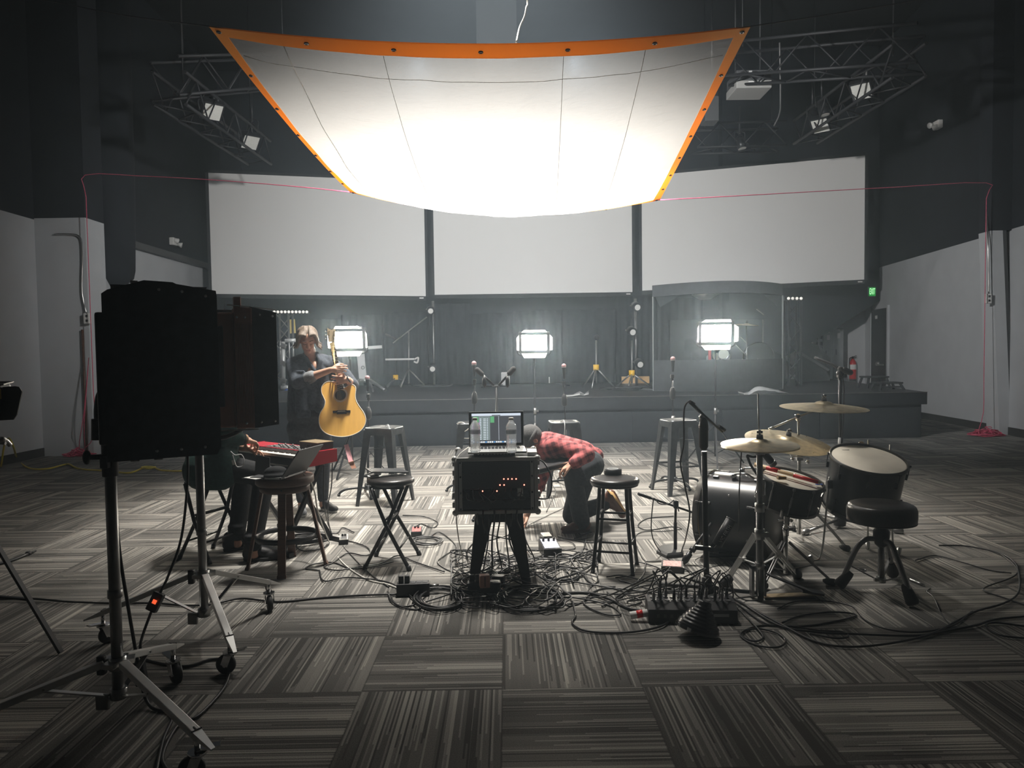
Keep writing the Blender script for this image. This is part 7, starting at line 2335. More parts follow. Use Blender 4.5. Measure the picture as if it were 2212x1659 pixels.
for k in range(3):
    MB().cyl((-0.05 + 0.05 * k, 0, 0.30), (-0.05 + 0.05 * k, 0, 0.335), 0.012).build('knob', 'black_plastic', gb)
wd_ = thing('floor_wedge', 'pale wedge shaped box at the back of the stage below the middle panel', 'box', SP(1178, 827))
MB().prism([(-0.22, 0), (0.24, 0), (0.24, 0.15), (0.08, 0.15), (-0.22, 0.06)], (0, 0.1, 0), (1, 0, 0), (0, 0, 1), 0.25).build('case', 'pale_grey', wd_)
MB().cyl((0.12, -0.16, 0.06), (0.12, -0.152, 0.06), 0.016).build('socket', 'dark_grey', wd_)
# plastic bag and sheets at the stage edge before the booth
m, t_, b_ = nt('plastic_film')
b_.inputs['Base Color'].default_value = (0.80, 0.82, 0.82, 1)
b_.inputs['Roughness'].default_value = 0.25
b_.inputs['Alpha'].default_value = 0.75
M['plastic_film'] = m
b = SP(1655, 852)
mb = MB()
rows = []
for j in range(9):
    row = []
    for i in range(25):
        u, v = i / 24, j / 8
        x = -0.31 + 0.66 * u
        y = 0.22 * (v - 0.5)
        prof = math.sin(min(1, u * 3.2) * 1.57) * (1 - u) ** 0.7 * 0.165
        z = prof * math.sin(math.pi * min(1, 0.12 + 0.88 * v)) ** 0.6 + 0.014 * noise.noise(V(u * 9, v * 6, 2)) + 0.006
        row.append(mb._v(b + V(x, y, max(0.003, z))))
    rows.append(row)
for j in range(8):
    for i in range(24):
        mb.face([rows[j][i], rows[j][i + 1], rows[j + 1][i + 1], rows[j + 1][i]], True)
o = mb.build('plastic_bag', 'plastic_film')
tag(o, 'crumpled white plastic bag on the stage edge before the booth', 'bag')
sheet([(1594, 846, 0.0), (1606, 849, 0.1), (1616, 847, 0.2), (1632, 846, 0.2), (1640, 851, 0.0), (1626, 852, 0), (1608, 853, 0), (1598, 852, 0)], SP(1610, 853).y, 'thin crumpled plastic sheet beside the white bag')

# lockers, extinguisher, exit sign and stools at the right back corner
for i, (x0, x1) in enumerate(((1778, 1799), (1800, 1822))):
    a, b = P(x0, 800, 17.45).x, P(x1, 800, 17.45).x
    zt = P(1800, 709 if i else 713, 17.45).z
    t = thing('locker', ('left' if i == 0 else 'right') + ' grey metal locker of the pair behind the stage', 'locker', V((a + b) / 2, 17.45, ZS), 0, 'lockers behind the stage')
    h = zt - ZS
    wd2 = (b - a) / 2
    MB().bx((-wd2, 0, 0), (wd2, 0.40, h), 0.004).build('body', 'locker_grey', t)
    MB().bx((-wd2 + 0.01, -0.015, 0.03), (wd2 - 0.01, -0.002, h - 0.02), 0.003).build('door', 'locker_grey', t)
    MB().bx((-0.035, -0.017, h * 0.80), (0.035, -0.0155, h * 0.90)).build('vent', 'pale_grey', t)
    MB().bx((-0.03, -0.017, h - 0.06), (0.03, -0.0155, h - 0.03)).build('number_plate', 'label_white', t)
    MB().bx((-wd2 + 0.05, -0.025, h * 0.48), (-wd2 + 0.07, -0.015, h * 0.58)).build('handle', 'black_metal', t)
fe_ = P(1842, 797, 17.2)
fx = thing('fire_extinguisher', 'red fire extinguisher with pale label by the back corner wall', 'fire extinguisher', V(P(1842, 800, 17.79).x, 17.79, P(1842, 823, 17.78).z))
hx = P(1842, 775, 17.78).z - P(1842, 823, 17.78).z
MB().lathe([(0.001, 0), (0.072, 0.004), (0.080, 0.02), (0.080, hx * 0.78), (0.06, hx * 0.90), (0.025, hx * 0.97), (0.02, hx)], n=28).build('cylinder', 'red_paint', fx)
MB().lathe([(0.0812, hx * 0.52), (0.0812, hx * 0.74)], n=28, cap=False).build('label_band', 'label_white', fx)
MB().lathe([(0.0805, -0.002), (0.081, 0.05), (0.06, 0.06)], (0, 0, -0.0), n=20, cap=False).build('base', 'black_plastic', fx)
MB().cyl((0, 0, hx), (0, 0, hx + 0.06), 0.02).box((0.04, 0, hx + 0.06), (0.11, 0.02, 0.014), Matrix.Rotation(R(-20), 3, 'Y')).box((0.04, 0, hx + 0.035), (0.09, 0.02, 0.012)).build('valve', 'black_metal', fx)
MB().tube([V(-0.02, 0, hx + 0.03), V(-0.09, -0.02, hx), V(-0.10, -0.03, hx * 0.6), V(-0.092, -0.03, hx * 0.3)], 0.012, 8, 5).build('hose', 'black_rubber', fx)
ep = P(1884, 630, 16.6)
ex = thing('exit_sign', 'lit green EXIT sign on the black wall at right', 'exit sign', V(ep.x, 16.6, ep.z))
MB().bx((-0.085, 0.0, -0.115), (0.085, 0.05, 0.115), 0.006).build('housing', 'black_plastic', ex)
MB().bx((-0.078, -0.004, -0.10), (0.078, 0.0, 0.10)).build('face', 'exit_green', ex)
text_mesh('EXIT', 0.20, frame_at(V(ep.x, 16.594, ep.z), (1, 0, 0), (0, 0, 1)), 'exit_letters' if 'exit_letters' in M else 'label_white', 'lettering', ex, 0.001, 0.95, 0.33)
MB().box((0.06, 0.12, 0.0), (0.04, 0.20, 0.04)).build('bracket', 'black_metal', ex)
def step_stool(px, py, d, h, label):
    b = SP(px, py)
    d = b.y
    t = thing('step_stool', label, 'stool', V(b.x, d, ZS), 0, 'dark stools on the stage by the door')
    MB().bx((-0.20, -0.16, h - 0.03), (0.20, 0.16, h), 0.006).build('seat', 'black_matte', t)
    for sx in (-1, 1):
        for sy in (-1, 1):
            MB().bar((sx * 0.21, sy * 0.17, 0.0), (sx * 0.16, sy * 0.12, h - 0.02), 0.035, 0.035).build('leg', 'black_matte', t)
    MB().bar((-0.19, -0.15, h * 0.4), (0.19, -0.15, h * 0.4), 0.025, 0.03).build('rung', 'black_matte', t)
step_stool(1888, 838, 15.6, 0.22, 'taller dark stool on the stage before the door')
step_stool(1916, 842, 15.2, 0.14, 'low dark stool on the stage right of the taller one')
bp = thing('keyboard_bag', 'long black padded bag leaning at the right end of the stage', 'bag', SP(1760, 830))
q = [P(1730, 735, 15.6), P(1768, 745, 15.6), P(1794, 775, 15.4), P(1793, 822, 15.4), P(1730, 826, 15.4)]
MB().rings([q, [p + V(0, 0.25, 0) for p in q]], True, False).build('bag', 'black_matte', bp, True)
MB().bar(P(1725, 760, 15.3), P(1790, 800, 15.2), 0.03, 0.05).build('strap', 'dark_grey', bp, True)
rs2 = thing('metal_rack', 'dark slatted rack against the back wall left of the lockers', 'rack', V(P(1755, 800, 17.5).x, 17.5, ZS))
for y in (722, 738, 752, 768):
    MB().bar(P(1730, y, 17.5), P(1778, y - 3, 17.5), 0.04, 0.07).build('shelf', 'black_metal', rs2, True)
for x in (1732, 1750, 1768, 1777):
    MB().bar(P(x, 715, 17.5), P(x, 825, 17.5), 0.05, 0.05).build('upright', 'black_metal', rs2, True)

# ------------------------------------------------------------------ walls: conduits, outlets, emergency lights
def conduit(pts, label, box, boxlab):
    o = MB().tube(pts, 0.013, 8, 5).build('conduit', 'steel')
    tag(o, label, 'conduit')
    t = thing('outlet_box', boxlab, 'outlet', box)
    MB().box((0, 0, 0), (0.09, 0.06, 0.16), None, 0.008).build('box', 'white_plastic', t)
    for z in (0.035, -0.035):
        MB().box((0.005, -0.031, z), (0.035, 0.004, 0.035), None, 0.001).build('socket', 'dark_grey', t)
cy_ = colL.y - 0.03
conduit([P(118, 506, cy_), P(150, 506, cy_), P(168, 509, cy_), P(176, 522, cy_), P(178, 560, cy_), P(177, 620, cy_), P(180, 650, cy_), P(187, 678, cy_)], 'bent steel conduit on the left column above the outlet', P(189, 688, cy_ - 0.02), 'white outlet box on the left column')
o = MB().cyl(P(178, 712, cy_), V(P(178, 712, cy_).x, cy_, 0.0), 0.018).build('conduit', 'wood_brown')
tag(o, 'dark vertical conduit below the outlet on the left column', 'conduit')
ry = 11.82
conduit([P(2129, 400, ry + 0.3), P(2132, 440, ry + 0.2), P(2134, 520, ry), P(2136, 600, ry), P(2136, 635, ry)], 'thin vertical conduit on the right column', P(2134, 645, ry - 0.02), 'white outlet box on the right column')
def emergency(px, py, side, label):
    r = ray(px, py)
    x = XL + 0.10
    if side > 0:
        x = 8.4
        for k in range(12):
            x = XR(x / r.x * r.y) - 0.11
    c = C0 + r * (x / r.x)
    t = thing('emergency_light', label, 'light', c, R(90 if side < 0 else -90), 'twin emergency lights on the black walls')
    MB().box((0, 0.05, 0), (0.20, 0.10, 0.16), None, 0.02).build('housing', 'white_plastic', t)
    for dx, dz in ((-0.08, 0.03), (0.08, -0.04)):
        MB().lathe([(0.03, 0.0), (0.055, 0.07), (0.058, 0.085), (0.001, 0.08)], (dx, -0.0, dz), (-0.9 if side > 0 else 0.9, -0.6, -0.3) if dx * side > 0 else (0.3, -1, -0.3), 16).build('lamp_head', 'white_plastic', t)
    return t
emergency(380, 522, -1, 'white twin emergency light on the left black wall')
emergency(2020, 270, 1, 'white twin emergency light on the right black wall')

# ------------------------------------------------------------------ overhead truss, fixtures and projector
def truss(a, b, wdt, label, m='truss_grey', n=None, group='lattice trusses below the ceiling'):
    a, b = Vector(a), Vector(b)
    t = thing('truss', label, 'truss', (a + b) / 2, 0, group)
    d = (b - a).normalized()
    s = d.cross(V(0, 0, 1)).normalized() * (wdt / 2)
    u = V(0, 0, wdt / 2)
    cs_ = (s + u, s - u, -s + u, -s - u)
    for c in cs_:
        MB().cyl(a + c, b + c, 0.024, None, 8).build('chord', m, t, True)
    n = n or max(4, int((b - a).length / wdt / 0.9))
    for k in range(n):
        p, q = a + (b - a) * (k / n), a + (b - a) * ((k + 1) / n)
        x, y = (cs_[0], cs_[1]) if k % 2 else (cs_[1], cs_[0])
        MB().cyl(p + x, q + y, 0.012, None, 6).build('brace', m, t, True)
        x, y = (cs_[1], cs_[3]) if k % 2 else (cs_[3], cs_[1])
        MB().cyl(p + x, q + y, 0.012, None, 6).build('brace', m, t, True)
        MB().cyl(p + cs_[2 + k % 2], q + cs_[3 - k % 2], 0.012, None, 6).build('brace', m, t, True)
    for f in (0.12, 0.88):
        p = a + (b - a) * f
        MB().cyl(p + u, V(p.x, p.y, ZC), 0.010, None, 6).build('hanger', m, t, True)
    return t
truss(P(355, 170, 9.6), P(640, 152, 12.0), 0.50, 'lattice truss above the left screen, behind the cloth corner')
truss(P(365, 190, 9.4), P(560, 330, 13.2), 0.42, 'sloping truss on the left carrying the two square fixtures')
truss(P(1560, 140, 11.4), P(1990, 105, 9.6), 0.50, 'lattice truss above the projector at the right')
truss(P(1965, 130, 9.4), P(1740, 285, 13.2), 0.42, 'sloping truss on the right carrying the two square fixtures')
truss(P(1500, 300, 14.0), P(1690, 295, 14.0), 0.45, 'short truss above the right screen')
def square_fixture(px, py, d, rz, label):
    c = P(px, py, d)
    t = thing('square_fixture', label, 'light', c, R(rz), 'square fixtures on the sloping trusses')
    Rx = Matrix.Rotation(R(52), 4, 'X')
    mb = MB()
    mb.X = Rx
    mb.bx((-0.15, 0.0, -0.15), (0.15, 0.10, 0.15), 0.01)
    mb.build('housing', 'black_metal', t)
    mb = MB()
    mb.X = Rx
    mb.bx((-0.125, -0.004, -0.125), (0.125, 0.0, 0.125))
    for k in range(14):
        z = -0.12 + 0.24 * k / 13
        mb.bx((-0.125, -0.010, z - 0.003), (0.125, -0.004, z + 0.003))
    mb.build('louvre', 'lens_pale', t)
    MB().tube([V(-0.16, 0.06, 0.02), V(-0.17, 0.06, 0.16), V(0, 0.06, 0.20), V(0.17, 0.06, 0.16), V(0.16, 0.06, 0.02)], 0.012, 8, 4).cyl((0, 0.06, 0.19), (0, 0.06, 0.30), 0.02).build('yoke', 'black_metal', t)
    MB().bar((0.05, 0.06, 0.22), (0.05, 0.06, 0.30), 0.02, 0.02).build('clamp', 'steel', t)
square_fixture(459, 242, 10.6, 40, 'square louvred fixture higher on the left truss')
square_fixture(541, 308, 12.2, 40, 'square louvred fixture lower on the left truss')
square_fixture(1861, 198, 10.6, -40, 'square louvred fixture higher on the right truss')
square_fixture(1772, 272, 12.2, -40, 'square louvred fixture lower on the right truss')
def par(px, py, d, label, s=1.0):
    c = P(px, py, d)
    t = thing('par_can', label, 'light', c, 0, 'par cans on the trusses')
    MB().cyl((0, 0, 0), (0.03, -0.05, -0.2 * s), 0.07, 0.085, 18).ball((0, 0, 0.0), 0.07).build('can', 'black_metal', t)
    MB().cyl((0.03, -0.05, -0.2 * s), (0.0305, -0.0505, -0.203 * s), 0.075, None, 18).build('lens', 'lens_pale', t)
    MB().tube([V(-0.09, 0, -0.05), V(-0.09, 0, 0.12), V(0.09, 0, 0.12), V(0.09, 0, -0.05)], 0.01, 6, 3).cyl((0, 0, 0.1), (0, 0, 0.62), 0.015).build('yoke', 'black_metal', t)
for px, py, d, lab in ((545, 275, 12.6, 'par can beside the lower left square fixture'), (1755, 245, 12.4, 'par can beside the lower right square fixture'), (1775, 225, 12.0, 'par can above the lower right square fixture'), (1598, 300, 13.8, 'pale fronted par can on the short truss')):
    par(px, py, d, lab)
pj_c = P(1620, 186, 11.6)
pj = thing('projector', 'grey ceiling projector hanging right of the cloth', 'projector', pj_c)
MB().bx((-0.28, -0.2, -0.10), (0.28, 0.35, 0.02), 0.015).build('lower_case', 'projector_grey', pj)
MB().bx((-0.27, -0.18, 0.02), (0.29, 0.35, 0.19), 0.015).build('upper_case', 'dark_grey', pj)
for k in range(3):
    MB().cyl((-0.16 + 0.18 * k, -0.185, 0.10), (-0.16 + 0.18 * k, -0.18, 0.10), 0.07).build('fan_grille', 'black_plastic', pj)
MB().bx((-0.09, -0.205, -0.01), (0.08, -0.2, 0.0)).build('slot', 'label_white', pj)
MB().bx((-0.08, -0.19, 0.13), (-0.03, -0.185, 0.17)).build('panel', 'pale_grey', pj)
MB().cyl((-0.2, 0.1, 0.19), (-0.2, 0.1, ZC - pj_c.z), 0.015).build('hanger', 'truss_grey', pj)
MB().cyl((0.2, 0.1, 0.19), (0.2, 0.1, ZC - pj_c.z), 0.015).build('hanger', 'truss_grey', pj)
o = MB().bx(P(1538, 235, 12.4) - V(0.12, 0, 0.20), P(1538, 235, 12.4) + V(0.12, 0.3, 0.22), 0.01).build('speaker_box', 'dark_grey')
tag(o, 'grey box hanging just behind the right edge of the cloth', 'speaker')
MB().cyl(P(1538, 235, 12.55) + V(0, 0, 0.2), V(P(1538, 235, 12.55).x, 12.55, ZC), 0.015).build('hanger', 'black_metal', o)
o = MB().tube([P(1684, 128, 11.0) + V(0, 0, 0.25), P(1686, 210, 11.3), P(1684, 245, 11.6), P(1672, 272, 11.8)], 0.012, 6, 6).build('hanging_cable', 'cable_grey')
tag(o, 'grey cable hanging from the truss right of the projector', 'cable')
o = MB().bx((P(1030, 20, 15).x, 14.6, 7.4), (P(1115, 20, 15).x, 15.4, ZC), 0.0).build('ceiling_duct', 'dark_grey')
tag(o, 'dark duct coming down from the ceiling behind the cloth', 'duct')
# ------------------------------------------------------------------ cables on the carpet
def lift(pts, r, seed, h=0.012):
    rnd = random.Random(seed)
    return [F(x, y, r + rnd.random() * h) for x, y in pts]
def cab(pts, label, m='cable_black', r=0.005, seed=1, h=0.008, group=None, name='cable'):
    o = MB().tube(lift(pts, r, seed, h), r, 6, 6).build(name, m)
    return tag(o, label, 'cable', group)
cab([(-40, 1297), (60, 1293), (150, 1300), (240, 1303), (330, 1303), (400, 1308), (455, 1306), (520, 1293), (600, 1300), (700, 1291), (800, 1285), (858, 1284)], 'long black cable across the carpet from the left edge to the power box', r=0.0065)
cab([(-30, 1040), (-5, 1005)], 'end of the yellow cord at the left edge of the room', 'cable_yellow', 0.006)
o = MB().tube([P(2, 1008, 9.6), P(10, 960, 9.5), P(20, 947, 9.4), P(30, 968, 9.4), F(38, 993, 0.01), F(62, 1011, 0.008), F(100, 1013, 0.008), F(138, 1004, 0.008), F(150, 1003, 0.02), F(172, 1013, 0.008), F(225, 1017, 0.008), F(250, 1020, 0.008), F(282, 1021, 0.008), F(312, 1010, 0.008), F(330, 1009, 0.03), F(350, 1016, 0.01), F(400, 1017, 0.008), F(470, 1010, 0.008), F(535, 1003, 0.008), F(575, 1001, 0.008), F(600, 1004, 0.008), F(622, 1002, 0.02), F(640, 1010, 0.008)], 0.012, 8, 6).build('extension_cord', 'cable_yellow')
tag(o, 'yellow extension cord wandering across the carpet at left', 'cord')
for px, py in ((320, 1010), (612, 1003)):
    o = MB().ring(F(px, py, 0.02), 0.08, 0.010, (0.1, 0, 1), 20, 6).ring(F(px + 3, py, 0.035), 0.07, 0.010, (-0.1, 0.1, 1), 20, 6).build('cord_knot', 'cable_yellow')
    tag(o, 'loops of yellow cord ' + ('left of the second light stand' if px < 400 else 'behind the keyboard stand'), 'cord')
tt = thing('tangled_plugs', 'clamp and plugs hanging by the stand at the left edge', 'plugs', P(10, 955, 3.6))
MB().tube([P(-10, 950, 3.6), P(5, 948, 3.58), P(14, 953, 3.6), P(22, 962, 3.62)], 0.012, 8, 5).ball(P(6, 950, 3.56), 0.016).cyl(P(-6, 956, 3.56), P(12, 958, 3.56), 0.008).build('clamp', 'dull_steel', tt, True)
# from the stool laptop and the keyboard
o = MB().tube([P(655, 1024, 4.86), P(668, 1035, 4.84), P(680, 1065, 4.9), P(688, 1110, 5.0), F(712, 1172, 0.006), F(740, 1215, 0.006), F(790, 1250, 0.006), F(835, 1262, 0.006), F(862, 1272, 0.006)], 0.005, 6, 6).build('power_cable', 'cable_white')
tag(o, 'pale cable running from the stool laptop down to the power box', 'cable')
o = MB().tube([P(718, 1000, 5.4), P(716, 1050, 5.42), P(708, 1100, 5.5), F(716, 1150, 0.006), F(755, 1195, 0.006), F(800, 1240, 0.006), F(840, 1268, 0.006)], 0.0045, 6, 6).build('cable', 'cable_black')
tag(o, 'black cable dropping from the right end of the keyboard', 'cable')
o = MB().tube([P(700, 1004, 5.3), P(699, 1060, 5.35), P(702, 1100, 5.4), F(712, 1140, 0.006), F(740, 1160, 0.006)], 0.0045, 6, 6).build('cable', 'cable_black')
tag(o, 'black cable from the keyboard to the small grey pedal', 'cable')
cab([(743, 1165), (790, 1180), (800, 1195), (785, 1200), (750, 1195), (720, 1215), (700, 1225), (730, 1232), (770, 1225), (820, 1218), (860, 1200), (900, 1215), (960, 1235)], 'black cable looping from the grey pedal to the rack', seed=3)
cab([(690, 1232), (660, 1228), (680, 1218), (720, 1215), (760, 1228), (815, 1222), (850, 1213)], 'black cable beside the right leg of the brown stool', seed=4)
cab([(690, 1232), (700, 1255), (740, 1248), (790, 1250), (850, 1262), (900, 1300), (905, 1316), (870, 1312), (845, 1297), (838, 1278)], 'black cable curling in front of the power box', seed=5)
cab([(765, 1150), (740, 1140), (726, 1152), (690, 1150), (660, 1165), (640, 1178), (655, 1190), (690, 1186), (710, 1176)], 'black cable coiled behind the brown stool', seed=6)
o = MB()
pts = []
for k in range(70):
    a = k * 0.42
    rr = 0.13 + 0.012 * math.sin(k * 0.9)
    c = F(660, 1172)
    pts.append(V(c.x + rr * math.cos(a), c.y + rr * 0.8 * math.sin(a), 0.008 + 0.0006 * k))
o = MB().tube(pts, 0.005, 6, 3).build('cable_coil', 'cable_black')
tag(o, 'coiled black cable on the carpet under the keyboard stand', 'cable')
cab([(900, 1150), (925, 1160), (950, 1150), (985, 1180), (960, 1200), (945, 1215), (975, 1235), (1010, 1240)], 'black cable from the red faced pedal to the rack', seed=7, r=0.004)
cab([(870, 1113), (915, 1116), (945, 1128), (935, 1140), (910, 1132), (895, 1140)], 'thin black cable behind the red faced pedal', seed=8, r=0.004)
def coil(cx, cy, rx, ry, n, label, seed, m='cable_black', tail=None, r=0.0052):
    rnd = random.Random(seed)
    pts = []
    for k in range(n * 12):
        a = k * 2 * math.pi / 12 + rnd.uniform(-0.05, 0.05)
        f = 1 + 0.10 * math.sin(k * 0.37 + seed) + rnd.uniform(-0.03, 0.03)
        ox, oy = 4 * math.sin(k * 0.19), 2 * math.cos(k * 0.23)
        pts.append(F(cx + ox + rx * f * math.cos(a), cy + oy + ry * f * math.sin(a), r + 0.0035 * (k // 12) + rnd.random() * 0.004))
    if tail:
        pts += [F(x, y, r) for x, y in tail]
    o = MB().tube(pts, r, 6, 3).build('cable_coil', m)
    return tag(o, label, 'cable')
coil(948, 1291, 48, 22, 8, 'coil of black cable in front of the power box', 1, tail=[(880, 1310), (850, 1300), (846, 1286)])
coil(1145, 1292, 66, 24, 6, 'wide coil of black cable in front of the low metal stool', 2, tail=[(1230, 1310), (1290, 1285)])
coil(922, 1168, 30, 8, 6, 'small coil of grey cable beside the red faced pedal', 3, 'cable_grey', r=0.004)
coil(1215, 1240, 38, 14, 4, 'loose coil of black cable right of the low metal stool', 4, tail=[(1280, 1262), (1330, 1268)])
coil(1060, 1225, 42, 16, 5, 'loose coil of black cable under the rack', 5)
# tangle under and around the rack stool
rnd = random.Random(99)
for k in range(30):
    x, y = rnd.uniform(975, 1250), rnd.uniform(1195, 1300)
    pts = []
    a = rnd.random() * 6.28
    for j in range(11):
        pts.append((x, y))
        a += rnd.uniform(-0.9, 1.5)
        x += 34 * math.cos(a) + rnd.uniform(-8, 8)
        y += 13 * math.sin(a)
        x = min(max(x, 975), 1290)
        y = min(max(y, 1188), 1312)
    o = MB().tube(lift(pts, 0.005, k + 40, 0.035), 0.0056 if k % 3 else 0.0040, 6, 5).build('cable', 'cable_black' if k % 4 else 'cable_grey')
    tag(o, 'cable winding through the tangle on the carpet under the rack', 'cable', 'cables tangled under the rack')
rnd = random.Random(123)
mb = MB()
for k in range(14):
    pts = []
    x, y = rnd.uniform(990, 1190), rnd.uniform(1195, 1290)
    a = rnd.random() * 6.28
    for j in range(14):
        pts.append((x, y))
        a += rnd.uniform(-0.6, 1.4)
        x = min(max(x + 26 * math.cos(a), 985), 1200)
        y = min(max(y + 11 * math.sin(a), 1190), 1300)
    mb.tube(lift(pts, 0.004, k + 140, 0.06), 0.0036, 5, 4)
o = mb.build('cable_tangle', 'cable_black')
tag(o, 'dense heap of thin black cables between the legs of the rack stool', 'cables', kind='stuff')
# drop from the rack to the floor
rw = xform(rk)
for k in range(9):
    x = -0.12 + 0.035 * k
    s = rw @ V(x, -0.005 if k % 2 else 0.03, 0.02)
    e = F(1010 + k * 18, 1205 + (k * 37) % 40, 0.01)
    m_ = (s + e) / 2 + V(rnd.uniform(-0.05, 0.05), 0.06, -0.02)
    o = MB().tube([s, s + V(0, -0.02, -0.06), m_, e + V(0, 0, 0.05), e, e + V(rnd.uniform(-0.15, 0.15), rnd.uniform(-0.1, 0.1), 0.0)], 0.0048 if k % 3 else 0.006, 6, 5).build('cable', 'cable_black' if k != 0 else 'cable_grey')
    tag(o, 'cable hanging from the open rack into the tangle below', 'cable', 'cables hanging from the rack')
o = MB().tube([rw @ V(0.235, 0.10, 0.33), rw @ V(0.30, 0.06, 0.30), rw @ V(0.345, 0.05, 0.20), rw @ V(0.33, 0.05, 0.09), rw @ V(0.27, 0.03, 0.08), rw @ V(0.20, 0.0, 0.10)], 0.005, 6, 6).build('cable', 'cable_black')
tag(o, 'black cable arching off the right side of the rack', 'cable')
o = MB().tube([P(1012, 966, 4.7), P(1000, 975, 4.45), P(990, 985, 4.38), P(984, 1000, 4.33), P(983, 1060, 4.33), P(985, 1110, 4.34), P(990, 1160, 4.4), F(1000, 1215, 0.006), F(985, 1240, 0.006)], 0.0035, 6, 6).build('cable', 'cable_white')
tag(o, 'thin pale cable down the left edge of the rack', 'cable')
o = MB().tube([P(987, 915, 7.3), P(1000, 913, 7.25), P(1012, 925, 7.2), P(1000, 935, 7.2), P(998, 945, 7.2), P(1012, 947, 7.2), P(1024, 945, 7.2)], 0.006, 6, 6).build('cable', 'cable_white')
tag(o, 'pale cable hanging off the metal stool behind the laptop', 'cable')
for px, lab, st in ((838, 'thin grey cable hanging off the tall stool beside the guitar', (838, 919)), (1217, 'thin grey cable hanging off the stool behind the person in plaid', (1217, 909))):
    d = 6.95 if px < 900 else 7.12
    o = MB().tube([P(px - 6, st[1] + 1, d + 0.12), P(px + 1, st[1] - 1, d), P(px + 3, st[1] + 14, d - 0.06), P(px + 1, st[1] + 42, d - 0.06), P(px - 2, st[1] + 80, d - 0.02)], 0.004, 6, 6).build('cable', 'pale_grey')
    tag(o, lab, 'cable')
# pedals and crouching person
cab([(1205, 1190), (1240, 1185), (1235, 1172), (1200, 1165), (1165, 1160)], 'black cable from the blue faced pedal', seed=11, r=0.0042)
cab([(1205, 1200), (1230, 1205), (1225, 1215), (1190, 1222), (1130, 1235)], 'black cable running left from the blue faced pedal', seed=12, r=0.0042)
cab([(1205, 1158), (1240, 1166), (1275, 1160), (1278, 1150), (1255, 1158), (1240, 1166), (1280, 1172), (1300, 1165)], 'black cable looped by the foot of the crouching person', seed=13, r=0.0045)
cab([(1268, 1150), (1262, 1180), (1248, 1206), (1262, 1212), (1278, 1195), (1262, 1185), (1245, 1202), (1230, 1225)], 'black cable looped left of the round bar stool', seed=14, r=0.0042)
cab([(1180, 1105), (1190, 1085), (1200, 1060), (1185, 1035)], 'thin grey cable under the stool behind the crouching person', 'cable_grey', 0.0035, 15)
cab([(1170, 1130), (1140, 1135), (1190, 1110), (1215, 1098), (1235, 1080)], 'thin grey cable beside the hand of the crouching person', 'cable_grey', 0.0035, 16)
# between the rack and the stage box
cab([(1237, 1300), (1243, 1328), (1236, 1345), (1262, 1362), (1330, 1367), (1400, 1360), (1445, 1342), (1470, 1300), (1482, 1275)], 'black cable sweeping low in front between rack and stage box', seed=21, r=0.0058)
cab([(1090, 1270), (1180, 1282), (1260, 1280), (1300, 1288), (1330, 1300), (1360, 1315), (1405, 1323)], 'thick black multicore cable running into the stage box', seed=22, r=0.009)
cab([(1140, 1285), (1230, 1290), (1290, 1300), (1325, 1312), (1340, 1328), (1300, 1325), (1260, 1300), (1300, 1272), (1370, 1275), (1420, 1285)], 'black cable looping left of the stage box', seed=23)
cab([(1200, 1250), (1270, 1262), (1330, 1272), (1370, 1290), (1385, 1300), (1350, 1310), (1330, 1296), (1360, 1275), (1410, 1262), (1450, 1262)], 'black cable knotted left of the stage box', seed=24)
cab([(1310, 1246), (1345, 1243), (1400, 1255), (1440, 1245), (1425, 1228), (1375, 1215), (1368, 1240), (1330, 1248)], 'black cable around the feet of the round bar stool', seed=25)
cab([(1395, 1213), (1428, 1212)], 'short grey plug lead of the direct box', 'cable_grey', 0.005, 26)
cab([(1476, 1228), (1500, 1240), (1510, 1262), (1506, 1285)], 'black cable from the direct box to the boom stand', seed=27)
cab([(1455, 1115), (1400, 1120), (1378, 1135), (1400, 1145), (1450, 1138), (1472, 1142), (1440, 1147), (1385, 1150), (1372, 1165), (1385, 1200), (1395, 1213)], 'thin black cable wandering behind the short stand', seed=28, r=0.0038)
cab([(1395, 1213), (1390, 1240), (1370, 1262), (1340, 1290), (1300, 1310)], 'black cable crossing under the round bar stool', seed=29)
o = MB().tube([P(1501, 872, 4.1), P(1490, 867, 4.08), P(1480, 876, 4.06), P(1477, 900, 4.06), P(1477, 960, 4.08), P(1470, 1000, 4.12), P(1480, 1053, 4.2), P(1490, 1109, 4.3), P(1481, 1164, 4.5), F(1472, 1195, 0.006), F(1480, 1225, 0.006), F(1499, 1247, 0.006), F(1500, 1275, 0.006)], 0.005, 6, 6).build('microphone_cable', 'cable_black')
tag(o, 'black cable hanging in a long curve from the boom arm', 'cable')
o = MB().tube([P(1414, 1076, 4.98), P(1425, 1088, 4.96), P(1445, 1088, 4.97), P(1455, 1080, 5.0)], 0.0042, 6, 6).tube([P(1412, 1075, 4.98), P(1408, 1110, 4.98), P(1407, 1145, 4.98), P(1414, 1172, 4.98), F(1432, 1198, 0.006), F(1450, 1212, 0.006)], 0.0042, 6, 6).build('microphone_cable', 'cable_black')
tag(o, 'black cable hanging from the short stand by the bass drum', 'cable')
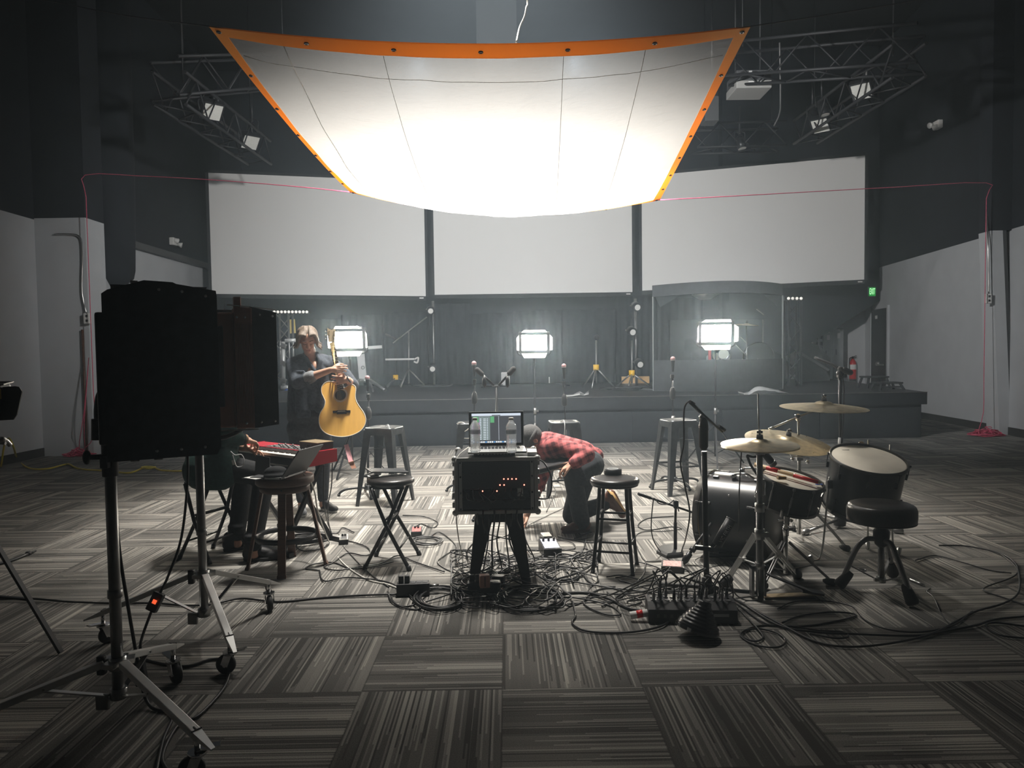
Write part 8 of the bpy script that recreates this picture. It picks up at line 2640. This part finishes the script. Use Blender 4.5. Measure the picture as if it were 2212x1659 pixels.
# right of the stage box
cab([(1540, 1280), (1565, 1285), (1600, 1310), (1650, 1345), (1690, 1352), (1760, 1350), (1850, 1330), (1800, 1322), (1730, 1330), (1690, 1345)], 'black cable looping right of the stage box', seed=31)
cab([(1555, 1275), (1580, 1300), (1610, 1330), (1640, 1362), (1648, 1378), (1630, 1385), (1604, 1375), (1612, 1362), (1640, 1358), (1680, 1368), (1697, 1385), (1680, 1398), (1640, 1395), (1606, 1380), (1603, 1366), (1640, 1352), (1700, 1352), (1770, 1362), (1820, 1365), (1832, 1376), (1800, 1378), (1750, 1368)], 'black cable making a round loop on the carpet at right', seed=32)
cab([(1560, 1278), (1620, 1312), (1690, 1350), (1760, 1385), (1830, 1397), (1920, 1390), (2010, 1370), (2070, 1340), (2110, 1320), (2160, 1306), (2192, 1290), (2203, 1268), (2200, 1235), (2192, 1215), (2160, 1195), (2090, 1180), (2028, 1178)], 'long black cable sweeping round to the floor drum leg', seed=33, r=0.006)
cab([(1600, 1300), (1680, 1350), (1760, 1365), (1860, 1370), (1980, 1373), (2050, 1362), (2110, 1350), (2150, 1338), (2230, 1330)], 'black cable running off the right edge of the carpet', seed=34, r=0.006)
cab([(1680, 1315), (1715, 1300), (1780, 1298), (1840, 1310), (1870, 1340), (1920, 1360), (1990, 1365), (2060, 1350), (2100, 1320)], 'thin black cable behind the looping ones at right', seed=35, r=0.0045)
cab([(2230, 1380), (2160, 1372), (2130, 1352), (2150, 1345), (2230, 1355)], 'black cable end looping at the right edge of the carpet', seed=36)
cab([(2160, 1195), (2195, 1225), (2190, 1245), (2130, 1268), (2130, 1278), (2165, 1290), (2230, 1312)], 'black cable bending near the right edge of the carpet', seed=37)
cab([(1978, 1210), (2020, 1200), (2080, 1215), (2140, 1232), (2185, 1238)], 'thin black cable behind the drum stool running right', seed=38, r=0.0042)
cab([(2010, 1270), (2002, 1278), (2012, 1286), (2000, 1276), (2018, 1292), (2030, 1320), (2048, 1345), (2060, 1350)], 'thin grey cable trailing from the loose jack plug', 'cable_grey', 0.003, 39)
o = MB().cyl(F(1966, 1252, 0.008), F(1996, 1264, 0.008), 0.008, 0.007).build('jack_plug', 'steel')
tag(o, 'loose silver jack plug lying right of the drum stool', 'plug')
o = MB().ring(F(1862, 1231, 0.004), 0.022, 0.004, (0, 0, 1), 18, 6).build('cord_loop', 'cable_black')
tag(o, 'small black ring lying on the carpet left of the drum stool', 'ring')
